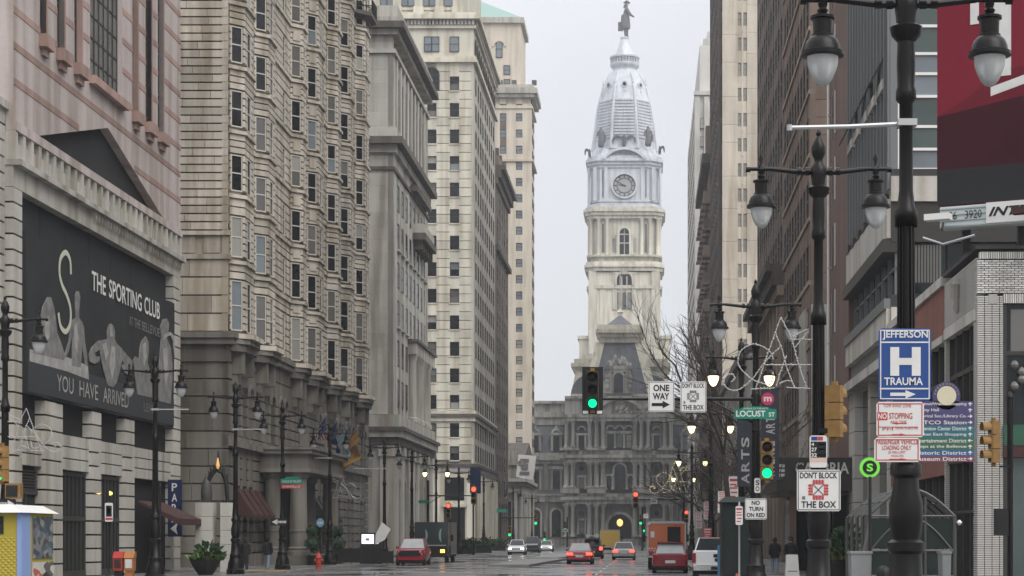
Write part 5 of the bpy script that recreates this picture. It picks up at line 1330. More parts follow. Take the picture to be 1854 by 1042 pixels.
def banded_white():
    F = FW(XG); Y0, Y1 = 76.8, 92.5; G = FS(Y0)
    b = thing('white_banded_office', 'grey fin fronted office building with two white stone bands and frontal windows', 'building', (18, 85, 0))
    MB().box(XG + .5, 30, Y0 + .4, Y1, .1, 34).build('wall', M['louvre'], b)
    # south face: stacked window bands in white frames
    G.blk('corner_post', M['louvre'], XG, XG + .28, 15.5, 34, -.5, 0, b)
    z = 14.95; k = 0
    lv = [(9.9, 11.0, 'w'), (11.0, 11.5, 'd'), (11.5, 13.6, 'g'), (13.6, 15.2, 'd'), (15.2, 16.2, 'w'), (16.2, 16.5, 'd'), (16.5, 17.3, 's'), (17.3, 18.2, 'g'), (18.2, 19.4, 'g'), (19.4, 20.3, 's'), (20.3, 21.1, 's'), (21.1, 22.2, 'g'), (22.2, 23.4, 'g'), (23.4, 24.2, 's'), (24.2, 25.0, 's'), (25, 27, 'g'), (27, 28.6, 's'), (28.6, 31, 'g'), (31, 34, 's')]
    for (z0, z1, t) in lv:
        m = {'w': M['white_stone'], 'd': M['dark_frame'], 'g': M['glass_green'] if z0 > 16 else M['shop'], 's': M['glass_blue']}[t]
        if t in 'wd': G.blk('band', m, XG + .02, 30, z0, z1, -.4, .12 if t == 'w' else .02, b)
        else:
            for (a, e) in ((XG + .42, 11.9), (12.0, 14.6), (14.7, 17.3)):
                G.blk('pane' if t == 'g' else 'spandrel_panel', m, a, e, z0 + .06, z1 - .06, -.3, -.14, b)
    f = MB()
    for u in (XG + .30, 11.9, 14.6, 17.3): G.bx(f, u, u + .12, 16.5, 34, -.35, -.02)
    f.build('window_mullion', M['white_paint'], b)
    f = MB()
    for (z0, z1, t) in lv:
        if t in 'gs' and z0 > 16: G.bx(f, XG + .42, 17.4, z0 - .055, z0 + .055, -.35, -.06)
    f.build('window_transom', M['white_paint'], b)
    cu = MB()
    for i in range(9): G.bx(cu, XG + 1.0 + i * .12, XG + 1.08 + i * .12, 12.0, 13.5, -.14, -.12)
    cu.build('curtain', M['curtain'], b)
    # west face: vertical fins above, two white bands, dark windows between
    n = 13
    for i in range(n + 1):
        u = Y0 + .15 + i * (Y1 - Y0 - .3) / n; F.blk('fin', M['louvre'], u - .12, u + .12, 15.7, 34, -.5, .1, b)
        if i < n: F.blk('recess_panel', M['brown_grey'], u + .15, u + (Y1 - Y0 - .3) / n - .15, 15.6, 34, -.52, -.3, b)
    for i in range(5):
        u = Y0 + 2.3 + i * 2.9
        hp = MB(); hp.add([F.p(u, .0, 21.5), F.p(u + 1.2, 0, 21.5), F.p(u + 1.2, .55, 20.5), F.p(u, .55, 20.5), F.p(u, .0, 21.4), F.p(u + 1.2, 0, 21.4), F.p(u + 1.2, .5, 20.45), F.p(u, .5, 20.45)], [(0, 1, 2, 3), (7, 6, 5, 4), (0, 3, 7, 4), (1, 5, 6, 2), (3, 2, 6, 7)])
        hp.build('hopper_window', M['dark_frame'], b); F.blk('sill', M['white_stone'], u - .9, u + 1.3, 20.0, 20.42, -.2, .16, b)
    F.blk('fascia', M['white_stone'], Y0, Y1, 13.75, 15.3, -.5, .14, b); F.blk('soffit', M['dark_frame'], Y0 + .01, Y1, 13.2, 13.72, -.5, .3, b)
    for i in range(7): F.blk('clamp', M['dark_frame'], Y0 + 1 + i * 2.2, Y0 + 1.9 + i * 2.2, 15.3, 15.62, -.2, .2, b)
    F.blk('fascia', M['white_stone'], Y0, Y1, 9.98, 10.95, -.5, .16, b); F.blk('ledge', M['louvre'], Y0, Y1, 10.95, 11.35, -.5, .25, b)
    F.blk('window_band', M['shop'], Y0, Y1, 11.35, 13.2, -.42, -.38, b)
    f = MB()
    for i in range(8): u = Y0 + .2 + i * 2.15; F.bx(f, u - .06, u + .06, 11.35, 13.2, -.38, -.2)
    F.bx(f, Y0, Y1, 12.6, 12.7, -.38, -.25); f.build('window_frame', M['louvre'], b)
    # ground floors: pale piers
    for (a, e) in ((Y0, 77.9), (83.6, 84.6), (90.0, Y1)): courses(F, b, a, e, .15, 9.0, 1.1, -.5, 0, M['white_stone'], 1, j=.03)
    F.blk('hood', M['white_stone'], Y0, Y1, 8.6, 9.0, -.4, .45, b); F.blk('hood', M['louvre'], Y0, Y1, 9.0, 9.98, -.5, -.1, b)
    for (a, e) in ((77.9, 83.6), (84.6, 90.0)): F.blk('shop_window', M['shop'], a, e, .4, 8.6, -.45, -.4, b)
M['brown_grey'] = plain('brown_grey_panel', (.085, .078, .072), .6)
banded_white()

def brown_hotel():
    F = FW(XG); Y0, Y1 = 92.55, 102.0; G = FS(92.6)
    b = thing('brown_stucco_hotel', 'brown stucco hotel front with dark canopy lettered CAMBRIA', 'building', (16, 98, 0))
    MB().box(XG, 26, Y0, Y1, .1, 36).build('wall', M['brown_stucco'], b)
    pp = MB(); pp.tube([(XG - .12, Y1 - .35, 5.6), (XG - .12, Y1 - .35, 36)], .07, 8); pp.build('downpipe', M['white_paint'], b)
    for z in (8, 12, 16, 20, 24, 28): F.blk('pipe_clip', M['steel'], Y1 - .45, Y1 - .25, z, z + .08, 0, .16, b)
    for i in range(2):
        for k in range(8): F.blk('slot_window', M['shop'], Y0 + 6.4 + i * 1.6, Y0 + 6.7 + i * 1.6, 9.0 + k * 3.4, 11.2 + k * 3.4, 0, .02, b)
    F.blk('doorway', M['black'], Y0 + 1, Y1 - 2, .15, 3.9, 0, .02, b)
    # canopy over the pavement
    cn_ = MB(); cn_.box(6.15, XG - .01, 91.0, 100.5, 4.05, 5.62); c = cn_.build('canopy', M['dark_frame'], b, label='dark canopy with white letters CAMBRIA')
    C = FS(91.0)
    lettering(C, c, 'CAMBRIA', 7.02, 4.85, 2.52, .55, M['sign_white'], .01, .05, .02)
    for i in range(3): C.blk('logo_bar', M['sign_white'], 6.27, 6.52, 4.72 + i * .22, 4.86 + i * .22, .0, .03, c)
    for x in (6.8,): MB().box(x, x + .3, 91.4, 91.7, .15, 4.05).build('canopy_post', M['brown_stucco'], b)
    MB().box(7.4, 9.6, 99.5, 99.7, .15, 3.9).build('lobby_glass', M['shop'], b)
    MB().box(8.1, 8.55, 91.3, 91.7, .15, 4.05).build('canopy_post', M['brown_grey'], b)
brown_hotel()

def brick_office():
    Y0, Y1 = 114.0, 136.0; F = FW(XG); G = FS(Y0)
    b = thing('brown_brick_office', 'tall brown brick office building with rows of slanting dark windows and a black cornice', 'building', (22, 125, 0))
    MB().box(XG + .3, 34, Y0 + .3, Y1, 0, 62).build('wall', M['brown_brick'], b)
    # south face: brick with faint bands
    k = 0; z = .15; SM = MB()
    while z < 61.5:
        hgt = 1.02
        G.blk('brick_band', M['brown_brick'], XG, 15.5, z, z + hgt - .025, -.3, random.uniform(-.01, .01), b); z += hgt
    us = [Y0 + 1.7 + i * 2.32 for i in range(9)]
    edges = [Y0] + [q for u in us for q in (u - .6, u + .6)] + [Y1]
    zs = [9.6 + 3.75 * i for i in range(14)]
    for i in range(0, len(edges), 2): F.blk('pier', M['brown_brick'], edges[i], edges[i + 1], .1, 62, -.3, .03, b)
    for u in us:
        for i, z in enumerate(zs):
            small_window(F, b, u, z, 1.2, 2.2, -.04, None, M['curtain'] if random.random() < .3 else M['glass'])
            F.blk('spandrel', M['brown_brick'], u - .6, u + .6, z + 2.2, zs[i + 1] if i < 13 else 62, -.3, .0, b)
        F.blk('spandrel', M['brown_brick'], u - .6, u + .6, .1, zs[0], -.3, -.04, b)
    for i, z in enumerate(zs):
        F.blk('stone_band', M['tan_band'], Y0, Y1, z - .32, z - .06, -.3, .12, b)
    F.blk('stone_base', M['pale'], 116.2, 121.0, 6.4, 15.6, -.1, .16, b); G.blk('stone_base', M['pale'], XG + .02, XG + 1.6, 6.4, 15.6, -.1, .16, b)
    F.blk('canopy', M['dark_frame'], Y0 + 1, Y1 - 3, 4.6, 5.2, -.1, 1.2, b)
    F.blk('shop_window', M['shop'], Y0 + 1, Y1 - 1, .5, 4.4, 0, .08, b)
M['tan_band'] = stone('tan_band', (.27, .215, .17), streak=.2)
brick_office()

def dark_brick_block():
    Y0, Y1 = 136.1, 168.0; F = FW(XG)
    b = thing('dark_brick_block', 'dark brick block with a heavy black cornice low on its front', 'building', (22, 152, 0))
    MB().box(XG + .3, 34, Y0, Y1, 0, 66).build('wall', M['dark_brick'], b)
    us = [Y0 + 1.9 + i * 2.82 for i in range(11)]
    edges = [Y0] + [q for u in us for q in (u - .75, u + .75)] + [Y1]
    zs = [22.0 + 3.7 * i for i in range(11)]
    for i in range(0, len(edges), 2): F.blk('pier', M['dark_brick'], edges[i], edges[i + 1], .1, 66, -.3, .04, b)
    for u in us:
        for i, z in enumerate(zs):
            small_window(F, b, u, z, 1.5, 2.2, -.04, None, M['curtain'] if random.random() < .4 else M['glass'])
            F.blk('spandrel', M['dark_brick'], u - .75, u + .75, z + 2.2, zs[i + 1] if i < 10 else 66, -.3, .0, b)
        F.blk('spandrel', M['dark_brick'], u - .75, u + .75, 17, zs[0], -.3, -.02, b)
        for z in (5.5, 9.4, 13.2): small_window(F, b, u, z, 1.5, 2.6, -.04, None, M['glass'])
    for (z0, z1, d, m) in ((18.9, 19.6, .5, 'tan_band'), (19.6, 20.6, .9, 'dark_ledge'), (20.6, 21.1, 1.3, 'dark_ledge')):
        F.blk('cornice', M[m], Y0 - .3, Y1, z0, z1, -.2, d, b)
    for i in range(9): F.blk('stone_pilaster', M['tan_band'], Y0 + i * 3.9, Y0 + .8 + i * 3.9, .2, 18.9, -.1, .25, b)
    F.blk('shop_window', M['shop'], Y0 + 1, Y1 - 1, .5, 4.4, 0, .1, b)
dark_brick_block()

def tan_tower():
    Y0 = 246.0; G = FS(Y0); F = FW(XG)
    b = thing('tan_limestone_tower', 'very tall tan limestone tower with a plain south wall', 'building', (26, 250, 0))
    MB().box(XG + .3, 44, Y0 + .3, 252, 0, 88).build('wall', M['tan'], b)
    us = [11.9, 12.6, 16.2, 17.9, 19.6]
    edges = [XG] + [q for u in us for q in (u - .24, u + .24)] + [26]
    for i in range(0, len(edges), 2):
        z = 0
        while z < 88:
            h_ = random.uniform(2.2, 5.2); G.blk('stone_panel', M['tan'], edges[i], edges[i + 1], z, min(88, z + h_) - .03, -.3, (.05 if i % 4 == 0 else .0), b); z += h_
    for u in us:
        for k in range(27):
            small_window(G, b, u, 3 + 3.2 * k, .48, 1.7, -.2, M['tan_metal'], M['blind'])
            G.blk('spandrel', M['tan'], u - .24, u + .24, 4.7 + 3.2 * k, 6.2 + 3.2 * k, -.3, -.05, b)
    for k in range(24): small_window(F, b, 248.5, 5 + 3.4 * k, 1.2, 1.9, -.05)
    G.blk('ledge', M['tan'], XG - .1, 26, 21.2, 21.8, -.2, .25, b)
M['tan_metal'] = plain('tan_metal', (.25, .22, .19), .5)
tan_tower()

def brown_slab():
    Y0, Y1 = 256.0, 290.0; F = FW(XG - .1)
    b = thing('brown_brick_slab', 'thin brown brick slab seen edge on beside the tan tower', 'building', (24, 270, 0))
    MB().box(XG + .2, 40, Y0, Y1, 0, 88).build('wall', M['dark_brick'], b)
    for i in range(9):
        u = Y0 + .8 + i * 4.05; F.blk('pier', M['dark_brick'], u - .8, u + .8, 0, 88, -.3, .03, b)
        if i < 8:
            for k in range(22): small_window(F, b, u + 2.0, 6 + k * 3.7, 1.6, 2.3, -.03, None, M['glass'])
    for (z0, z1, d) in ((86, 87, .5), (87, 88.6, .9)): F.blk('cornice', M['dark_ledge'], Y0, Y1, z0, z1, -.3, d, b)
brown_slab()

def carved_block():
    Y0, Y1 = 300.0, 342.0; F = FW(XG)
    b = thing('carved_brown_block', 'narrow brown block with projecting carved bays far along the right side', 'building', (24, 320, 0))
    MB().box(XG + .3, 40, Y0, Y1, 0, 60).build('wall', M['brownstone'], b)
    for i in range(7):
        u = Y0 + 2.2 + i * 5.9
        for k in range(12):
            z = 8 + k * 4.2
            F.blk('bay', M['tan_band'] if k % 2 else M['brownstone'], u - 1.3, u + 1.3, z, z + 1.6, -.3, .75, b)
            small_window(F, b, u, z + 1.62, 2.0, 2.5, .2)
            F.blk('ledge', M['tan_band'], u - 1.5, u + 1.5, z - .3, z, -.3, .95, b)
    F.blk('cornice', M['dark_ledge'], Y0, Y1, 60, 61.5, -.5, 1.0, b); F.blk('turret', M['brownstone'], Y0 + 1, Y0 + 5, 61.5, 66, -2, .4, b)
carved_block()

def far_white():
    Y0 = 386.0; k = 3500 / Y0; zz = lambda y: 1.85 + (973 - y) / k; X0 = (1258 - 1170) / k
    G = FS(Y0); b = thing('far_limestone_tower', 'far pale limestone tower with stepped setbacks fading into the mist', 'building', (24, 400, 0))
    for (px, y, yo) in ((1257.5, 168, 0), (1268, 72, 4), (1276, 50, 8), (1284, 30, 11)):
        MB().box((px - 1170) / k, 40, Y0 + .3 + yo, 450 - yo, 0, zz(y)).build('wall', M['far_white'], b)
    for i in range(9):
        u = X0 + .5 + i * 1.9; G.blk('pier', M['far_white'], u - .5, u + .5, 0, zz(175), -.3, .25, b)
        if i < 8:
            for q in range(22): small_window(G, b, u + .95, 8 + q * 3.6, .8, 2.0, .02, M['tan_metal'], M['blind'])
    F = FW(X0)
    for i in range(12):
        for q in range(24): small_window(F, b, Y0 + 3 + i * 5, 8 + q * 3.4, 1.4, 2.0, .02, M['tan_metal'], M['blind'])
    G.blk('cornice', M['far_white'], X0 - .2, 40, zz(172), zz(165), -.3, .4, b)
far_white()

def low_fill(name, label, x0, x1, y0, y1, h, m):
    F = FW(x0); b = thing(name, label, 'building', ((x0 + x1) / 2, (y0 + y1) / 2, 0))
    MB().box(x0 + .1, x1, y0, y1, 0, h).build('wall', M[m], b)
    n = int((y1 - y0) / 4)
    for i in range(n):
        u = y0 + (i + .5) * (y1 - y0) / n
        F.blk('pilaster', M[m], u - 1.95, u - 1.35, .2, h - .6, -.2, .15, b)
        F.blk('shop_window', M['shop'], u - 1.2, u + 1.5, .5, 4.0, -.15, .02, b)
        for k in range(int((h - 5) / 3.7)): small_window(F, b, u, 5.5 + k * 3.7, 1.6, 2.2, -.05)
    F.blk('cornice', M['dark_ledge'], y0, y1, h - .5, h + .3, -.5, .5, b)
low_fill('low_brick_shop', 'low dark brick shop row set back beyond the hotel', XG + .6, 26, 102.1, 113.8, 8.5, 'dark_brick')
low_fill('stone_commercial_block', 'mid height grey stone commercial block beyond the dark brick block', XG, 34, 184.5, 244, 20.0, 'grey_stone')
low_fill('far_shop_row', 'grey stone shop row near City Hall on the right side', XG, 30, 344, 384, 24.0, 'grey_stone')

# ------------------------------------------------------------------ billboard on the shop roof
def billboard():
    # flat panel turned a little towards the street
    a = Vector((1697 - 1170, 0)) ; Ya = 57.6; xa = (1697 - 1170) * Ya / 3500; Yb = 55.0
    xb = xa + 5.2
    F = Fac((xa, Ya), (5.2, Yb - Ya), (Yb - Ya, -5.2)); ln = math.hypot(5.2, Yb - Ya)
    zz = lambda y, Y=Ya: 1.85 + (973 - y) * Y / 3500
    t = thing('rooftop_billboard', 'big red rooftop billboard with white letter strokes above the corner shop', 'billboard', (xa + 2.5, 56.5, 10.42))
    zb, zt = zz(372), 22.0
    F.blk('panel', M['bill_red'], 0, ln, zb, zt, -.25, 0, t)
    F.ext(MB(), [(0, zz(212)), (ln, zz(160)), (ln, zb + 1.05), (0, zb + 1.05)], .0, .012).build('dark_print', M['bill_dark'], t)
    F.ext(MB(), [(0, zz(212)), (1.0, zz(180)), (1.9, zz(140)), (ln, zz(120)), (ln, zz(162)), (1.5, zz(200)), (0, zz(214))], .0, .010).build('curved_print', M['bill_mid'], t)
    F.blk('lower_strip', M['sign_black'], 0, ln, zb, zb + 1.05, .0, .014, t)
    lt = MB()
    F.bx(lt, 1.02, 1.28, zz(52), zt - .3, .0, .02); F.bx(lt, 2.25 - .55, 2.25, zz(150), zt - .3, 0, .02)
    F.ext(lt, [(1.64, zz(184)), (2.9, zz(164)), (2.9, zz(148)), (1.64, zz(168))], 0, .02)
    F.ext(lt, [(1.64, zz(150)), (2.25, zz(139)), (2.25, zz(128)), (1.64, zz(140))], 0, .0215)
    lt.build('lettering', M['sign_white'], t)
    # catwalk with the owner's plate and flood lamps
    F.blk('catwalk', M['steel_pale'], .2, ln, zb - .75, zb - .12, -.2, .35, t)
    for i in range(4): F.blk('catwalk_rib', M['steel'], .2, ln, zb - .72 + i * .17, zb - .68 + i * .17, .35, .39, t)
    lettering(F, t, '06   3920', .48, zb - .52, 1.0, .24, M['sign_black'], .392)
    F.blk('name_plate', M['sign_white'], 1.62, ln, zb - .70, zb - .10, .39, .42, t)
    lettering(F, t, 'INTERSTATE', 1.70, zb - .51, 2.9, .27, M['sign_black'], .425, bold=.03, shear=.35)
    for (u, m) in ((.25, 'white_paint'), (2.85, 'maroon')):
        q = MB(); q.tube([F.p(u, .2, zb - .55), F.p(u + .25, 1.1, zb - .9)], .035, 6); q.build('lamp_arm', M['dark_metal'], t)
        F.blk('flood_lamp', M[m], u - .25, u + .5, zb - .62, zb - .44, .9, 1.25, t)
    for u in (.7, 2.4, 4.2):
        q = MB(); q.box(F.p(u, -.6, 0)[0] - .12, F.p(u, -.6, 0)[0] + .12, F.p(u, -.6, 0)[1] - .12, F.p(u, -.6, 0)[1] + .12, 10.4, zt - 1); q.build('support_post', M['dark_metal'], t)
    q = MB(); q.tube([F.p(-.3, .4, 10.75), F.p(.35, .5, 10.5), F.p(1.3, .5, 10.7)], .04, 6); q.build('brace', M['steel'], t)
M['bill_red'] = plain('billboard_red', (.165, .014, .026), .7, var=.25, scale=.5, spec=.1); M['bill_dark'] = plain('billboard_dark_red', (.042, .009, .013), .7, var=.3, scale=.5, spec=.1); M['bill_mid'] = plain('billboard_mid_red', (.125, .012, .021), .7, var=.3, scale=.5, spec=.1)
M['steel_pale'] = plain('pale_painted_steel', (.48, .54, .53), .5)
billboard()
# ================================================================== STREET FURNITURE
def at(px, py, Y): return ((px - 1170) * Y / 3500, Y, 1.85 + (973 - py) * Y / 3500)
M['globe'] = plain('lamp_globe', (.62, .63, .62), .25); M['globe'].node_tree.nodes['Principled BSDF'].inputs['Transmission Weight'].default_value = .45
M['globe_lit'] = lit('lamp_globe_lit', (1.0, .76, .38), 3.6)
POLE = [(.42, 0), (.42, .22), (.37, .26), (.35, .5), (.28, .7), (.26, .76), (.27, .92), (.22, .98), (.19, 1.5), (.225, 1.54), (.225, 1.64), (.17, 1.68), (.205, 1.9), (.21, 2.1), (.16, 2.3), (.15, 2.42), (.195, 2.46), (.195, 2.58), (.135, 2.66), (.092, 3.2), (.080, 5.55), (.125, 5.6), (.14, 5.66), (.14, 5.84), (.11, 5.9), (.085, 6.1), (.083, 7.15), (.125, 7.2), (.125, 7.3), (.105, 7.36), (.115, 7.62), (.105, 7.9), (.18, 7.98), (.20, 8.08), (.12, 8.13), (.125, 8.2), (.14, 8.3), (.14, 8.44), (.08, 8.52), (.075, 8.58), (.12, 8.68), (.13, 8.8), (.07, 8.95), (.035, 9.0), (.05, 9.06), (.015, 9.12)]
def make_lamp(lit_):
    t = bpy.data.objects.new('street_lamp', None); COL.objects.link(t); WLOC[t.name] = Vector((0, 0, 0))
    p = MB(); p.lathe(POLE, n=14)
    p.build('pole', M['lamp_iron'], t, smooth=True)
    ff = MB()
    for i in range(12):
        a = 2 * math.pi * i / 12; ff.tube([(.14 * math.cos(a), .14 * math.sin(a), 2.7), (.104 * math.cos(a), .104 * math.sin(a), 3.2), (.094 * math.cos(a), .094 * math.sin(a), 5.5)], .012, 4)
    ff.build('fluting', M['lamp_iron'], t, kind='stuff')
    for s in (-1, 1):
        a = MB(); X = 1.015
        a.tube([(s * .08, 0, 8.37), (s * .3, 0, 8.36), (s * .85, 0, 8.42)], .05, 8, .04); a.tube([(s * .85, 0, 8.42), (s * 1.28, 0, 8.42)], .035, 8)
        for q, r in ((.2, .075), (.34, .07), (1.0, .075), (1.25, .05)): a.tube([(s * (q - .04), 0, 8.38 + .03 * (q > .5)), (s * (q + .04), 0, 8.38 + .03 * (q > .5))], r, 8)
        a.lathe([(.03, -.02), (.06, .02), (.03, .08), (.05, .16), (.02, .24)], (s * X, 0, 8.44), 8)
        ar = a.build('arm', M['lamp_iron'], t, smooth=True)
        h = MB(); h.lathe([(.035, 0), (.06, -.03), (.045, -.08), (.07, -.11), (.05, -.15), (.10, -.175), (.15, -.185), (.15, -.215), (.12, -.225), (.115, -.40), (.135, -.41), (.135, -.43), (.15, -.44), (.19, -.48), (.215, -.54), (.228, -.61), (.262, -.622), (.262, -.665), (.23, -.675), (.18, -.68)][::-1], (s * X, 0, 8.40), 18)
        h.build('lantern', M['lamp_iron'], ar, smooth=True)
        g = MB(); g.lathe([(.0, -1.04), (.06, -1.02), (.11, -.965), (.155, -.87), (.185, -.78), (.195, -.68)], (s * X, 0, 8.40), 16)
        if not lit_: g.lathe([(.04, -.9), (.05, -.72)], (s * X, 0, 8.40), 8)
        g.build('globe', M['globe_lit'] if lit_ else M['globe'], ar, smooth=True)
    for o in [c for c in t.children] + [g for c in t.children for g in c.children]:      # arms sit 18 cm lower
        for v in o.data.vertices:
            if v.co.z > 5.6: v.co.z -= .18
    return t
LAMPS = {}
def lamp(x, y, lit_, label, group, z=.15, sc=1.0):
    if lit_ not in LAMPS: LAMPS[lit_] = o = make_lamp(lit_); o.location = (x, y, z)
    else: o = copy_tree(LAMPS[lit_], (x, y, z))
    tag(o, label, 'street lamp', group); WLOC[o.name] = Vector((x, y, z)); return o
MB().box(-60, -16.0, 40, 59.9, 0, .15).build('pavement', M['pavement'], kind='structure')
GR, GL = 'twin street lamps on the right pavement', 'twin street lamps on the left pavement'
P1 = (3.16, 23.5); P2 = (3.06, 34.3); P3 = (3.07, 54.2)
lamp(*P1, False, 'tallest twin street lamp carrying the blue hospital sign', GR)
lamp(*P2, False, "twin street lamp with the DON'T BLOCK THE BOX sign on its foot", GR)
lamp(*P3, False, 'twin street lamp with green LOCUST ST sign and traffic light', GR)
lamp(3.45, 70.0, True, 'lit twin street lamp just beyond the LOCUST ST sign', GR)
lamp(3.4, 101.5, True, 'lit twin street lamp second beyond the LOCUST ST sign', GR)
lamp(3.5, 148.0, True, 'lit twin street lamp above the orange truck with glowing ornament', GR)
lamp(3.7, 190.0, True, 'farthest lit twin street lamp above the orange truck', GR)
for (x, y, l, lb) in ((-19.2, 57.9, False, 'twin street lamp beside the yellow kiosk'), (-19.2, 75.6, False, 'twin street lamp in front of the red awning and PARK sign'), (-19.1, 89.9, False, 'twin street lamp beside the bronze arch sculpture'),
                      (-19.45, 103.4, False, 'twin street lamp with the left pointing ONE WAY arrow'), (-19.8, 121.0, False, 'twin street lamp with a wire ornament before the hotel porch'), (-18.9, 139.6, False, 'twin street lamp behind the lit advertising screen'),
                      (-18.9, 156.0, False, 'twin street lamp behind the red parked jeep'), (-18.9, 174.0, True, 'lit twin street lamp at the corner of the grey office block'), (-18.9, 195.0, False, 'twin street lamp behind the dark delivery truck'), (-18.9, 225.0, False, 'twin street lamp farther behind the delivery truck'), (-18.9, 275.0, False, 'twin street lamp below the buff grid tower'), (-18.9, 320.0, False, 'twin street lamp below the brown office block')):
    lamp(x, y, l, lb, GL)

def banner_rod(px0, px1, py, Y, x1, label, z1=None):
    a = at(px0, py, Y); z = a[2]
    t = MB(); t.tube([(a[0], Y, z), ((a[0] + x1) / 2, Y, z + .015), (x1, Y, z + .05)], .028, 8)
    s = 1 if x1 > a[0] else -1
    t.box(x1 - .11, x1 + .12, Y - .12, Y + .12, z + .01, z + .09); t.tube([(a[0] - .0, Y, z - .035), (a[0], Y, z + .035)], .035, 8)
    t.build('banner_rod', M['steel'], None, label, 'rod', 'steel banner rods clamped to lamp poles')
banner_rod(1430, 1640, 231, 23.5, 3.16, 'steel banner rod on the tallest right lamp pole')
def left_rod(px0, px1, py, Y, xp, label):
    b = at(px1, py, Y); t = MB(); t.tube([(xp, Y, b[2]), (b[0], Y, b[2])], .026, 8); t.box(xp - .12, xp + .12, Y - .12, Y + .12, b[2] - .04, b[2] + .04)
    t.build('banner_rod', M['steel'], None, label, 'rod', 'steel banner rods clamped to lamp poles')
left_rod(285, 342, 741, 75.6, -19.2, 'steel banner rod on the lamp before the PARK sign'); left_rod(425, 478, 777, 89.9, -19.1, 'steel banner rod on the lamp by the sculpture'); left_rod(595, 560, 829, 121, -19.8, 'steel banner rod on the lamp before the hotel porch'); left_rod(700, 640, 848, 139.6, -18.9, 'steel banner rod on the lamp behind the advertising screen')

# ------------------------------------------------------------------ traffic signals
def make_signal(litn, plate):
    t = bpy.data.objects.new('traffic_light', None); COL.objects.link(t); WLOC[t.name] = Vector((0, 0, 0))
    h = MB()
    for k in range(3):
        z = k * .36; h.hexa([(-.17, -.06), (-.14, -.1), (.14, -.1), (.17, -.06), (.17, .12), (-.17, .12)], z + .01, z + .35)
    h.box(-.06, .06, -.04, .04, -.08, 1.16); h.build('housing', M['signal_yellow'], t)
    if plate:
        b = MB(); b.box(-.29, .29, .0, .02, -.12, 1.2); b.box(-.165, .165, -.108, -.1, .0, 1.06); b.build('backplate', M['sign_black'], t)
        MB().box(-.27, -.12, -.02, -.005, -.10, -.02).build('plate_marking', M['sign_white'], t); MB().box(.12, .27, -.02, -.005, -.10, -.02).build('plate_marking', M['sign_white'], t)
    for k, nm in enumerate(('green_light', 'amber_light', 'red_light')):
        z = k * .36 + .18; vs = [(.135 * math.cos(2 * math.pi * i / 16), -.105, z + .135 * math.sin(2 * math.pi * i / 16)) for i in range(16)] + [(0, -.13, z)]
        l = MB(); l.add(vs, [((i + 1) % 16, i, 16) for i in range(16)]); l.add(vs[:16], [tuple(range(16))])
        l.build('lens', M[nm] if litn == k else M['off_lens'], t)
        v = MB(); n = 10; pts = []
        for j in range(2):
            for i in range(n + 1):
                a = math.pi * (-.12 + 1.24 * i / n); pts.append((.155 * math.cos(a), -.10 - j * .22, z + .155 * math.sin(a)))
        v.add(pts, [(i, i + 1, n + 2 + i, n + 1 + i) for i in range(n)]); v.build('visor', M['sign_black'] if plate else M['signal_yellow'], t)
    return t
SIGS = {}
def signal(px, py, Y, litn, label, rz=0.0, plate=False, sc=1.0, group='traffic lights along the street'):
    x, y, z = at(px, py, Y)                                       # py: bottom of the housing
    k = (litn, plate)
    if k not in SIGS: SIGS[k] = o = make_signal(litn, plate); o.location = (x, y, z); o.rotation_euler = (0, 0, rz)
    else: o = copy_tree(SIGS[k], (x, y, z), rz)
    o.scale = (sc, sc, sc); tag(o, label, 'traffic light', group); WLOC[o.name] = Vector((x, y, z)); return o
def post(px, Y, z1, label, r=.06, mat='lamp_iron', name='post'):
    x = (px - 1170) * Y / 3500; p = MB(); p.lathe([(.14, 0), (.14, .3), (r, .36), (r, z1 - .1), (r * 1.4, z1 - .08), (r * 1.1, z1), (.02, z1 + .08)], (x, Y, .15), 8)
    return p.build(name, M[mat], None, label, 'post', smooth=True)
def mast(px0, px1, py, Y, label, r=.05):
    a, b = at(px0, py, Y), at(px1, py, Y); t = MB(); t.tube([a, b], r, 8, r * .6); t.tube([(a[0], a[1], a[2] - .7), (a[0] + (b[0] - a[0]) * .28, a[1], a[2])], .03, 6); t.lathe([(.1, -.9), (.1, .15)], a, 8)
    t.build('mast_arm', M['lamp_iron'], None, label, 'mast arm', 'traffic mast arms over the street')
mast(1368, 1062, 722, 53.9, 'dark mast arm carrying the ONE WAY sign', .055)
signal(1073, 742, 53.75, 0, 'green traffic light with black backplate left of the ONE WAY sign', plate=True)
signal(1388.5, 868, 53.8, 0, 'green traffic light just below the LOCUST ST sign')
signal(1511, 792, 34.2, -1, 'yellow traffic light seen from behind beside the near lamp', R(152), sc=.86)
MB().box(3.06, 3.3, 34.15, 34.25, 3.7, 3.78).build('signal_bracket', M['lamp_iron'], None, 'dark bracket holding the traffic light on the near lamp', 'bracket')
signal(1799, 838, 49.5, -1, 'yellow traffic light in profile on the thin right post', R(-80))
post(1829, 50, 5.4, 'thin dark post with pointed finial before the white brick shop', .075)
MB().box((1829 - 1170) * 50 / 3500 - .35, (1829 - 1170) * 50 / 3500, 49.55, 49.62, 3.65, 3.7).build('signal_bracket', M['lamp_iron'], None, 'dark bracket on the thin right post', 'bracket')
bx_ = MB(); bx_.box(8.97, 9.33, 49.75, 49.9, 1.9, 2.6); bx_.build('control_box', M['dark_metal'], None, 'dark control box on the thin right post', 'box')
signal(4, 872, 57.7, 0, 'green traffic light above the yellow kiosk at the left edge', R(-35))
ps = MB(); x, y, z = at(24, 893, 57.7); ps.box(x - .2, x + .25, y - .15, y + .15, z - .15, z + .3); o = ps.build('walk_signal', M['signal_yellow'], None, 'yellow pedestrian signal box above the ONE WAY arrow', 'signal')
MB().box(x - .16, x + .18, y - .17, y - .152, z - .1, z + .24).build('dark_face', M['sign_black'], o)
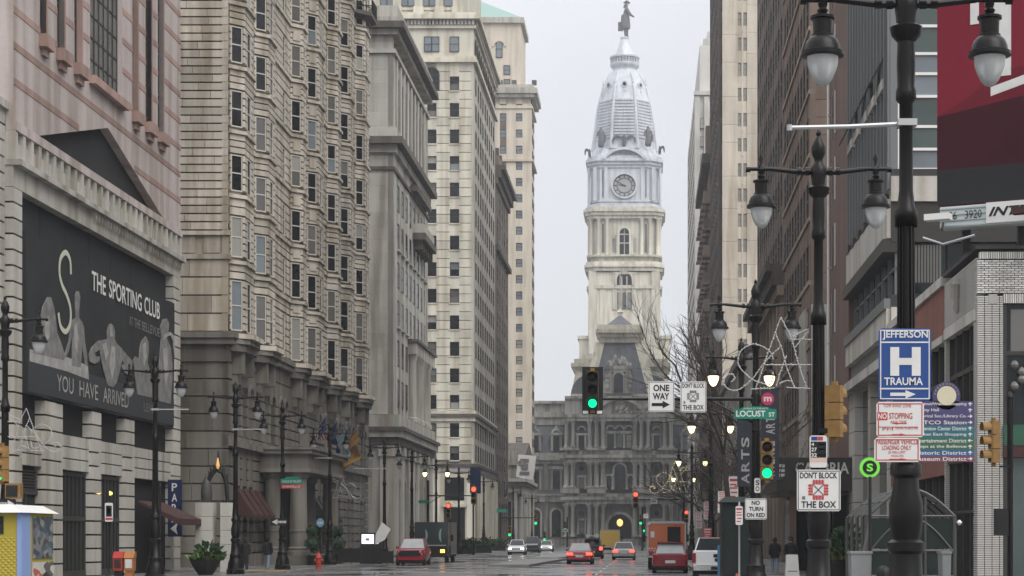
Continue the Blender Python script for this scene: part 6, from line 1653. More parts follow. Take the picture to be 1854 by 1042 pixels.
# far crossings
mast(775, 862, 897, 166, 'mast arm over the left lanes at the second crossing', .07); post(775, 166.2, 6.6, 'mast pole at the left corner of the second crossing', .11)
signal(858, 912, 165.8, 2, 'large red traffic light over the left lanes', sc=1.4); signal(812, 938, 166, 2, 'red traffic light on a short post behind the delivery truck', sc=1.2); post(815, 166.3, 3.2, 'short signal post behind the delivery truck')
mast(1238, 1145, 904, 168, 'mast arm over the right lanes before City Hall', .07); signal(1151, 920, 167.8, 2, 'red traffic light over the right lanes before the City Hall arch', sc=1.35); post(1238, 168.2, 6.4, 'mast pole at the right corner of the second crossing', .11)
signal(1243, 946, 168, 2, 'red traffic light on the right corner above the orange truck')
mast(906, 975, 937, 262, 'mast arm over the left lanes at the third crossing', .09); post(906, 262.2, 5.4, 'mast pole at the left corner of the third crossing', .12)
signal(970, 950, 261.8, 0, 'green traffic light over the left lanes before City Hall', sc=1.3); signal(923, 971, 262, 0, 'green traffic light above the oncoming white car', sc=1.3)
post(1027, 338, 5.2, 'pole of the green light left of the City Hall arch', .12); signal(1023, 961, 337, 0, 'green traffic light left of the City Hall arch', sc=1.5); signal(986, 979, 345, 0, 'lowest green traffic light above the parked cars', sc=1.5)
post(1163, 252, 5.6, 'pole of the green light right of the City Hall arch', .1); signal(1160, 950, 251, 0, 'green traffic light right of the City Hall arch', sc=1.2); signal(1166, 963, 330, 0, 'smaller green traffic light low beside the orange truck', sc=1.3)
post(986, 345.3, 2.6, 'signal post above the far parked cars', .1); post(923, 262.4, 3.0, 'signal post beside the oncoming white car', .1); post(1166, 330.3, 3.4, 'signal post beside the orange truck roof', .1)

# ------------------------------------------------------------------ signs
def sign(name, label, x0, x1, y0, y1, Y, m, cat='sign', border=None, corner=.03, lines=(), group=None, th=.012):
    a, b = at(x0, y1, Y), at(x1, y0, Y); F = FS(Y); c = corner
    p = [(a[0] + c, a[2]), (b[0] - c, a[2]), (b[0], a[2] + c), (b[0], b[2] - c), (b[0] - c, b[2]), (a[0] + c, b[2]), (a[0], b[2] - c), (a[0], a[2] + c)]
    o = F.ext(MB(), p, -th, 0).build(name, M[m], None, label, cat, group)
    if border:
        i0, i1 = .018, .03; f = MB(); u0, u1, z0, z1 = a[0], b[0], a[2], b[2]
        F.bx(f, u0 + i0, u1 - i0, z1 - i1, z1 - i0, 0, .003); F.bx(f, u0 + i0, u1 - i0, z0 + i0, z0 + i1, 0, .003); F.bx(f, u0 + i0, u0 + i1, z0 + i1, z1 - i1, 0, .003); F.bx(f, u1 - i1, u1 - i0, z0 + i1, z1 - i1, 0, .003)
        f.build('border', M[border], o)
    for ln in lines:
        s, lx0, lx1, ly0, ly1, lm = ln[:6]
        q, r = at(lx0, ly1, Y), at(lx1, ly0, Y)
        if s is None: F.bx(MB(), q[0], r[0], q[2], r[2], 0, .004).build('printed_bar', M[lm], o)
        elif s in ('>', '<', '^'):
            w_, h_ = r[0] - q[0], r[2] - q[2]; u, z = q[0], q[2]
            if s == '>': pg = [(0, .3), (.6, .3), (.6, 0), (1, .5), (.6, 1), (.6, .7), (0, .7)]
            elif s == '<': pg = [(1, .7), (.4, .7), (.4, 1), (0, .5), (.4, 0), (.4, .3), (1, .3)]
            else: pg = [(.35, 0), (.65, 0), (.65, .5), (1, .5), (.5, 1), (0, .5), (.35, .5)]
            F.ext(MB(), [(u + a_ * w_, z + b_ * h_) for a_, b_ in pg], 0, .0045).build('arrow', M[lm], o)
        else: lettering(F, o, s, q[0], q[2], r[0] - q[0], r[2] - q[2], M[lm], 0, .005, ln[6] if len(ln) > 6 else .012)
    return o
Ys = 23.3
o = sign('hospital_sign', 'large blue hospital sign with white H and TRAUMA', 1591, 1686, 594, 725, Ys, 'sign_blue', border='sign_white', corner=.035, lines=[
    ('JEFFERSON', 1598, 1680, 598, 615, 'sign_white', .02), (None, 1595, 1682, 618, 620.5, 'sign_white'), ('H', 1612, 1667, 628, 680, 'sign_white', .05), ('TRAUMA', 1601, 1671, 683, 697, 'sign_white', .02), (None, 1593, 1681, 702, 704.5, 'sign_white'), ('>', 1612, 1658, 706, 721, 'sign_white')])
sign('no_stopping_sign', 'white sign with red NO STOPPING lettering under the hospital sign', 1587, 1673, 727, 791, Ys, 'sign_white', border='sign_red', lines=[
    (None, 1588.5, 1607, 746, 760, 'sign_red'), ('NO', 1590, 1605.5, 748, 758, 'print_white', .02), ('STOPPING', 1610, 1652, 747, 758, 'sign_red', .01), ('ANY TIME', 1612, 1642, 761, 766, 'sign_red', 0), ('<', 1615, 1642, 764, 768, 'sign_red'), (None, 1590, 1662, 772, 773.2, 'sign_red'), ('PM', 1598, 1617, 774, 779, 'sign_red', 0), ('MON THRU FRI', 1622, 1662, 773, 777, 'sign_red', 0), ('>', 1615, 1640, 784, 789, 'sign_red'), ('TOW AWAY ZONE', 1600, 1650, 731, 737, 'sign_red', 0)])
sign('loading_sign', 'white PASSENGER VEHICLE LOADING ONLY sign at the bottom of the lamp stack', 1583, 1666, 792, 836, Ys - .03, 'sign_white', border='sign_red', lines=[
    ('PASSENGER VEHICLE', 1586, 1663, 795, 804, 'sign_red', .01), ('LOADING ONLY', 1597, 1650, 806, 814, 'sign_red', .01), ('20 MIN LIMIT', 1608, 1640, 816, 821, 'sign_red', 0), ('MON-FRI', 1614, 1636, 823, 827, 'sign_red', 0), ('>', 1610, 1642, 829, 833, 'sign_red')])
# way-finding board
for nm, c in (('purple', (.07, .06, .14)), ('teal', (.03, .13, .16)), ('green', (.05, .12, .07)), ('azure', (.04, .10, .22)), ('plum', (.16, .06, .09))): M['way_' + nm] = plain('wayfinding_' + nm, c, .5)
Yw = 27.0
w_ = thing('wayfinding_sign', 'tall coloured direction board with arrows and a round pale seal on top', 'sign', at(1650, 1200, Yw))
WF = FS(Yw); rows = [('Chestnut/Walnut Shopping', 'purple', '^'), ('City Hall', 'purple', '^'), ('Historical Soc./Library Co.', 'purple', '>'), ('PATCO Station', 'purple', '>'), ('Convention Center District', 'teal', '^'), ('Market East Shopping', 'teal', '^'), ('Entertainment District', 'green', '<'), ('Shops at the Bellevue', 'green', '^'), ('Historic District', 'azure', '^'), ('Museum District', 'plum', '>')]
for i, (s, c, ar) in enumerate(rows):
    y0 = 726 + i * 11.0; a, b = at(1632, y0 + 10.9, Yw), at(1764, y0, Yw)
    r_ = WF.bx(MB(), a[0], b[0], a[2], b[2], -.03, 0).build('direction_row', M['way_' + c], w_)
    q = at(1655 if len(s) > 12 else 1667, y0 + 8.8, Yw); e = at(1750 if len(s) > 12 else 1700, y0 + 2.0, Yw)
    lettering(WF, r_, s, q[0], q[2], e[0] - q[0], e[2] - q[2], M['sign_white'], 0, .004, .012)
    q = at(1752, y0 + 8.8, Yw); e = at(1761, y0 + 1.6, Yw); w0, h0 = e[0] - q[0], e[2] - q[2]
    pg = {'^': [(.4, 0), (.6, 0), (.6, .5), (1, .5), (.5, 1), (0, .5), (.4, .5)], '>': [(0, .4), (.5, .4), (.5, 0), (1, .5), (.5, 1), (.5, .6), (0, .6)], '<': [(1, .6), (.5, .6), (.5, 1), (0, .5), (.5, 0), (.5, .4), (1, .4)]}[ar]
    WF.ext(MB(), [(q[0] + u * w0, q[2] + v * h0) for u, v in pg], 0, .004).build('arrow', M['sign_white'], r_)
c = at(1714, 716, Yw)
for r0, m, d, nm in ((.195, 'way_purple', .0, 'seal_back'), (.135, 'seal_cream', .006, 'seal')): WF.ext(MB(), [(c[0] + r0 * math.cos(2 * math.pi * i / 24), c[2] + r0 * math.sin(2 * math.pi * i / 24)) for i in range(24)], -.03 + d, d).build(nm, M.get(m) or M.setdefault(m, plain(m, (.55, .50, .36), .6)), w_)
for i in range(11):
    a = math.pi * (.05 + .9 * i / 10); WF.bx(MB(), c[0] + .165 * math.cos(a) - .012, c[0] + .165 * math.cos(a) + .012, c[2] + .165 * math.sin(a) - .014, c[2] + .165 * math.sin(a) + .014, 0, .005).build('rim_mark', M['print_grey'], w_)
pw = MB(); pw.lathe([(.06, .15), (.06, 3.9)], (at(1645, 0, Yw)[0], Yw + .07, 0), 8); pw.build('post', M['dark_metal'], w_)
# second lamp: bus plate and box sign
sign('bus_stop_sign', "small bus stop plate above the near DON'T BLOCK THE BOX sign", 1466, 1497.5, 788, 846, 34.05, 'sign_white', lines=[(None, 1468, 1496, 799, 828, 'sign_black'), ('4', 1469, 1474, 801, 807, 'sign_white', .02), ('27', 1469, 1479, 810, 817, 'sign_white', .02), ('32', 1469, 1479, 820, 827, 'sign_white', .02), (None, 1482, 1495, 803, 805, 'sign_white'), (None, 1482, 1494, 812, 814, 'sign_white'), (None, 1482, 1495, 822, 824, 'sign_white'), (None, 1467, 1497, 828.5, 836, 'plate_peach'), (None, 1469, 1480, 790, 797, 'sign_blue'), (None, 1480.5, 1490, 790, 797, 'sign_red')]) if M.setdefault('plate_peach', plain('plate_peach', (.55, .40, .33), .5)) else None
def box_sign(label, x0, x1, y0, y1, Y, top, bot, dark):
    w0, h0 = x1 - x0, y1 - y0; X = lambda f: x0 + f * w0; V = lambda f: y0 + f * h0
    L_ = [(top, X(.07), X(.92), V(.06), V(.21), 'sign_black', .02), (bot, X(.1), X(.9), V(.76), V(.92), 'sign_black', .02)]
    o = sign('dont_block_sign', label, x0, x1, y0, y1, Y, 'sign_white', border='sign_black', lines=L_)
    F = FS(Y); cx_, _, cz_ = at(X(.49), V(.485), Y); s = w0 * Y / 3500
    g = MB()
    for a in (-1, 1):
        for k in range(4):
            t = .135 + k * .025
            F.bx(g, cx_ - .13 * s, cx_ + .13 * s, cz_ + a * t * s - .008 * s, cz_ + a * t * s + .008 * s, 0, .004)
            F.bx(g, cx_ + a * t * s * 1.0 - .008 * s, cx_ + a * t * s + .008 * s, cz_ - .13 * s, cz_ + .13 * s, 0, .0035)
        for k in range(4):
            q = -.1 + k * .066; F.bx(g, cx_ + a * .19 * s - .045 * s, cx_ + a * .19 * s + .045 * s, cz_ + q * s - .012 * s, cz_ + q * s + .012 * s, 0, .0045); F.bx(g, cx_ + q * s - .012 * s, cx_ + q * s + .012 * s, cz_ + a * .19 * s - .045 * s, cz_ + a * .19 * s + .045 * s, 0, .005)
    g.build('junction_print', M['sign_red'] if not dark else M['print_grey'], o)
    x_ = MB(); r = .12 * s; wd = .012 * s
    for a in (-1, 1): F.ext(x_, [(cx_ - r, cz_ - a * r - wd), (cx_ - r, cz_ - a * r + wd), (cx_ + r, cz_ + a * r + wd), (cx_ + r, cz_ + a * r - wd)][::1], 0, .006 + .001 * a)
    x_.build('cross_print', M['sign_black'], o)
    q, e = at(X(.12), V(.72), Y), at(X(.19), V(.64), Y)
    F.bx(MB(), q[0], e[0], q[2], e[2], 0, .004).build('small_plate', M['print_grey'], o)
    return o
box_sign("near white DON'T BLOCK THE BOX sign on the lamp foot", 1443, 1522, 850, 925, 34.0, "DON'T BLOCK", 'THE BOX', False)
box_sign("far DON'T BLOCK THE BOX sign hung on the mast arm", 1232, 1279, 690, 746, 53.7, "DON'T BLOCK", 'THE BOX', True)
sign('one_way_sign', 'white ONE WAY sign with black arrow on the mast arm', 1174, 1221, 690, 745, 53.7, 'sign_white', border='sign_black', lines=[('ONE', 1183, 1212, 696, 708, 'sign_black', .03), ('WAY', 1182, 1212, 711, 723, 'sign_black', .03), ('>', 1180, 1213, 725, 739, 'sign_black')])
o = sign('street_name_sign', 'green LOCUST ST street name sign on the lamp', 1330, 1406, 740, 758, 53.75, 'sign_green', lines=[('LOCUST', 1333, 1386, 743, 754, 'sign_white', .02), ('ST', 1392, 1403, 746, 754, 'sign_white', .02)])
FS(53.75).ext(MB(), [(at(px, py, 53.75)[0], at(px, py, 53.75)[2]) for px, py in ((1340, 739.8), (1396, 739.8), (1392, 737), (1380, 735.5), (1356, 735.5), (1344, 737))], -.012, 0).build('arched_top', M['sign_green'], o)
lettering(FS(53.75), o, 'AVENUE OF THE ARTS', at(1346, 0, 53.75)[0], at(0, 740.6, 53.75)[2], .68, .045, M['sign_white'], 0, .004)
sign('no_turn_sign', 'white NO TURN ON RED sign on the lamp', 1349, 1388.5, 902, 940, 53.85, 'sign_white', border='sign_black', lines=[('NO', 1361, 1376, 906, 914, 'sign_black', .03), ('TURN', 1356, 1382, 917, 925, 'sign_black', .03), ('ON RED', 1352, 1385, 928, 936, 'sign_black', .03)])
sign('stop_plate', 'narrow white plate above the NO TURN ON RED sign', 1366, 1377, 865, 892, 53.85, 'sign_white', lines=[('S', 1368, 1375, 869, 878, 'sign_black', .02), ('O', 1368, 1375, 880, 889, 'sign_black', .02)])
# subway S roundel
sx, sy, sz = at(1575, 846, 42); SF = FS(42)
so = thing('subway_sign', 'round black sign with glowing green ring and S on a thin pole', 'sign', (sx, 42, .15))
SF.ext(MB(), [(sx + .22 * math.cos(2 * math.pi * i / 24), sz + .22 * math.sin(2 * math.pi * i / 24)) for i in range(24)], -.06, 0).build('ring', M.setdefault('ring_green', lit('ring_green', (.13, .5, .05), .32)), so)
SF.ext(MB(), [(sx + .155 * math.cos(2 * math.pi * i / 24), sz + .155 * math.sin(2 * math.pi * i / 24)) for i in range(24)], .0, .012).build('face', M['sign_black'], so)
lettering(SF, so, 'S', sx - .07, sz - .085, .14, .17, M['ring_green'], .012, .005, .03)
pp = MB(); pp.lathe([(.05, 0), (.035, .1), (.035, sz - .35)], (sx, 42.0 - .03, .15), 8); pp.build('pole', M['dark_metal'], so)
# left signs
sign('arrow_sign', 'white ONE WAY arrow on black below the left edge traffic light', -8, 29, 903, 921, 57.6, 'sign_black', lines=[('>', -4, 26, 904.5, 919.5, 'sign_white'), ('WAY', 0, 15, 909, 915, 'sign_black', .02)])
sign('arrow_sign', 'black sign with white left pointing ONE WAY arrow on the lamp', 490, 520.5, 938, 951, 103.1, 'sign_black', lines=[('<', 492, 518, 939.5, 949.5, 'sign_white'), ('ONE WAY', 500, 516, 942.5, 946.5, 'sign_black', .0)])
o = sign('street_name_sign', 'green street name sign above a red plate on the left lamp', 508, 547, 866, 876, 103.1, 'sign_green', lines=[('AVENUE OF THE ARTS', 511, 545, 869, 873.5, 'sign_white', 0)])
FS(103.1).ext(MB(), [(at(px, py, 103.1)[0], at(px, py, 103.1)[2]) for px, py in ((514, 865.9), (541, 865.9), (536, 862.5), (519, 862.5))], -.012, 0).build('arched_top', M['sign_green'], o)
sign('red_plate', 'orange red plate under the green street sign on the left', 509, 547, 877, 884, 103.1, 'sign_red', lines=[('CHANCELLOR', 512, 544, 878.5, 882.5, 'sign_white', 0)])
bs = sign('bus_stop_sign', 'white bus stop sign with dark picture before the red awning', 190, 204.5, 910, 944, 70, 'sign_white', lines=[(None, 192, 202.5, 915, 935, 'sign_black'), (None, 191, 204, 937, 941, 'sign_red'), (None, 194, 200, 919, 929, 'plate_peach')])
post(197, 70.1, 2.4, 'thin pole of the bus stop sign at left', .03, 'dark_metal')
sign('round_sign', 'round pale blue sign inside the hotel porch', 573, 587, 938, 954, 119.3, 'round_blue', corner=.16, lines=[('RBP', 575, 585, 944, 949, 'sign_white', .01)]) if M.setdefault('round_blue', plain('round_blue', (.12, .26, .34), .5)) else None
post(580, 119.4, 2.4, 'thin post of the round pale blue sign', .03, 'dark_metal')
tp_ = at(695, 968, 118); dm = MB(); F_ = FS(118); u, z = tp_[0], tp_[2]
F_.ext(dm, [(u - .52, z - .58), (u + .05, z - .62 + .3), (u + .42, z + .35), (u - .1, z + .78), (u - .5, z + .05)], -.02, 0)
dm.build('leaning_board', M['sign_white'], None, 'white leaning board beside the red parked jeep', 'board')
wk = thing('advert_screen', 'lit white advertising screen at the pavement edge', 'screen', at(667, 1010, 126))
a, b = at(655, 984, 126), at(677, 967, 126); FS(126).bx(MB(), a[0] - .08, b[0] + .55, .15, b[2] + .1, -.3, 0).build('case', M['dark_metal'], wk); FS(126).bx(MB(), a[0], b[0], a[2], b[2], 0, .02).build('screen', lit('screen_white', (.75, .8, .95), 1.0), wk)
FS(126).bx(MB(), b[0] + .12, b[0] + .3, a[2], b[2], 0, .02).build('screen', bpy.data.materials['screen_white'], wk); FS(126).bx(MB(), a[0] + .25, a[0] + .5, a[2] + .2, b[2] - .25, .02, .026).build('screen_print', M['steel'], wk)
# small far signs
def plates(px, y0, y1, w, Y, label, colr='sign_white', pr='sign_red'):
    h = y1 - y0; return sign('parking_sign', label, px - w / 2, px + w / 2, y0, y1, Y, colr, border=None, group='parking signs on the right pavement', lines=[(None, px - w * .4, px + w * .4, y0 + h * .1, y0 + h * .2, pr), (None, px - w * .38, px + w * .3, y0 + h * .3, y0 + h * .36, pr), (None, px - w * .38, px + w * .38, y0 + h * .44, y0 + h * .5, pr), (None, px - w * .3, px + w * .36, y0 + h * .62, y0 + h * .68, pr), (None, px - w * .35, px + w * .2, y0 + h * .78, y0 + h * .84, pr)])
plates(1328.5, 862, 907, 18, 74, 'tallest white parking sign left of the green newsstand'); post(1328.5, 74.1, 4.0, 'pole of the tallest parking sign', .035, 'steel')
plates(1308, 889, 908, 16, 82, 'upper white plate above the pickup roof'); plates(1309, 909, 928, 19, 82, 'lower white plate above the pickup roof'); post(1309, 82.1, 3.6, 'pole of the paired plates above the pickup', .035, 'steel')
plates(1281, 908, 923, 14, 104, 'upper white plate left above the pickup'); plates(1281, 924, 940, 14, 104, 'lower white plate left above the pickup'); post(1281, 104.1, 3.6, 'pole of the left plates above the pickup', .035, 'steel')
plates(1265, 926, 941, 11, 125, 'small white plate beside the orange truck'); plates(1265.5, 942, 956, 11, 125, 'lowest small white plate beside the orange truck'); post(1265, 125.1, 3.3, 'pole of the small plates beside the truck', .035, 'steel')
plates(1338.5, 916, 950, 13, 58, 'white and red no parking sign left of NO TURN ON RED', 'sign_white', 'sign_red'); post(1338.5, 58.1, 2.7, 'pole of the white and red no parking sign', .03, 'steel')
plates(1281, 955, 974, 16, 98.5, 'red sign just above the white pickup', 'sign_red', 'sign_white'); post(1281, 98.6, 2.0, 'pole of the red sign above the pickup', .03, 'steel')
sign('crossing_sign', 'small white sign on the far right mast arm', 1178, 1190, 901, 912, 167.7, 'sign_white', lines=[(None, 1180, 1188, 904, 905.4, 'sign_black'), (None, 1180, 1188, 907, 908.4, 'sign_black')])
sign('crossing_sign', 'tiny white sign right of the City Hall arch light', 1165, 1174, 930, 938, 251, 'sign_white', lines=[(None, 1167, 1172, 932, 933, 'sign_black')]); 
sign('crossing_sign', 'tiny white sign under the far left green light', 1018, 1029, 957, 963, 336.5, 'sign_white', lines=[(None, 1020, 1027, 959, 960, 'sign_black')])
sign('street_name_sign', 'far green street sign left above the delivery truck', 758, 776, 905, 911, 165.5, 'sign_green'); sign('street_name_sign', 'far green street sign on the third crossing pole', 899, 917, 921, 927, 261, 'sign_green'); sign('street_name_sign', 'far green street sign above the glowing ornament on the right', 1228, 1240, 892, 899, 167.5, 'sign_green')
sign('blue_hoarding', 'dark blue boxed sign on the pavement before the buff tower', 851, 870, 846, 893, 190, 'sign_blue_dark', th=.5); post(857, 190.5, 7.0, 'post of the dark blue boxed sign', .08)

# ------------------------------------------------------------------ wire ornaments
def make_ornament(k, beads=True):
    """letter A with a looping flourish, drawn in metres around the lamp pole; k mirrors it"""
    c = lambda p: ((p[0] - 890) / 5.209 * 34.2 / 3500 * k, 0, -(p[1] - 730) / 5.209 * 34.2 / 3500)
    def cr(p, n=5):
        out = []
        for i in range(len(p) - 1):
            p0, p1, p2, p3 = p[max(0, i - 1)], p[i], p[i + 1], p[min(len(p) - 1, i + 2)]
            for q in range(n):
                s = q / n; out.append(tuple(.5 * ((2 * p1[a]) + (-p0[a] + p2[a]) * s + (2 * p0[a] - 5 * p1[a] + 4 * p2[a] - p3[a]) * s * s + (-p0[a] + 3 * p1[a] - 3 * p2[a] + p3[a]) * s ** 3) for a in range(2)))
        return out + [p[-1]]
    L_ = [[(585, 280), (440, 690), (350, 950)], [(585, 280), (690, 480), (750, 720), (830, 945)], [(535, 430), (600, 590), (635, 740), (715, 945)], [(640, 640), (580, 800), (540, 940)], [(305, 960), (530, 950)], [(640, 945), (865, 955)],
          [(430, 730), (890, 730)], [(680, 490), (890, 490)]]
    C_ = [[(515, 680), (480, 600), (350, 535), (240, 570), (185, 650), (195, 750), (310, 865), (410, 905), (475, 918), (505, 870), (515, 800)], [(590, 550), (430, 710), (320, 860), (200, 960), (100, 965), (45, 905), (70, 835), (130, 825), (150, 860), (120, 890)], [(690, 470), (760, 430), (850, 390)], [(715, 575), (780, 490), (850, 410)], [(570, 910), (640, 880), (690, 890)]]
    t = MB(); bd = MB()
    for pl in L_ + [cr(q) for q in C_]:
        pts = [Vector(c(p)) for p in pl]; t.tube(pts, .009, 5)
        for a, b in zip(pts[:-1], pts[1:]):
            n = max(1, int((b - a).length / .045))
            for i in range(n):
                p = a.lerp(b, (i + random.random() * .6) / n); r = random.uniform(.012, .022); o = Vector((random.uniform(-.01, .01), random.uniform(-.02, .01), random.uniform(-.01, .01))); p = p + o
                bd.add([p + Vector((r, 0, 0)), p + Vector((-r, 0, 0)), p + Vector((0, r, 0)), p + Vector((0, -r, 0)), p + Vector((0, 0, r)), p + Vector((0, 0, -r))], [(0, 2, 4), (2, 1, 4), (1, 3, 4), (3, 0, 4), (2, 0, 5), (1, 2, 5), (3, 1, 5), (0, 3, 5)])
    return t, bd
def ornament(x, y, z, k, label, glow=False, sc=1.0, wm='white_wire'):
    t = thing('wire_ornament', label, 'ornament', (0, 0, 0), 'looping wire ornaments on the lamp poles')
    a, b = make_ornament(k); a.build('wire_frame', M[wm], t); b.build('garland', M['garland_lit'] if glow else M[wm], t, kind='stuff')
    t.location = (x, y, z); t.scale = (sc, 1, sc); WLOC[t.name] = Vector((x, y, z))
M['white_wire'] = plain('white_wire', (.40, .39, .37), .6); M['garland_lit'] = lit('garland_lit', (.9, .72, .4), .55)
ornament(3.06 - .1, 34.3, at(0, 660, 34.3)[2], 1, 'white beaded A ornament with loop beside the traffic light pole')
ornament(3.5 - .2, 147.6, at(0, 872, 148)[2], 1, 'glowing beaded A ornament high above the orange truck', True, 1.9)
ornament(-19.1, 57.8, at(0, 790, 57.8)[2], -1, 'white wire A ornament above the yellow kiosk', False, 1.0)
ornament(-19.7, 120.9, at(0, 887, 121)[2], -1, 'pale wire A ornament before the hotel porch', False, 1.15, 'steel')

# ------------------------------------------------------------------ pole banners
def vbanner(px0, px1, y0, y1, Y, word, label, roundel=False):
    a, b = at(px0, y1, Y), at(px1, y0, Y); F = FS(Y); o = F.bx(MB(), a[0], b[0], a[2], b[2], -.02, 0).build('pole_banner', M['banner_dark'], None, label, 'banner', 'dark banners on the lamp poles')
    hgt = b[2] - a[2]; wd = b[0] - a[0]; n = len(word); step = hgt * .72 / n
    for i, ch in enumerate(word):
        cu = lettering(F, o, ch, 0, 0, step * .82, wd * .5, M['print_pale'], 0, .004, .02)
        if not cu: continue
        # turn the letter to read upwards
        w0 = wl(o)
        for v in cu.data.vertices:
            u, z = v.co.x + w0.x, v.co.z + w0.z
            v.co.x = a[0] + wd * .75 - z - w0.x + 0; v.co.z = a[2] + hgt * .04 + i * step + u - w0.z
    if roundel:
        c = (a[0] + wd * .35, b[2] - wd * .62)
        r_ = F.ext(MB(), [(c[0] + wd * .36 * math.cos(2 * math.pi * i / 20), c[1] + wd * .36 * math.sin(2 * math.pi * i / 20)) for i in range(20)], 0, .006).build('roundel', M['roundel_pink'], o)
        lettering(F, r_, 'm', c[0] - wd * .22, c[1] - wd * .14, wd * .44, wd * .26, M['sign_white'], .006, .004, .03)
    for z in (a[2], b[2]):
        r = MB(); r.tube([(a[0] - .1, Y, z), (b[0] + .15, Y, z)], .02, 6); r.build('rod', M['dark_metal'], o)
M['banner_dark'] = plain('dark_banner_cloth', (.03, .032, .042), .8); M['roundel_pink'] = plain('roundel_pink', (.45, .035, .10), .6)
vbanner(1379, 1411, 702, 868, 69.8, 'AVENUE ARTS', 'dark pole banner with pink m roundel beyond the LOCUST ST sign', True)
vbanner(1335, 1364, 758, 880, 69.8, 'ARTS', 'dark pole banner with upright white letters left of the green traffic light')

# ------------------------------------------------------------------ near right: newsstand, subway entrance, planters
ns = thing('newsstand', 'dark green closed newsstand box behind the NO TURN ON RED sign', 'newsstand', (2.95, 60.8, .15))
NF = FS(60)
MB().box(2.36, 3.62, 60, 61.8, .15, 2.95).build('body', M['stand_green'] if 'stand_green' in M else M.setdefault('stand_green', plain('stand_green', (.008, .014, .012), .5)), ns)
MB().hexa([(2.28, 59.85), (3.7, 59.85), (3.7, 61.95), (2.28, 61.95)], 2.95, 3.12, [(2.45, 60.1), (3.55, 60.1), (3.55, 61.7), (2.45, 61.7)]).build('roof', M['stand_green'], ns)
for i in range(3): NF.blk('panel', M['stand_green'], 2.42 + i * .4, 2.78 + i * .4, .35, 2.8, 0, .03, ns)
cn = MB(); cn.lathe([(.2, .15), (.2, .19), (.16, .2), (.03, .78), (.0, .8)], (at(1334, 0, 57)[0], 57, 0), 12); cn.build('traffic_cone', plain('cone_orange', (.42, .09, .04), .6), None, 'small orange cone at the foot of the green newsstand', 'cone', smooth=True)
sb = MB(); a = at(1309, 1042, 77); sb.box(a[0] - .2, a[0] + .25, 77, 77.5, .15, 1.55); o = sb.build('blue_box', plain('box_blue', (.06, .16, .28), .5), None, 'blue newspaper box right of the white pickup', 'news box')
FS(77).bx(MB(), a[0] - .12, a[0] + .16, .9, 1.4, 0, .02).build('box_window', M['sign_white'], o)
# subway entrance
se = thing('subway_entrance', 'glazed subway entrance with curved ribs, dark frame and low walls', 'subway entrance', (6.1, 46.5, .15))
E0, E1, ex0, ex1 = 44.8, 49.6, 5.15, 7.15
def arcp(t, y): return (ex0 + (ex1 - ex0) * t, y, 2.35 + .62 * math.sin(math.pi * t))
for k in range(5):
    y = E0 + (E1 - E0) * k / 4; r = MB(); r.tube([arcp(i / 12, y) for i in range(13)], .035, 6); r.tube([(ex0, y, .15), (ex0, y, 2.35)], .045, 6); r.tube([(ex1, y, .15), (ex1, y, 2.35)], .045, 6); r.build('rib', M['entrance_frame'] if 'entrance_frame' in M else M.setdefault('entrance_frame', plain('entrance_frame', (.075, .075, .07), .4, .3)), se)
for k in range(4):
    for i in range(6):
        y0, y1 = E0 + (E1 - E0) * k / 4 + .04, E0 + (E1 - E0) * (k + 1) / 4 - .04; a, b = arcp(i / 6 + .01, y0), arcp((i + 1) / 6 - .01, y0)
        g = MB(); g.add([(a[0], y0, a[2]), (b[0], y0, b[2]), (b[0], y1, b[2]), (a[0], y1, a[2]), (a[0], y0, a[2] + .02), (b[0], y0, b[2] + .02), (b[0], y1, b[2] + .02), (a[0], y1, a[2] + .02)], [(3, 2, 1, 0), (4, 5, 6, 7), (0, 1, 5, 4), (1, 2, 6, 5), (2, 3, 7, 6), (3, 0, 4, 7)]); g.build('roof_pane', M['entrance_glass'], se)
fr = MB()
for z in (.95, 1.55, 2.35): fr.tube([(ex0, E0, z), (ex1, E0, z)], .03, 6)
for t in (.33, .66): fr.tube([(ex0 + 2 * t, E0, .15), (ex0 + 2 * t, E0, 2.35 + .5 * math.sin(math.pi * t))], .028, 6)
fr.tube([(ex0 + .05 + 1.9 * i / 12, E0, 1.55 + .75 * math.sin(math.pi * i / 12)) for i in range(13)], .025, 6)
fr.tube([(ex0, E0 - .35, 2.25), (ex0 - .25, E0 - .6, 1.2), (ex0 - .35, E0 - .7, .2)], .035, 6); fr.build('front_frame', M['entrance_frame'], se)
for i, (x0, x1, z0, z1) in enumerate(((ex0 + .05, ex0 + .64, .2, .92), (ex0 + .70, ex0 + 1.3, .2, .92), (ex0 + 1.36, ex1 - .05, .2, .92), (ex0 + .05, ex0 + .64, .99, 1.52), (ex0 + .70, ex0 + 1.3, .99, 1.52), (ex0 + 1.36, ex1 - .05, .99, 1.52), (ex0 + .05, ex0 + .64, 1.6, 2.3), (ex0 + .70, ex0 + 1.3, 1.6, 2.3), (ex0 + 1.36, ex1 - .05, 1.6, 2.3))):
    MB().box(x0, x1, E0 + .01, E0 + .025, z0, z1).build('front_pane', M['entrance_glass'], se)
for x in (ex0 - .02, ex1 + .02): MB().box(x - .02, x + .02, E0 + .1, E1, .15, 1.4).build('side_panel', M['entrance_frame'], se)
lmp = MB(); lmp.lathe([(.02, -.06), (.07, 0), (.02, .06)], (ex1 + .1, E0 - .05, 2.2), 8); lmp.build('end_lamp', M['sign_white'], se)
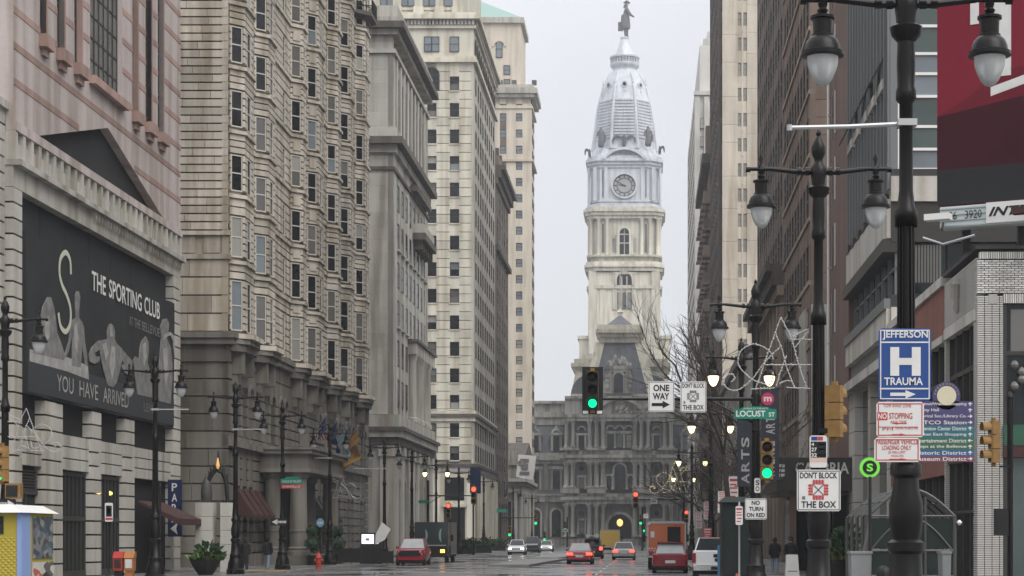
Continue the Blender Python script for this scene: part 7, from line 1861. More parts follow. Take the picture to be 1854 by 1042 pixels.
for i, (px0, px1, Y, lb) in enumerate(((1541, 1578, 41, 'grey concrete planter box left of the tallest lamp foot'), (1706, 1722, 41, 'grey concrete planter box right of the tallest lamp foot'))):
    a, b = at(px0, 1002, Y), at(px1, 1002, Y); t = thing('planter_box', lb, 'planter', ((a[0] + b[0]) / 2, Y, .15), 'grey planter boxes by the subway entrance')
    MB().hexa([(a[0] + .03, Y), (b[0] - .03, Y), (b[0] - .03, Y + .6), (a[0] + .03, Y + .6)], .15, a[2], [(a[0], Y - .03), (b[0], Y - .03), (b[0], Y + .63), (a[0], Y + .63)]).build('box', M['planter_grey'] if 'planter_grey' in M else M.setdefault('planter_grey', stone('planter_grey', (.16, .165, .165), streak=.15)), t)
    MB().box(a[0] - .02, b[0] + .02, Y - .05, Y + .65, a[2], a[2] + .05).build('rim', M['planter_grey'], t)
mt = MB(); c = at(1600, 1035, 43); mt.lathe([(.16, 0), (.17, .9), (.15, 1.0), (.05, 1.08)], (c[0], 43, .15), 12); mt.build('litter_bin', M['dark_metal'], None, 'dark round litter bin behind the tallest lamp foot', 'bin', smooth=True)

# leaves and planters
def leaf_clump(mb, c, rx, rz, n, s, up=.5):
    for _ in range(n):
        a = random.uniform(0, 2 * math.pi); r = rx * math.sqrt(random.random()); h = random.uniform(0, 1)
        p = Vector((c[0] + r * math.cos(a), c[1] + r * math.sin(a), c[2] + rz * h * (1 - .5 * (r / rx) ** 2)))
        d = Vector((math.cos(a) * (.3 + r / rx), math.sin(a) * (.3 + r / rx), random.uniform(up - .4, up + .6))).normalized(); sd_ = d.cross(Vector((random.uniform(-1, 1), random.uniform(-1, 1), .3))).normalized()
        l = s * random.uniform(.6, 1.3); w_ = l * random.uniform(.25, .4); m = p + d * l * .5
        mb.add([p, m + sd_ * w_, p + d * l, m - sd_ * w_], [(0, 1, 2, 3)])
M['leaf_dark'] = plain('leaf_dark', (.025, .055, .022), .55, var=.4); M['leaf_light'] = plain('leaf_light', (.13, .20, .055), .55, var=.35); M['leaf_yellow'] = plain('leaf_yellow', (.22, .24, .05), .55, var=.3)
def planter(px, Y, rim_z, r, label, m, leaves, hgt):
    x = (px - 1170) * Y / 3500; t = thing('planter_bowl', label, 'planter', (x, Y, .15))
    p = MB(); p.lathe([(r * .45, 0), (r * .5, .05), (r * .7, (rim_z - .15) * .35), (r * .95, (rim_z - .15) * .8), (r, rim_z - .15), (r * .93, rim_z - .15), (r * .9, rim_z - .22)], (x, Y, .15), 18); p.build('bowl', M[m], t, smooth=True)
    for i, (mm, n, s, rr, hh) in enumerate(leaves):
        l = MB(); leaf_clump(l, (x + (0 if i == 0 else random.uniform(-.2, .2)), Y, rim_z - .1), r * rr, hgt * hh, n, s); l.build('plants', M[mm], t, kind='stuff')
planter(372, 88, .86, .70, 'dark round planter bowl with leafy greens at the pavement edge', 'dark_metal', [('leaf_light', 170, .3, .9, .45), ('leaf_dark', 130, .35, .7, .9), ('leaf_yellow', 60, .22, .8, .4)], .9)
planter(1518, 70, 1.05, .5, 'flower filled planter right of the near box sign', 'dark_metal', [('leaf_light', 120, .2, .95, .5), ('leaf_dark', 160, .3, .8, 1.0), ('leaf_yellow', 120, .14, 1.0, .4)], 1.2)
planter(1535, 72, 1.0, .45, 'smaller leafy planter beside the hotel door', 'dark_metal', [('leaf_dark', 160, .3, .9, 1.3), ('leaf_yellow', 50, .14, 1.0, .4)], 1.2)
for px, Y, lb in ((566, 119.2, 'clipped dark topiary left of the porch opening'), (611, 126.5, 'clipped dark topiary right of the porch opening'), (601, 124, 'smaller dark topiary in the porch opening')):
    x = (px - 1170) * Y / 3500; t = thing('topiary', lb, 'topiary', (x, Y, .15), 'topiaries at the hotel porch')
    p = MB(); p.lathe([(.28, 0), (.36, .6), (.38, .62), (.3, .62)], (x, Y, .15), 12); p.build('pot', M['dark_metal'], t, smooth=True)
    for (zc, r) in ((1.3, .5), (2.1, .38)):
        l = MB()
        for _ in range(260):
            v = Vector((random.gauss(0, 1), random.gauss(0, 1), random.gauss(0, 1))).normalized(); p0 = Vector((x, Y, .15 + zc)) + v * r * random.uniform(.8, 1.05); s_ = v.cross(Vector((.3, .5, random.uniform(-1, 1)))).normalized(); u_ = v.cross(s_)
            l.add([p0 - s_ * .06, p0 + u_ * .05 + v * .04, p0 + s_ * .07 + v * .03, p0 - u_ * .05], [(0, 1, 2, 3)])
        l.lathe([(.0, -r * .8), (r * .7, -r * .4), (r * .8, 0), (r * .7, r * .4), (0, r * .8)], (x, Y, .15 + zc), 10); l.build('foliage', M['leaf_dark'], t, kind='stuff')

# ------------------------------------------------------------------ left pavement objects
kk = thing('news_kiosk', 'yellow quilted newsstand kiosk with white roof and art posters', 'kiosk', (-18.7, 55.4, .15))
KX0, KX1, KY0, KY1 = -20.4, -17.45, 54.0, 56.9
MB().box(KX0, KX1, KY0, KY1, .15, 2.55).build('body', M['kiosk_yellow'] if 'kiosk_yellow' in M else M.setdefault('kiosk_yellow', plain('kiosk_yellow', (.36, .29, .04), .5)), kk)
MB().hexa([(KX0 - .2, KY0 - .25), (KX1 + .12, KY0 - .25), (KX1 + .12, KY1 + .2), (KX0 - .2, KY1 + .2)], 2.55, 2.78, [(KX0, KY0), (KX1 - .3, KY0), (KX1 - .3, KY1), (KX0, KY1)]).build('roof', M['sign_white'], kk)
KF = FS(KY0); KE = FE(KX1)
dd = MB()
for i in range(18):
    for j in range(24):
        u, z = KX1 - .12 - i * .16 - (.08 if j % 2 else 0), .25 + j * .072
        if z < 1.9: b = len(dd.v); dd.add([KF.p(u - .06, 0, z), KF.p(u, 0, z - .055), KF.p(u + .06, 0, z), KF.p(u, 0, z + .055), KF.p(u, .02, z)], [(0, 1, 4), (1, 2, 4), (2, 3, 4), (3, 0, 4)])
dd.build('quilted_panel', M['kiosk_yellow'], kk, kind='stuff')
KF.blk('serving_hatch', M['sign_black'], KX0 + .1, KX1 - .5, 1.95, 2.45, 0, .02, kk); KF.blk('blue_edge', M['kiosk_blue'] if 'kiosk_blue' in M else M.setdefault('kiosk_blue', plain('kiosk_blue', (.22, .30, .52), .5)), KX1 - .12, KX1 + .01, .15, 2.55, 0, .03, kk)
KE.blk('blue_panel', M['kiosk_blue'], KY0, KY0 + .75, .15, 2.55, 0, .02, kk)
def art(name, cols, scale):
    m, n, l, b = base_mat(name); b.inputs['Roughness'].default_value = .5
    g = n.new('ShaderNodeTexCoord'); v = n.new('ShaderNodeTexVoronoi'); v.inputs['Scale'].default_value = scale; v.feature = 'F1'
    no = n.new('ShaderNodeTexNoise'); no.inputs['Scale'].default_value = 3; r = n.new('ShaderNodeValToRGB'); r.color_ramp.interpolation = 'CONSTANT'
    while len(r.color_ramp.elements) < len(cols): r.color_ramp.elements.new(.5)
    for i, c in enumerate(cols): r.color_ramp.elements[i].position = i / len(cols); r.color_ramp.elements[i].color = (*c, 1)
    sp = n.new('ShaderNodeSeparateColor'); l(g.outputs['Object'], v.inputs['Vector']); l(v.outputs['Color'], sp.inputs[0]); l(sp.outputs[0], r.inputs[0]); l(r.outputs[0], b.inputs['Base Color']); return m
M['art_a'] = art('mural_print', [(.05, .06, .09), (.10, .12, .15), (.18, .17, .16), (.05, .10, .10), (.25, .22, .18), (.06, .05, .05)], 7); M['art_b'] = art('poster_print', [(.45, .43, .40), (.03, .03, .03), (.40, .10, .06), (.10, .09, .09), (.5, .47, .42)], 4)
KE.blk('poster', M['art_a'], KY0 + .95, KY1 - .1, 1.25, 2.45, 0, .03, kk); KE.blk('poster', M['art_b'], KY0 + .85, KY1 - .05, .15, 1.15, 0, .03, kk)
for i, (px, c, lb) in enumerate(((213, (.40, .05, .04), 'red slanted news box below the bus stop sign'), (233, (.42, .17, .06), 'orange news box beside the red one'))):
    x = (px - 1170) * 76 / 3500; t = thing('news_box', lb, 'news box', (x, 76, .15)); mm = plain('news_box_paint_%s' % ('red' if i == 0 else 'orange'), c, .45)
    MB().box(x - .18, x + .18, 76, 76.4, .55, 1.05).build('box', mm, t); MB().hexa([(x - .2, 75.97), (x + .2, 75.97), (x + .2, 76.42), (x - .2, 76.42)], 1.05, 1.3, [(x - .2, 76.2), (x + .2, 76.2), (x + .2, 76.42), (x - .2, 76.42)]).build('hood', mm, t)
    MB().box(x - .13, x + .13, 75.97, 75.99, .65, 1.0).build('door', M['sign_white'] if i else M['maroon'], t); MB().box(x - .15, x + .15, 76.05, 76.35, .15, .55).build('stand', mm if i else M['dark_metal'], t)
post(290, 84, 4.0, 'plain dark post below the PARK sign', .05, 'dark_metal')
# bronze arch sculpture
sc = thing('arch_sculpture', 'dark bronze arch sculpture with flame tip on two pale stone plinths', 'sculpture', at(392, 1000, 96))
for (px0, px1) in ((357, 388), (402, 423)):
    a, b = at(px0, 0, 96)[0], at(px1, 0, 96)[0]
    for i in range(5): MB().box(a, b, 95.6, 96.5, .15 + i * .69, .15 + i * .69 + .67).build('plinth_block', M['white_stone'], sc)
S2 = lambda px, py: Vector(at(px, py, 96))
Q = lambda zx, zy: S2(340 + zx / 4.31, 800 + zy / 4.31)
ab = MB(); ab.tube([Q(160, 300), Q(178, 262), Q(203, 232), Q(240, 222), Q(272, 236), Q(293, 285), Q(303, 360), Q(309, 440)], .13, 8, .10); ab.tube([Q(309, 440), Q(313, 560), Q(325, 700), Q(338, 870)], .09, 6, .07); ab.tube([Q(240, 230), Q(239, 140), Q(237, 62)], .16, 8, .015)
for p_ in (((190, 245), (180, 185), .13), ((212, 232), (203, 168), .11), ((274, 240), (283, 178), .13), ((296, 290), (314, 248), .1), ((176, 262), (160, 222), .1)): ab.tube([Q(*p_[0]), Q(*p_[1])], p_[2], 6, .015)
ab.build('arch', M['dark_metal'], sc, smooth=True)
ow = MB(); c = S2(374, 908.5); ow.lathe([(.2, 0), (.27, .12), (.29, .45), (.25, .8), (.2, 1.0), (.09, 1.2), (.02, 1.42)], c, 12); ow.tube([S2(371, 910), S2(373, 945), S2(376, 985)], .05, 6); ow.build('figure', M.setdefault('bronze_grey', plain('bronze_grey', (.075, .073, .07), .5, .2)), sc, smooth=True)
fl = MB(); fl.lathe([(.05, 0), (.1, .15), (.03, .55)], Q(240, 210) + Vector((0, -.16, 0)), 6); fl.build('flame', M.setdefault('amber_dim', lit('amber_dim', (.8, .42, .14), .3)), sc)
# hydrant
hx0, hy0 = at(577, 0, 106)[0], 106
hy = thing('fire_hydrant', 'red fire hydrant at the left kerb', 'hydrant', (hx0, hy0, .15)); HR = plain('hydrant_red', (.42, .05, .035), .4)
p = MB(); p.lathe([(.2, 0), (.2, .06), (.14, .08), (.13, .55), (.17, .57), (.17, .63), (.15, .66), (.11, .78), (.05, .84), (.05, .9), (.02, .92)], (hx0, hy0, .15), 12); p.build('barrel', HR, hy, smooth=True)
for s in (-1, 1): q = MB(); q.tube([(hx0 + s * .12, hy0, .6), (hx0 + s * .24, hy0, .6)], .07, 8); q.build('outlet', HR, hy)
q = MB(); q.tube([(hx0, hy0 - .12, .52), (hx0, hy0 - .26, .52)], .09, 8); q.build('outlet', HR, hy)
# flags over the porch
def flag(px, py, Y, kind, label):
    x, y, z = at(px, py, Y); t = thing('flag', label, 'flag', (x, y, z), 'flags on slanting poles over the hotel porch')
    tip = Vector((x, y, z)); rt = Vector((XF + .3, y + 2.2, z - 3.4)); p = MB(); p.tube([rt, tip], .04, 6); p.lathe([(.03, 0), (.07, .06), (.02, .12)], tip, 6); p.build('pole', M['steel'], t)
    # cloth hangs from the pole in soft folds
    nu, nv = 18, 13; vs = []; dirp = (rt - tip).normalized()
    for j in range(nv + 1):
        for i in range(nu + 1):
            f, g = i / nu, j / nv
            top = tip + dirp * (.1 + 1.7 * g)
            sw = .16 * math.sin(f * 9 + g * 4) * f + .05 * math.sin(f * 23 + 2 * g)
            q = top + Vector((.35 * f * (.5 - g) + sw * .7, sw, -2.3 * f * (1 - .15 * g))); vs.append(q)
    mb = MB(); fs = []
    mats = {'us': [M['flag_red'], M['flag_white'], M['flag_blue']], 'navy': [M['flag_blue']], 'sky': [M['flag_sky']], 'gold': [M['flag_gold']]}[kind]
    mb.v = [tuple(v) for v in vs]
    for j in range(nv):
        for i in range(nu):
            a = j * (nu + 1) + i; mb.f.append((a, a + 1, a + nu + 2, a + nu + 1))
            mb.mi.append((2 if (j < 7 and i < 8) else j % 2) if kind == 'us' else 0)
    o = mb.build('cloth', mats, t, smooth=True); md = o.modifiers.new('thick', 'SOLIDIFY'); md.thickness = .012
    if kind == 'us':
        st = MB()
        for r in range(4):
            for cidx in range(4):
                k = (1 + r * 1.6); a = int(1 + r * 1.6) * (nu + 1) + 1 + cidx * 2; p0 = vs[a]; 
                for off in (-.03, .03): st.add([p0 + Vector((.04 * math.cos(t_ * 4 * math.pi / 5 + math.pi / 2), off, .04 * math.sin(t_ * 4 * math.pi / 5 + math.pi / 2))) for t_ in range(5)], [(0, 1, 2, 3, 4)])
        st.build('stars', M['flag_white'], t, kind='stuff')
M['flag_red'] = plain('flag_red', (.30, .03, .04), .8); M['flag_white'] = plain('flag_white', (.55, .54, .52), .8); M['flag_blue'] = plain('flag_blue', (.02, .028, .085), .8); M['flag_sky'] = plain('flag_sky', (.18, .26, .30), .8); M['flag_gold'] = plain('flag_gold', (.28, .16, .045), .8)
flag(590, 752, 127, 'us', 'stars and stripes flag leftmost over the hotel porch'); flag(610, 760, 131, 'navy', 'navy blue flag over the hotel porch'); flag(628, 766, 135.5, 'sky', 'pale blue flag over the hotel porch'); flag(648, 772, 140, 'gold', 'golden orange flag rightmost over the hotel porch')

# ------------------------------------------------------------------ bare street trees
M['bark'] = plain('bark', (.055, .047, .042), .85, var=.3)
def bare_tree(x, y, h, label, lean=(0, 0), seed=1, spread=1.0, depth=6, th0=2.6, limbs=()):
    rnd = random.Random(seed); t = thing('bare_tree', label, 'tree', (x, y, .15), 'bare street trees on the right pavement')
    tk = MB(); br = MB(); p0 = Vector((x, y, .15)); p1 = p0 + Vector((lean[0] * .25, lean[1] * .25, th0)); tk.tube([p0, p0.lerp(p1, .5) + Vector((.04, .03, 0)), p1], h * .014, 8, h * .010); tk.build('trunk', M['bark'], t, smooth=True)
    def grow(p, d, ln, r, k):
        n = 3; pts = [p]; q = p
        for i in range(n):
            d = (d + Vector((rnd.gauss(0, .16), rnd.gauss(0, .16), rnd.gauss(.03, .10)))).normalized(); q = q + d * ln / n; pts.append(q)
        br.tube(pts, r, 5 if k > 2 else 4, r * .62)
        if k == 0: return
        for c in range(3 if k > 1 else 2):
            a = rnd.uniform(.35, .9) * (1 if c else .5); ax = Vector((rnd.gauss(0, 1), rnd.gauss(0, 1), rnd.gauss(0, .4))).normalized(); nd = (d * math.cos(a) + ax * math.sin(a) * spread + Vector((lean[0], lean[1], .15)) * .05).normalized()
            grow(pts[-1] if c == 0 else pts[rnd.choice((1, 2, 3))], nd, ln * rnd.uniform(.62, .84), r * (.62 if c else .7), k - 1)
    for i in range(4):
        a = i * math.pi / 2 + rnd.uniform(-.4, .4); d = Vector((math.cos(a) * .7 + lean[0] * .3, math.sin(a) * .7 + lean[1] * .3, 1.0)).normalized(); grow(p1, d, h * .22, h * .007, depth - 1)
    for pl in limbs:                                                   # long limbs leaning out over the street
        pts = [Vector(at(px, py, y + dy)) for px, py, dy in pl]; br.tube(pts, .05, 5, .012); depth0 = 2
        for i in range(1, len(pts)):
            for _ in range(3): d = (pts[i] - pts[i - 1]).normalized(); grow(pts[i - 1].lerp(pts[i], rnd.random()), (d + Vector((rnd.gauss(0, .5), rnd.gauss(0, .5), rnd.gauss(.25, .45)))).normalized(), rnd.uniform(.5, 1.0), .014, 2)
    br.build('branches', M['bark'], t, kind='stuff', smooth=True)
bare_tree(3.3, 72.0, 9.0, 'bare tree whose twigs reach left over the ONE WAY sign', (-1.7, -.2), 5, .7, 5, 4.8, [[(1345, 772, 0), (1318, 752, -.4), (1275, 735, -.8), (1240, 708, -1.0), (1205, 680, -1.1), (1178, 640, -1.0), (1160, 590, -1.0)], [(1240, 708, -1.0), (1222, 660, -.9), (1200, 640, -.7), (1190, 612, -.6)], [(1318, 752, -.4), (1290, 690, 0), (1262, 650, .3), (1245, 610, .5)], [(1275, 735, -.8), (1228, 738, -.6), (1188, 722, -.3)]])
bare_tree(4.3, 92.0, 7.4, 'bare tree behind the white pickup', (.1, 0), 11, .8)
bare_tree(4.2, 118.0, 8.0, 'bare tree beside the orange truck', (0, 0), 23, .8)
bare_tree(4.3, 136.0, 8.4, 'bare tree beyond the orange truck', (0, 0), 31, .8)
bare_tree(4.2, 76.0, 7.8, 'bare tree between the pickup and the dark pole banners', (.2, 0), 44, 1.1)

# street-level clutter along the left pavement
for px0, px1, Y, h, lb in ((606, 652, 124, 1.15, 'low dark cafe barrier beside the advertising screen'), (676, 712, 122, 1.0, 'low dark cafe barrier beside the red parked jeep')):
    a, b = at(px0, 0, Y)[0], at(px1, 0, Y)[0]; t = thing('cafe_barrier', lb, 'barrier', ((a + b) / 2, Y, .15), 'cafe barriers on the left pavement'); n = 3
    for i in range(n): MB().box(a + (b - a) * i / n + .02, a + (b - a) * (i + 1) / n - .02, Y, Y + .06, .25, h).build('panel', M['dark_metal'], t)
    for i in range(n + 1): MB().box(a + (b - a) * i / n - .02, a + (b - a) * i / n + .02, Y - .02, Y + .08, .15, h + .08).build('upright', M['dark_metal'], t)
for i, (px, Y, w_, lb) in enumerate(((838, 200, 1.3, 'dark clipped shrub tub behind the delivery truck'), (866, 215, 1.5, 'wide dark shrub tub under the blue boxed sign'), (893, 250, 1.6, 'dark shrub tub at the foot of the brown block'))):
    x = at(px, 0, Y)[0]; t = thing('shrub_tub', lb, 'shrub', (x, Y, .15), 'shrub tubs on the far left pavement'); MB().hexa([(x - w_, Y - .5), (x + w_, Y - .5), (x + w_, Y + .5), (x - w_, Y + .5)], .15, .8).build('tub', M['dark_metal'], t)
    l = MB(); 
    for k in range(5): leaf_clump(l, (x + (k - 2) * w_ * .4, Y, .7), .6, 1.1, 110, .3)
    l.build('foliage', M['leaf_dark'], t, kind='stuff')
# ================================================================== VEHICLES (built at the origin, nose towards +y)
def paint(name, col, rough=.25): 
    m = plain(name, col, rough, 0, var=.04, coat=.6); return m
def body_loft(mb, st):
    """st: list of (y, half width, z bottom, z top, shoulder) cross sections, joined"""
    rings = []
    for (y, hw, z0, z1, sh) in st:
        k = z1 - z0
        rings.append([(-hw * .90, y, z0), (hw * .90, y, z0), (hw, y, z0 + k * .25), (hw, y, z0 + k * .62), (hw * sh, y, z1), (-hw * sh, y, z1), (-hw, y, z0 + k * .62), (-hw, y, z0 + k * .25)])
    n = 8; vs = [p for r in rings for p in r]; fs = []
    for j in range(len(rings) - 1):
        for i in range(n): fs.append((j * n + i, j * n + (i + 1) % n, (j + 1) * n + (i + 1) % n, (j + 1) * n + i)[::-1])
    fs += [tuple(range(n)), tuple((len(rings) - 1) * n + n - 1 - i for i in range(n))]
    mb.add(vs, fs)
def glass_quad(name, q, par, m='car_glass', off=.012):
    a, b, c, d = [Vector(p) for p in q]; nn = (b - a).cross(d - a).normalized(); mb = MB()
    vs = [p + nn * off for p in (a, b, c, d)] + [p - nn * .01 for p in (a, b, c, d)]
    mb.add(vs, [(0, 1, 2, 3), (7, 6, 5, 4), (0, 4, 5, 1), (1, 5, 6, 2), (2, 6, 7, 3), (3, 7, 4, 0)]); return mb.build(name, M[m], par)
M['car_glass'] = plain('car_glass', (.02, .024, .026), .05, var=0)
M['car_glass_pale'] = plain('car_glass_painted_sky', (.34, .36, .36), .08, var=.25, scale=2)  # sky reflection painted into the pane as a pale colour
M['lamp_red_off'] = plain('lamp_red_unlit', (.25, .015, .015), .2)
def inset(q, f=.08):
    c = sum((Vector(p) for p in q), Vector()) / 4; return [tuple(Vector(p).lerp(c, f)) for p in q]
def wheel(t, x, y, r, wd=.22):
    w_ = MB(); s = 1 if x > 0 else -1; pts = [(r * .62, 0), (r * .9, 0), (r, .03), (r, wd - .03), (r * .9, wd), (r * .62, wd)]; n = 20; vs = []
    for rr, dx in pts:
        for i in range(n): a = 2 * math.pi * i / n; vs.append((x + s * (dx - wd), y + rr * math.cos(a), r + rr * math.sin(a)))
    fs = [(j * n + i, j * n + (i + 1) % n, (j + 1) * n + (i + 1) % n, (j + 1) * n + i) for j in range(len(pts) - 1) for i in range(n)]
    w_.add(vs, fs); o = w_.build('wheel', M['rubber'], t)
    rm = MB(); rv = [(x - s * .03, y + r * .6 * math.cos(2 * math.pi * i / n), r + r * .6 * math.sin(2 * math.pi * i / n)) for i in range(n)] + [(x - s * .0, y, r)]; rm.add(rv, [((i + 1) % n, i, n) if s > 0 else (i, (i + 1) % n, n) for i in range(n)])
    rm.add([(x - s * wd, p[1], p[2]) for p in rv[:n]], [tuple(range(n))]); rm.build('rim', M['steel'], o)
def finish(t, label, cat, x, y, rz, group=None):
    t.location = (x, y, .004); t.rotation_euler = (0, 0, rz); tag(t, label, cat, group); WLOC[t.name] = Vector((x, y, 0)); return t
def root(name):
    t = bpy.data.objects.new(name, None); COL.objects.link(t); WLOC[t.name] = Vector((0, 0, 0)); return t

def car(name, label, x, y, rz, pm, L, W, H, kind='sedan', brake=True, heads=False, rearglass='car_glass', roofrack=None, belt=None, cat='car'):
    t = root(name); hw = W / 2; r = .33 if kind == 'sedan' else .37; g = .22 if kind == 'sedan' else .27; zb = belt or (H * .63)
    b = MB()
    if kind == 'sedan':
        st = [(0, hw * .80, g + .18, zb - .12, .86), (.06, hw * .92, g + .06, zb - .05, .88), (.35, hw * .98, g, zb, .88), (L * .5, hw, g - .02, zb - .01, .90), (L - 1.15, hw * .99, g, zb - .05, .88), (L - .35, hw * .93, g + .02, zb - .22, .84), (L - .03, hw * .78, g + .12, zb - .34, .82)]
        cab = [(.62, 1.55), (L - 2.75, L - 1.75)]      # (rear base, rear roof), (front roof, front base)
    else:
        st = [(0, hw * .88, g + .15, zb - .04, .92), (.06, hw * .95, g + .04, zb, .92), (.4, hw * .99, g, zb, .92), (L * .5, hw, g - .02, zb, .92), (L - 1.2, hw * .99, g, zb - .03, .9), (L - .3, hw * .95, g + .02, zb - .12, .88), (L - .02, hw * .84, g + .1, zb - .28, .86)]
        cab = [(.10, .62), (L - 2.35, L - 1.45)]
    body_loft(b, st); b.build('body', pm, t, smooth=True)
    (ya, yb), (yc, yd) = cab; wb, wr = hw * .87, hw * .68; z0, z1 = zb - .03, H
    c = MB(); zr = z1 - .03
    c.add([(-wb, ya, z0), (wb, ya, z0), (wb, yd, z0), (-wb, yd, z0), (-wr, yb, zr), (wr, yb, zr), (wr, yc, zr), (-wr, yc, zr), (-wr * .9, yb + .15, z1), (wr * .9, yb + .15, z1), (wr * .9, yc - .12, z1), (-wr * .9, yc - .12, z1)],
          [(0, 1, 5, 4), (1, 2, 6, 5), (2, 3, 7, 6), (3, 0, 4, 7), (4, 5, 9, 8), (5, 6, 10, 9), (6, 7, 11, 10), (7, 4, 8, 11), (8, 9, 10, 11)])
    c.build('roof', pm, t)
    glass_quad('rear_window', inset([(-wb, ya, z0 + .02), (wb, ya, z0 + .02), (wr, yb, zr), (-wr, yb, zr)], .10), t, rearglass)
    glass_quad('windscreen', inset([(wb, yd, z0 + .02), (-wb, yd, z0 + .02), (-wr, yc, zr), (wr, yc, zr)], .08), t)
    for s in (-1, 1):
        ym, yt = (ya + yd) / 2, (yb + yc) / 2
        q1 = [(s * wb, ya + .25, z0 + .05), (s * wb, ym - .05, z0 + .05), (s * wr, yt - .05, zr), (s * wr, yb + .1, zr)]; q2 = [(s * wb, ym + .05, z0 + .05), (s * wb, yd - .25, z0 + .05), (s * wr, yc - .08, zr), (s * wr, yt + .05, zr)]
        for q in (q1, q2): glass_quad('side_window', inset(q if s > 0 else [q[1], q[0], q[3], q[2]], .07), t)
        wheel(t, s * (hw - .01), .85, r); wheel(t, s * (hw - .01), L - .9, r)
        m = MB(); m.box(s * (hw + .02) - .1, s * (hw + .02) + .1, yd - .35, yd - .2, zb - .02, zb + .13); m.build('mirror', pm, t)
        tl = MB(); zt = zb - .20
        if kind == 'sedan': tl.box(min(s * hw * .5, s * hw * .93), max(s * hw * .5, s * hw * .93), -.02, .16, zt - .09, zt + .09)
        else: tl.box(min(s * hw * .66, s * hw * .95), max(s * hw * .66, s * hw * .95), -.025, .14, zt - .12, zt + .16)
        tl.build('tail_light', M['tail'] if brake else M['lamp_red_off'], t)
        hl = MB(); hl.box(min(s * hw * .52, s * hw * .86), max(s * hw * .52, s * hw * .86), L - .22, L - .02, zb - .46, zb - .30); hl.build('headlight', M['headlight'] if heads else M['chrome'], t)
    bp = MB(); bp.hexa([(-hw * .85, -.09), (hw * .85, -.09), (hw * .93, .12), (-hw * .93, .12)], g + .12, g + .36); bp.build('rear_bumper', pm, t)
    bp = MB(); bp.hexa([(-hw * .9, L - .15), (hw * .9, L - .15), (hw * .78, L + .06), (-hw * .78, L + .06)], g + .08, g + .34); bp.build('front_bumper', pm, t)
    MB().box(-hw * .45, hw * .45, L - .04, L + .015, zb - .5, zb - .36).build('grille', M['sign_black'], t)
    MB().box(-.26, .26, -.105 if kind != 'sedan' else -.105, -.05, g + .26, g + .40).build('number_plate', M['sign_white'], t)
    MB().box(-hw * .5, hw * .5, -.03, .05, zb - .31, zb - .27).build('trunk_trim', M['chrome'] if kind == 'sedan' else pm, t)
    MB().box(-hw * .8, hw * .8, .1, L - .1, .14, g + .1).build('underbody', M['rubber'], t)
    if kind != 'sedan':
        for s in (-1, 1): q = MB(); q.tube([(s * wr * .9, yb + .3, z1 + .05), (s * wr * .9, yc - .3, z1 + .05)], .025, 6); q.build('roof_rail', M['dark_metal'], t)
        MB().hexa([(-wr, yb - .22), (wr, yb - .22), (wr, yb + .1), (-wr, yb + .1)], zr - .02, zr + .03).build('spoiler', pm, t)
    return finish(t, label, cat, x, y, rz)
RED, DRED = paint('red_paint', (.30, .012, .025)), paint('deep_red_paint', (.22, .010, .022)); SILVER = paint('silver_paint', (.46, .46, .44)); WHITE = paint('white_paint_car', (.66, .67, .67)); BLACK = paint('black_paint', (.014, .015, .017)); GREY = paint('grey_paint', (.06, .065, .07))
car('red_sedan', 'red saloon car with brake lights on in the left of our lanes', -4.62, 134, 0, RED, 4.75, 1.86, 1.46, rearglass='car_glass_pale')
car('silver_sedan', 'silver saloon car waiting under the City Hall arch', -1.86, 160, 0, SILVER, 5.1, 1.95, 1.48)
car('red_hatchback', 'dark red crossover car stopped behind the orange truck', 1.25, 100, 0, DRED, 4.5, 1.88, 1.62, 'suv', False, False, 'car_glass_pale', belt=1.0)
s = car('dark_wagon', 'dark wagon with kayaks on its roof ahead of the red saloon', -4.7, 168, 0, BLACK, 4.8, 1.9, 1.72, 'suv', True, cat='car')
WLOC[s.name] = Vector((0, 0, 0))
for i, (dx, c) in enumerate(((-.38, 'sign_white'), (.42, 'print_white'))):
    k = MB(); k.tube([(dx, .1, 2.0), (dx, .8, 1.97), (dx, 2.4, 1.96), (dx, 3.6, 1.98), (dx, 4.2, 2.02)], .2, 8, .1); o = k.build('roof_kayak', M[c], s, label='pale kayak tied to the roof', smooth=True)
car('white_suv', 'white car with glaring headlights coming towards us', -13.9, 211, R(180), WHITE, 4.6, 1.9, 1.62, 'suv', False, True, belt=1.02)
car('dark_van', 'dark van parked behind the oncoming white car', -14.0, 240, R(180), GREY, 4.9, 2.0, 2.0, 'suv', False, False, belt=1.2)
car('pale_sedan', 'pale car half hidden behind the dark van', -13.2, 258, R(180), SILVER, 4.6, 1.85, 1.45, 'sedan', False, True)
car('red_jeep', 'red parked jeep with pale windscreen facing us at the left kerb', -15.75, 133, R(180), RED, 4.4, 1.98, 1.80, 'suv', False, False, belt=1.12)
# dress the jeep's front: dark grille and pale windscreen
j = bpy.data.objects.get('red_jeep')
MB_ = MB(); MB_.box(-.66, .66, 4.40, 4.49, .62, .98)
o = bpy.data.objects.new('slotted_grille', MB_.mesh('slotted_grille', M['sign_black'])); COL.objects.link(o); o.parent = j
for ch in j.children:
    if ch.name.startswith('windscreen'): ch.data = ch.data.copy(); ch.data.materials[0] = M['car_glass_pale']

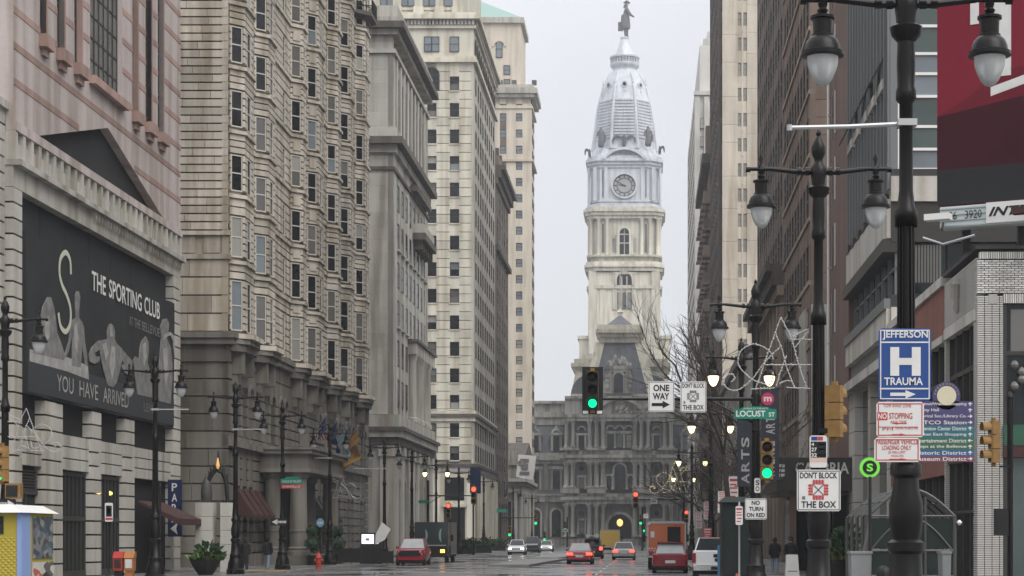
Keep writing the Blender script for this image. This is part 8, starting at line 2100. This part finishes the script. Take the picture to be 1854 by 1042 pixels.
def box_truck(name, label, x, y, rz, pm, L, W, H, rear='doors', cab_h=2.3, zf=.75):
    t = root(name); hw = W / 2
    b = MB(); b.box(-hw, hw, 0, L - 1.9, zf, H); b.build('cargo_box', pm, t)
    tr = MB()
    for s in (-1, 1): tr.box(s * (hw - .03) - .04, s * (hw - .03) + .04, -.03, .03, zf - .02, H + .02)
    tr.box(-hw, hw, -.03, .03, H - .06, H + .03); tr.box(-hw, hw, -.03, .04, zf - .06, zf + .05); tr.build('edge_trim', M['steel'] if rear == 'doors' else pm, t)
    c = MB(); c.add([(-hw * .93, L - 1.9, .5), (hw * .93, L - 1.9, .5), (hw * .93, L, .5), (-hw * .93, L, .5), (-hw * .9, L - 1.9, cab_h), (hw * .9, L - 1.9, cab_h), (hw * .85, L - .75, cab_h), (-hw * .85, L - .75, cab_h), (hw * .9, L - .1, 1.3), (-hw * .9, L - .1, 1.3)],
                [(0, 3, 2, 1), (4, 5, 6, 7), (0, 1, 5, 4), (2, 3, 9, 8), (8, 9, 7, 6), (1, 2, 8, 6, 5), (3, 0, 4, 7, 9)]); c.build('cab', pm, t)
    glass_quad('windscreen', inset([(hw * .9, L - .1, 1.32), (-hw * .9, L - .1, 1.32), (-hw * .85, L - .75, cab_h), (hw * .85, L - .75, cab_h)], .08), t)
    for s in (-1, 1):
        q = [(s * hw * .93, L - 1.6, 1.35), (s * hw * .93, L - .55, 1.35), (s * hw * .87, L - .85, cab_h - .15), (s * hw * .9, L - 1.6, cab_h - .15)]; glass_quad('side_window', q if s > 0 else [q[1], q[0], q[3], q[2]], t)
        wheel(t, s * (hw - .05), 1.3, .42, .26); wheel(t, s * (hw - .08), L - .95, .42, .26)
        MB().box(s * (hw - .2) - .1, s * (hw - .2) + .1, -.05, 0, zf + .1, zf + .32).build('tail_light', M['lamp_red_off'], t)
        MB().box(s * hw * .6 - .12, s * hw * .6 + .12, L - .02, L + .03, .8, 1.0).build('headlight', M['chrome'], t)
        q = MB(); q.tube([(s * hw * .93, L - .7, 1.9), (s * (hw + .22), L - .6, 1.9)], .025, 6); q.box(s * (hw + .2) - .1, s * (hw + .2) + .1, L - .66, L - .56, 1.6, 2.05); q.build('mirror', M['dark_metal'], t)
    MB().box(-hw * .95, hw * .95, -.12, .2, .45, .58).build('rear_bumper', M['dark_metal'], t); MB().box(-hw * .9, hw * .9, .2, L - .3, .42, zf).build('chassis', M['rubber'], t)
    MB().box(-hw * .92, hw * .92, L - .05, L + .08, .45, .68).build('front_bumper', M['dark_metal'], t); MB().box(-hw * .5, hw * .5, L - .03, L + .02, .78, 1.2).build('grille', M['sign_black'], t)
    return t
ORANGE = paint('orange_paint', (.44, .10, .022), .4); YEL = paint('yellow_truck_paint', (.52, .32, .05), .4); DK = paint('dark_truck_paint', (.028, .036, .034), .4)
t = box_truck('orange_truck', '', 0, 0, 0, ORANGE, 6.2, 2.24, 2.72)
F = FS(0)
MB().box(.05, .82, -.035, -.004, .95, 2.48).build('open_doorway', M['black'], t); MB().box(-.03, .05, -.06, -.002, .9, 2.55).build('door_edge', ORANGE, t); MB().box(.82, .9, -.06, -.002, .9, 2.55).build('door_edge', ORANGE, t)
MB().box(-.92, -.70, -.03, -.004, 1.85, 2.2).build('notice', M['sign_white'], t)
for r in range(3):
    for c in range(6): MB().box(-1.05 + c * .17 + (.08 if r % 2 else 0), -.93 + c * .17 + (.08 if r % 2 else 0), -.03, -.004, .85 + r * .16, .95 + r * .16).build('reflective_mark', M['plate_peach'], t)
MB().box(-1.0, 1.0, -.04, .3, 2.72, 2.80).build('roof_rack', M['steel'], t); MB().box(-1.12, -.95, -.06, 0, 2.6, 2.7).build('marker_lamp', M['sign_white'], t)
finish(t, 'orange work truck with open rear doorway ahead of the red crossover', 'truck', 1.18, 112, 0)
t = box_truck('yellow_truck', '', 0, 0, 0, YEL, 6.5, 2.3, 2.75); 
for i in range(6): MB().box(-1.05, 1.05, -.025, -.004, .9 + i * .29, 1.14 + i * .29).build('roller_slat', YEL, t)
finish(t, 'small yellow box truck in front of the City Hall arch', 'truck', -4.25, 226, 0)
t = box_truck('delivery_truck', '', 0, 0, 0, DK, 6.3, 2.5, 3.0, 'plain', 2.95, .6)
for (u, r0, sg) in ((-.45, .42, 1), (.78, .5, -1)):       # pale crescent marks on the front
    pts = [(u + sg * r0 * .45 * math.cos(a), 2.02 + r0 * math.sin(a)) for a in [math.pi / 2 - math.pi * i / 10 for i in range(11)]] + [(u + sg * r0 * .12 * math.cos(a), 2.02 + r0 * math.sin(a)) for a in [-math.pi / 2 + math.pi * i / 10 for i in range(11)]]
    FF = Fac((0, 6.33), (-1, 0), (0, 1)); FF.ext(MB(), pts, .0, .02).build('crescent_mark', plain('mark_green', (.22, .34, .31), .5), t)
hd = MB(); hd.box(-1.22, 1.22, 4.3, 6.32, 1.25, 2.98); hd.build('front_body', DK, t)
MB().box(-1.2, 1.2, 6.322, 6.34, .62, 1.24).build('lower_panel', M['sign_black'], t); wsq = MB(); wsq.hexa([(-1.1, 6.325), (1.1, 6.325), (1.1, 6.36), (-1.1, 6.36)], 1.24, 1.32); wsq.build('bonnet_strip', M['steel'], t)
MB().box(-.98, -.68, 6.33, 6.42, .75, .98).build('amber_lamp', M['amber'], t)
finish(t, 'dark green delivery truck with pale crescents parked behind the red jeep', 'truck', -15.7, 147.5, R(180))
# the pickup, tailgate towards us
t = root('white_pickup'); hw = 1.0; L = 5.8
b = MB(); body_loft(b, [(0.02, hw * .96, .55, 1.28, .97), (.1, hw, .5, 1.30, .97), (2.0, hw, .48, 1.30, .97)]); b.build('cargo_bed', WHITE, t, smooth=False)
b = MB(); body_loft(b, [(2.02, hw, .48, 1.28, .95), (4.2, hw, .48, 1.25, .94), (5.5, hw * .97, .52, 1.18, .90), (5.78, hw * .88, .6, 1.08, .88)]); b.build('body', WHITE, t, smooth=True)
c = MB(); zr = 1.84; wr, wb = hw * .74, hw * .92
c.add([(-wb, 2.05, 1.25), (wb, 2.05, 1.25), (wb, 4.55, 1.22), (-wb, 4.55, 1.22), (-wr, 2.2, zr), (wr, 2.2, zr), (wr, 3.75, zr), (-wr, 3.75, zr)], [(0, 1, 5, 4), (1, 2, 6, 5), (2, 3, 7, 6), (3, 0, 4, 7), (4, 5, 6, 7)]); c.build('roof', WHITE, t)
glass_quad('rear_window', inset([(-wb, 2.05, 1.30), (wb, 2.05, 1.30), (wr, 2.2, zr), (-wr, 2.2, zr)], .08), t); glass_quad('windscreen', inset([(wb, 4.55, 1.25), (-wb, 4.55, 1.25), (-wr, 3.75, zr), (wr, 3.75, zr)], .08), t)
for s in (-1, 1):
    q = [(s * wb, 2.3, 1.3), (s * wb, 4.2, 1.3), (s * wr, 3.7, zr - .03), (s * wr, 2.35, zr - .03)]; glass_quad('side_window', inset(q if s > 0 else [q[1], q[0], q[3], q[2]], .06), t)
    wheel(t, s * (hw - .01), 1.15, .40, .27); wheel(t, s * (hw - .01), 4.75, .40, .27)
    MB().box(s * hw * .93 - .075, s * hw * .93 + .075, -.02, .12, .80, 1.2).build('tail_light', M['lamp_red_off'], t)
    q = MB(); q.box(s * 1.1 - .12, s * 1.1 + .12, 4.0, 4.1, 1.25, 1.5); q.build('mirror', M['dark_metal'], t)
MB().box(-.84, .84, -.03, .04, .70, 1.27).build('tailgate', WHITE, t); MB().box(-.12, .12, -.045, -.03, 1.02, 1.16).build('handle', M['dark_metal'], t)
em = MB(); em.lathe([(.07, 0), (.05, .02)], (0, 0, 0), 8); em2 = MB(); em2.add([(.08 * math.cos(a), -.05, .92 + .08 * math.sin(a)) for a in [2 * math.pi * i / 6 for i in range(6)]] + [(.08 * math.cos(a), -.03, .92 + .08 * math.sin(a)) for a in [2 * math.pi * i / 6 for i in range(6)]], [(0, 1, 2, 3, 4, 5)] + [(i, 6 + i, 6 + (i + 1) % 6, (i + 1) % 6) for i in range(6)]); em2.build('emblem', M['dark_metal'], t)
MB().box(-.95, .95, -.16, .04, .48, .66).build('rear_bumper', M['chrome'], t); MB().box(-.22, .22, -.175, -.16, .5, .64).build('number_plate', M['sign_black'], t)
MB().box(-.28, .28, 2.24, 2.3, 1.80, 1.86).build('brake_strip', M['lamp_red_off'], t); MB().box(-.8, .8, .2, 5.5, .3, .5).build('chassis', M['rubber'], t)
st = MB(); st.add([(.02, 2.10, 1.48), (.2, 2.10, 1.46), (.26, 2.12, 1.56), (.2, 2.135, 1.62), (.12, 2.14, 1.58), (.05, 2.13, 1.62), (-.02, 2.12, 1.55)], [tuple(range(7)), tuple(range(6, -1, -1))]); st.build('window_sticker', M['sign_white'], t)
finish(t, 'white pickup truck with tailgate towards us parked at the right kerb', 'pickup', 2.92, 80.5, R(-1.5))
# ================================================================== PEOPLE
SKIN = plain('skin', (.30, .20, .15), .55); COAT = plain('black_coat', (.012, .012, .014), .8); JEANS = plain('pale_jeans', (.20, .25, .33), .8); SHOE = plain('shoe', (.25, .25, .25), .6); HAIR = plain('dark_hair', (.02, .016, .013), .6); DARKT = plain('dark_trousers', (.02, .02, .024), .8)
def person(px, Y, h, label, rz, coat_len, trousers, step=.18, hood=False, base=.15):
    x = (px - 1170) * Y / 3500; u = h / 1.75
    t = thing('person', label, 'person', (x, Y, base))
    P = lambda a, b, c, r: (a * u, b * u, c * u, r * u)
    N = [P(0, 0, .95, .13), P(0, 0, 1.15, .13), P(0, 0, 1.36, .15), P(0, .01, 1.48, .055), P(0, .02, 1.56, .075), P(0, .02, 1.66, .09),
         P(-.09, step * .5, .78, .095), P(-.09, step, .50, .065), P(-.09, step * .55, .08, .045), P(-.09, step * .55 + .14, .04, .04), P(.09, -step * .4, .78, .095), P(.09, -step * .5, .50, .065), P(.09, -step * 1.1, .10, .045), P(.09, -step * 1.1 + .14, .04, .04),
         P(-.19, 0, 1.38, .065), P(-.25, -.04, 1.12, .055), P(-.22, .10, .92, .045), P(-.2, .14, .86, .035), P(.19, 0, 1.38, .065), P(.25, -.06, 1.12, .055), P(.22, .08, .92, .045), P(.2, .12, .86, .035)]
    E = [(0, 1), (1, 2), (2, 3), (3, 4), (4, 5), (0, 6), (6, 7), (7, 8), (8, 9), (0, 10), (10, 11), (11, 12), (12, 13), (2, 14), (14, 15), (15, 16), (16, 17), (2, 18), (18, 19), (19, 20), (20, 21)]
    for k, s in ((17, -1), (21, 1)):                                   # short curled fingers going into the pockets
        for f in range(4): N.append(P(s * (.2 - .012 * f), .15 + .014 * f, .82 - .006 * (f % 3), .011)); E.append((k, len(N) - 1))
        N.append(P(s * .165, .155, .86, .012)); E.append((k, len(N) - 1))
    place('body', skin_mesh(N, E, SKIN, 1, 0), t, (x, Y, base))
    W_ = lambda l: [(r * u, z * u) for r, z in l]
    c = MB(); c.lathe(W_([(.21, coat_len), (.205, .95), (.185, 1.1), (.21, 1.32), (.19, 1.42), (.09, 1.5)]), (x, Y, base), 14); c.build('coat', COAT, t, smooth=True)
    for s in (-1, 1):
        a = MB(); a.tube([(x + s * .19 * u, Y, base + 1.40 * u), (x + s * .255 * u, Y - .04 * u, base + 1.12 * u), (x + s * .225 * u, Y + .1 * u, base + .92 * u)], .078 * u, 8, .06 * u); a.build('sleeve', COAT, t, smooth=True)
        q = MB(); k = 6 if s < 0 else 10
        q.tube([Vector(N[i][:3]) + Vector((x, Y, base)) for i in ((6, 7, 8) if s < 0 else (10, 11, 12))], .105 * u, 8, .07 * u); q.build('trouser_leg', trousers, t, smooth=True)
        f = Vector(N[8 if s < 0 else 12][:3]) + Vector((x, Y, base)); sh = MB(); sh.tube([f + Vector((0, -.06 * u, -.03 * u)), f + Vector((0, .16 * u, -.05 * u))], .055 * u, 7, .04 * u); sh.build('shoe', SHOE, t, smooth=True)
    hd = MB(); hd.lathe(W_([(.03, 1.50), (.105, 1.56), (.115, 1.66), (.09, 1.74), (.02, 1.775)]), (x, Y - .012 * u, base), 12); hd.build('hood' if hood else 'hair', COAT if hood else HAIR, t, smooth=True)
    ns_ = MB(); ns_.tube([(x, Y + .10 * u, base + 1.66 * u), (x, Y + .135 * u, base + 1.63 * u)], .016 * u, 5); ns_.build('nose', SKIN, t)
    for s in (-1, 1): e = MB(); e.lathe([(0, -.02 * u), (.02 * u, 0), (0, .02 * u)], (x + s * .1 * u, Y + .02 * u, base + 1.64 * u), 6); e.build('ear', SKIN, t)
    t.rotation_euler = (0, 0, rz); return t
person(443, 97, 1.70, 'person in long black coat walking past the hotel base', R(20), .38, DARKT)
person(484.5, 104, 1.74, 'person in black hooded jacket and pale jeans by the hotel base', R(-10), .78, JEANS, hood=True)
person(1432, 84, 1.75, 'person in dark clothes standing at the hotel canopy', R(160), .72, DARKT, .05)
person(1403, 92, 1.7, 'person in dark jacket and pale jeans behind the green newsstand', R(10), .75, JEANS, .15)
# folding board by the canopy
ab = thing('folding_board', 'white and red folding board on the pavement by the canopy', 'board', at(1434, 1010, 80))
x = at(1434, 0, 80)[0]
for s in (-1, 1): m = MB(); m.add([(x - .3, 80 + s * .3, .15), (x + .3, 80 + s * .3, .15), (x + .24, 80 + s * .03, 1.15), (x - .24, 80 + s * .03, 1.15), (x - .3, 80 + s * .27, .15), (x + .3, 80 + s * .27, .15), (x + .24, 80, 1.15), (x - .24, 80, 1.15)], [(0, 1, 2, 3), (7, 6, 5, 4), (0, 4, 5, 1), (1, 5, 6, 2), (2, 6, 7, 3), (3, 7, 4, 0)]); m.build('leaf_board', M['sign_white'], ab)
m = MB(); m.add([(x - .2, 79.78, .45), (x + .2, 79.78, .45), (x + .18, 79.9, .85), (x - .18, 79.9, .85)], [(0, 1, 2, 3), (3, 2, 1, 0)]); m.build('red_print', M['sign_red'], ab)
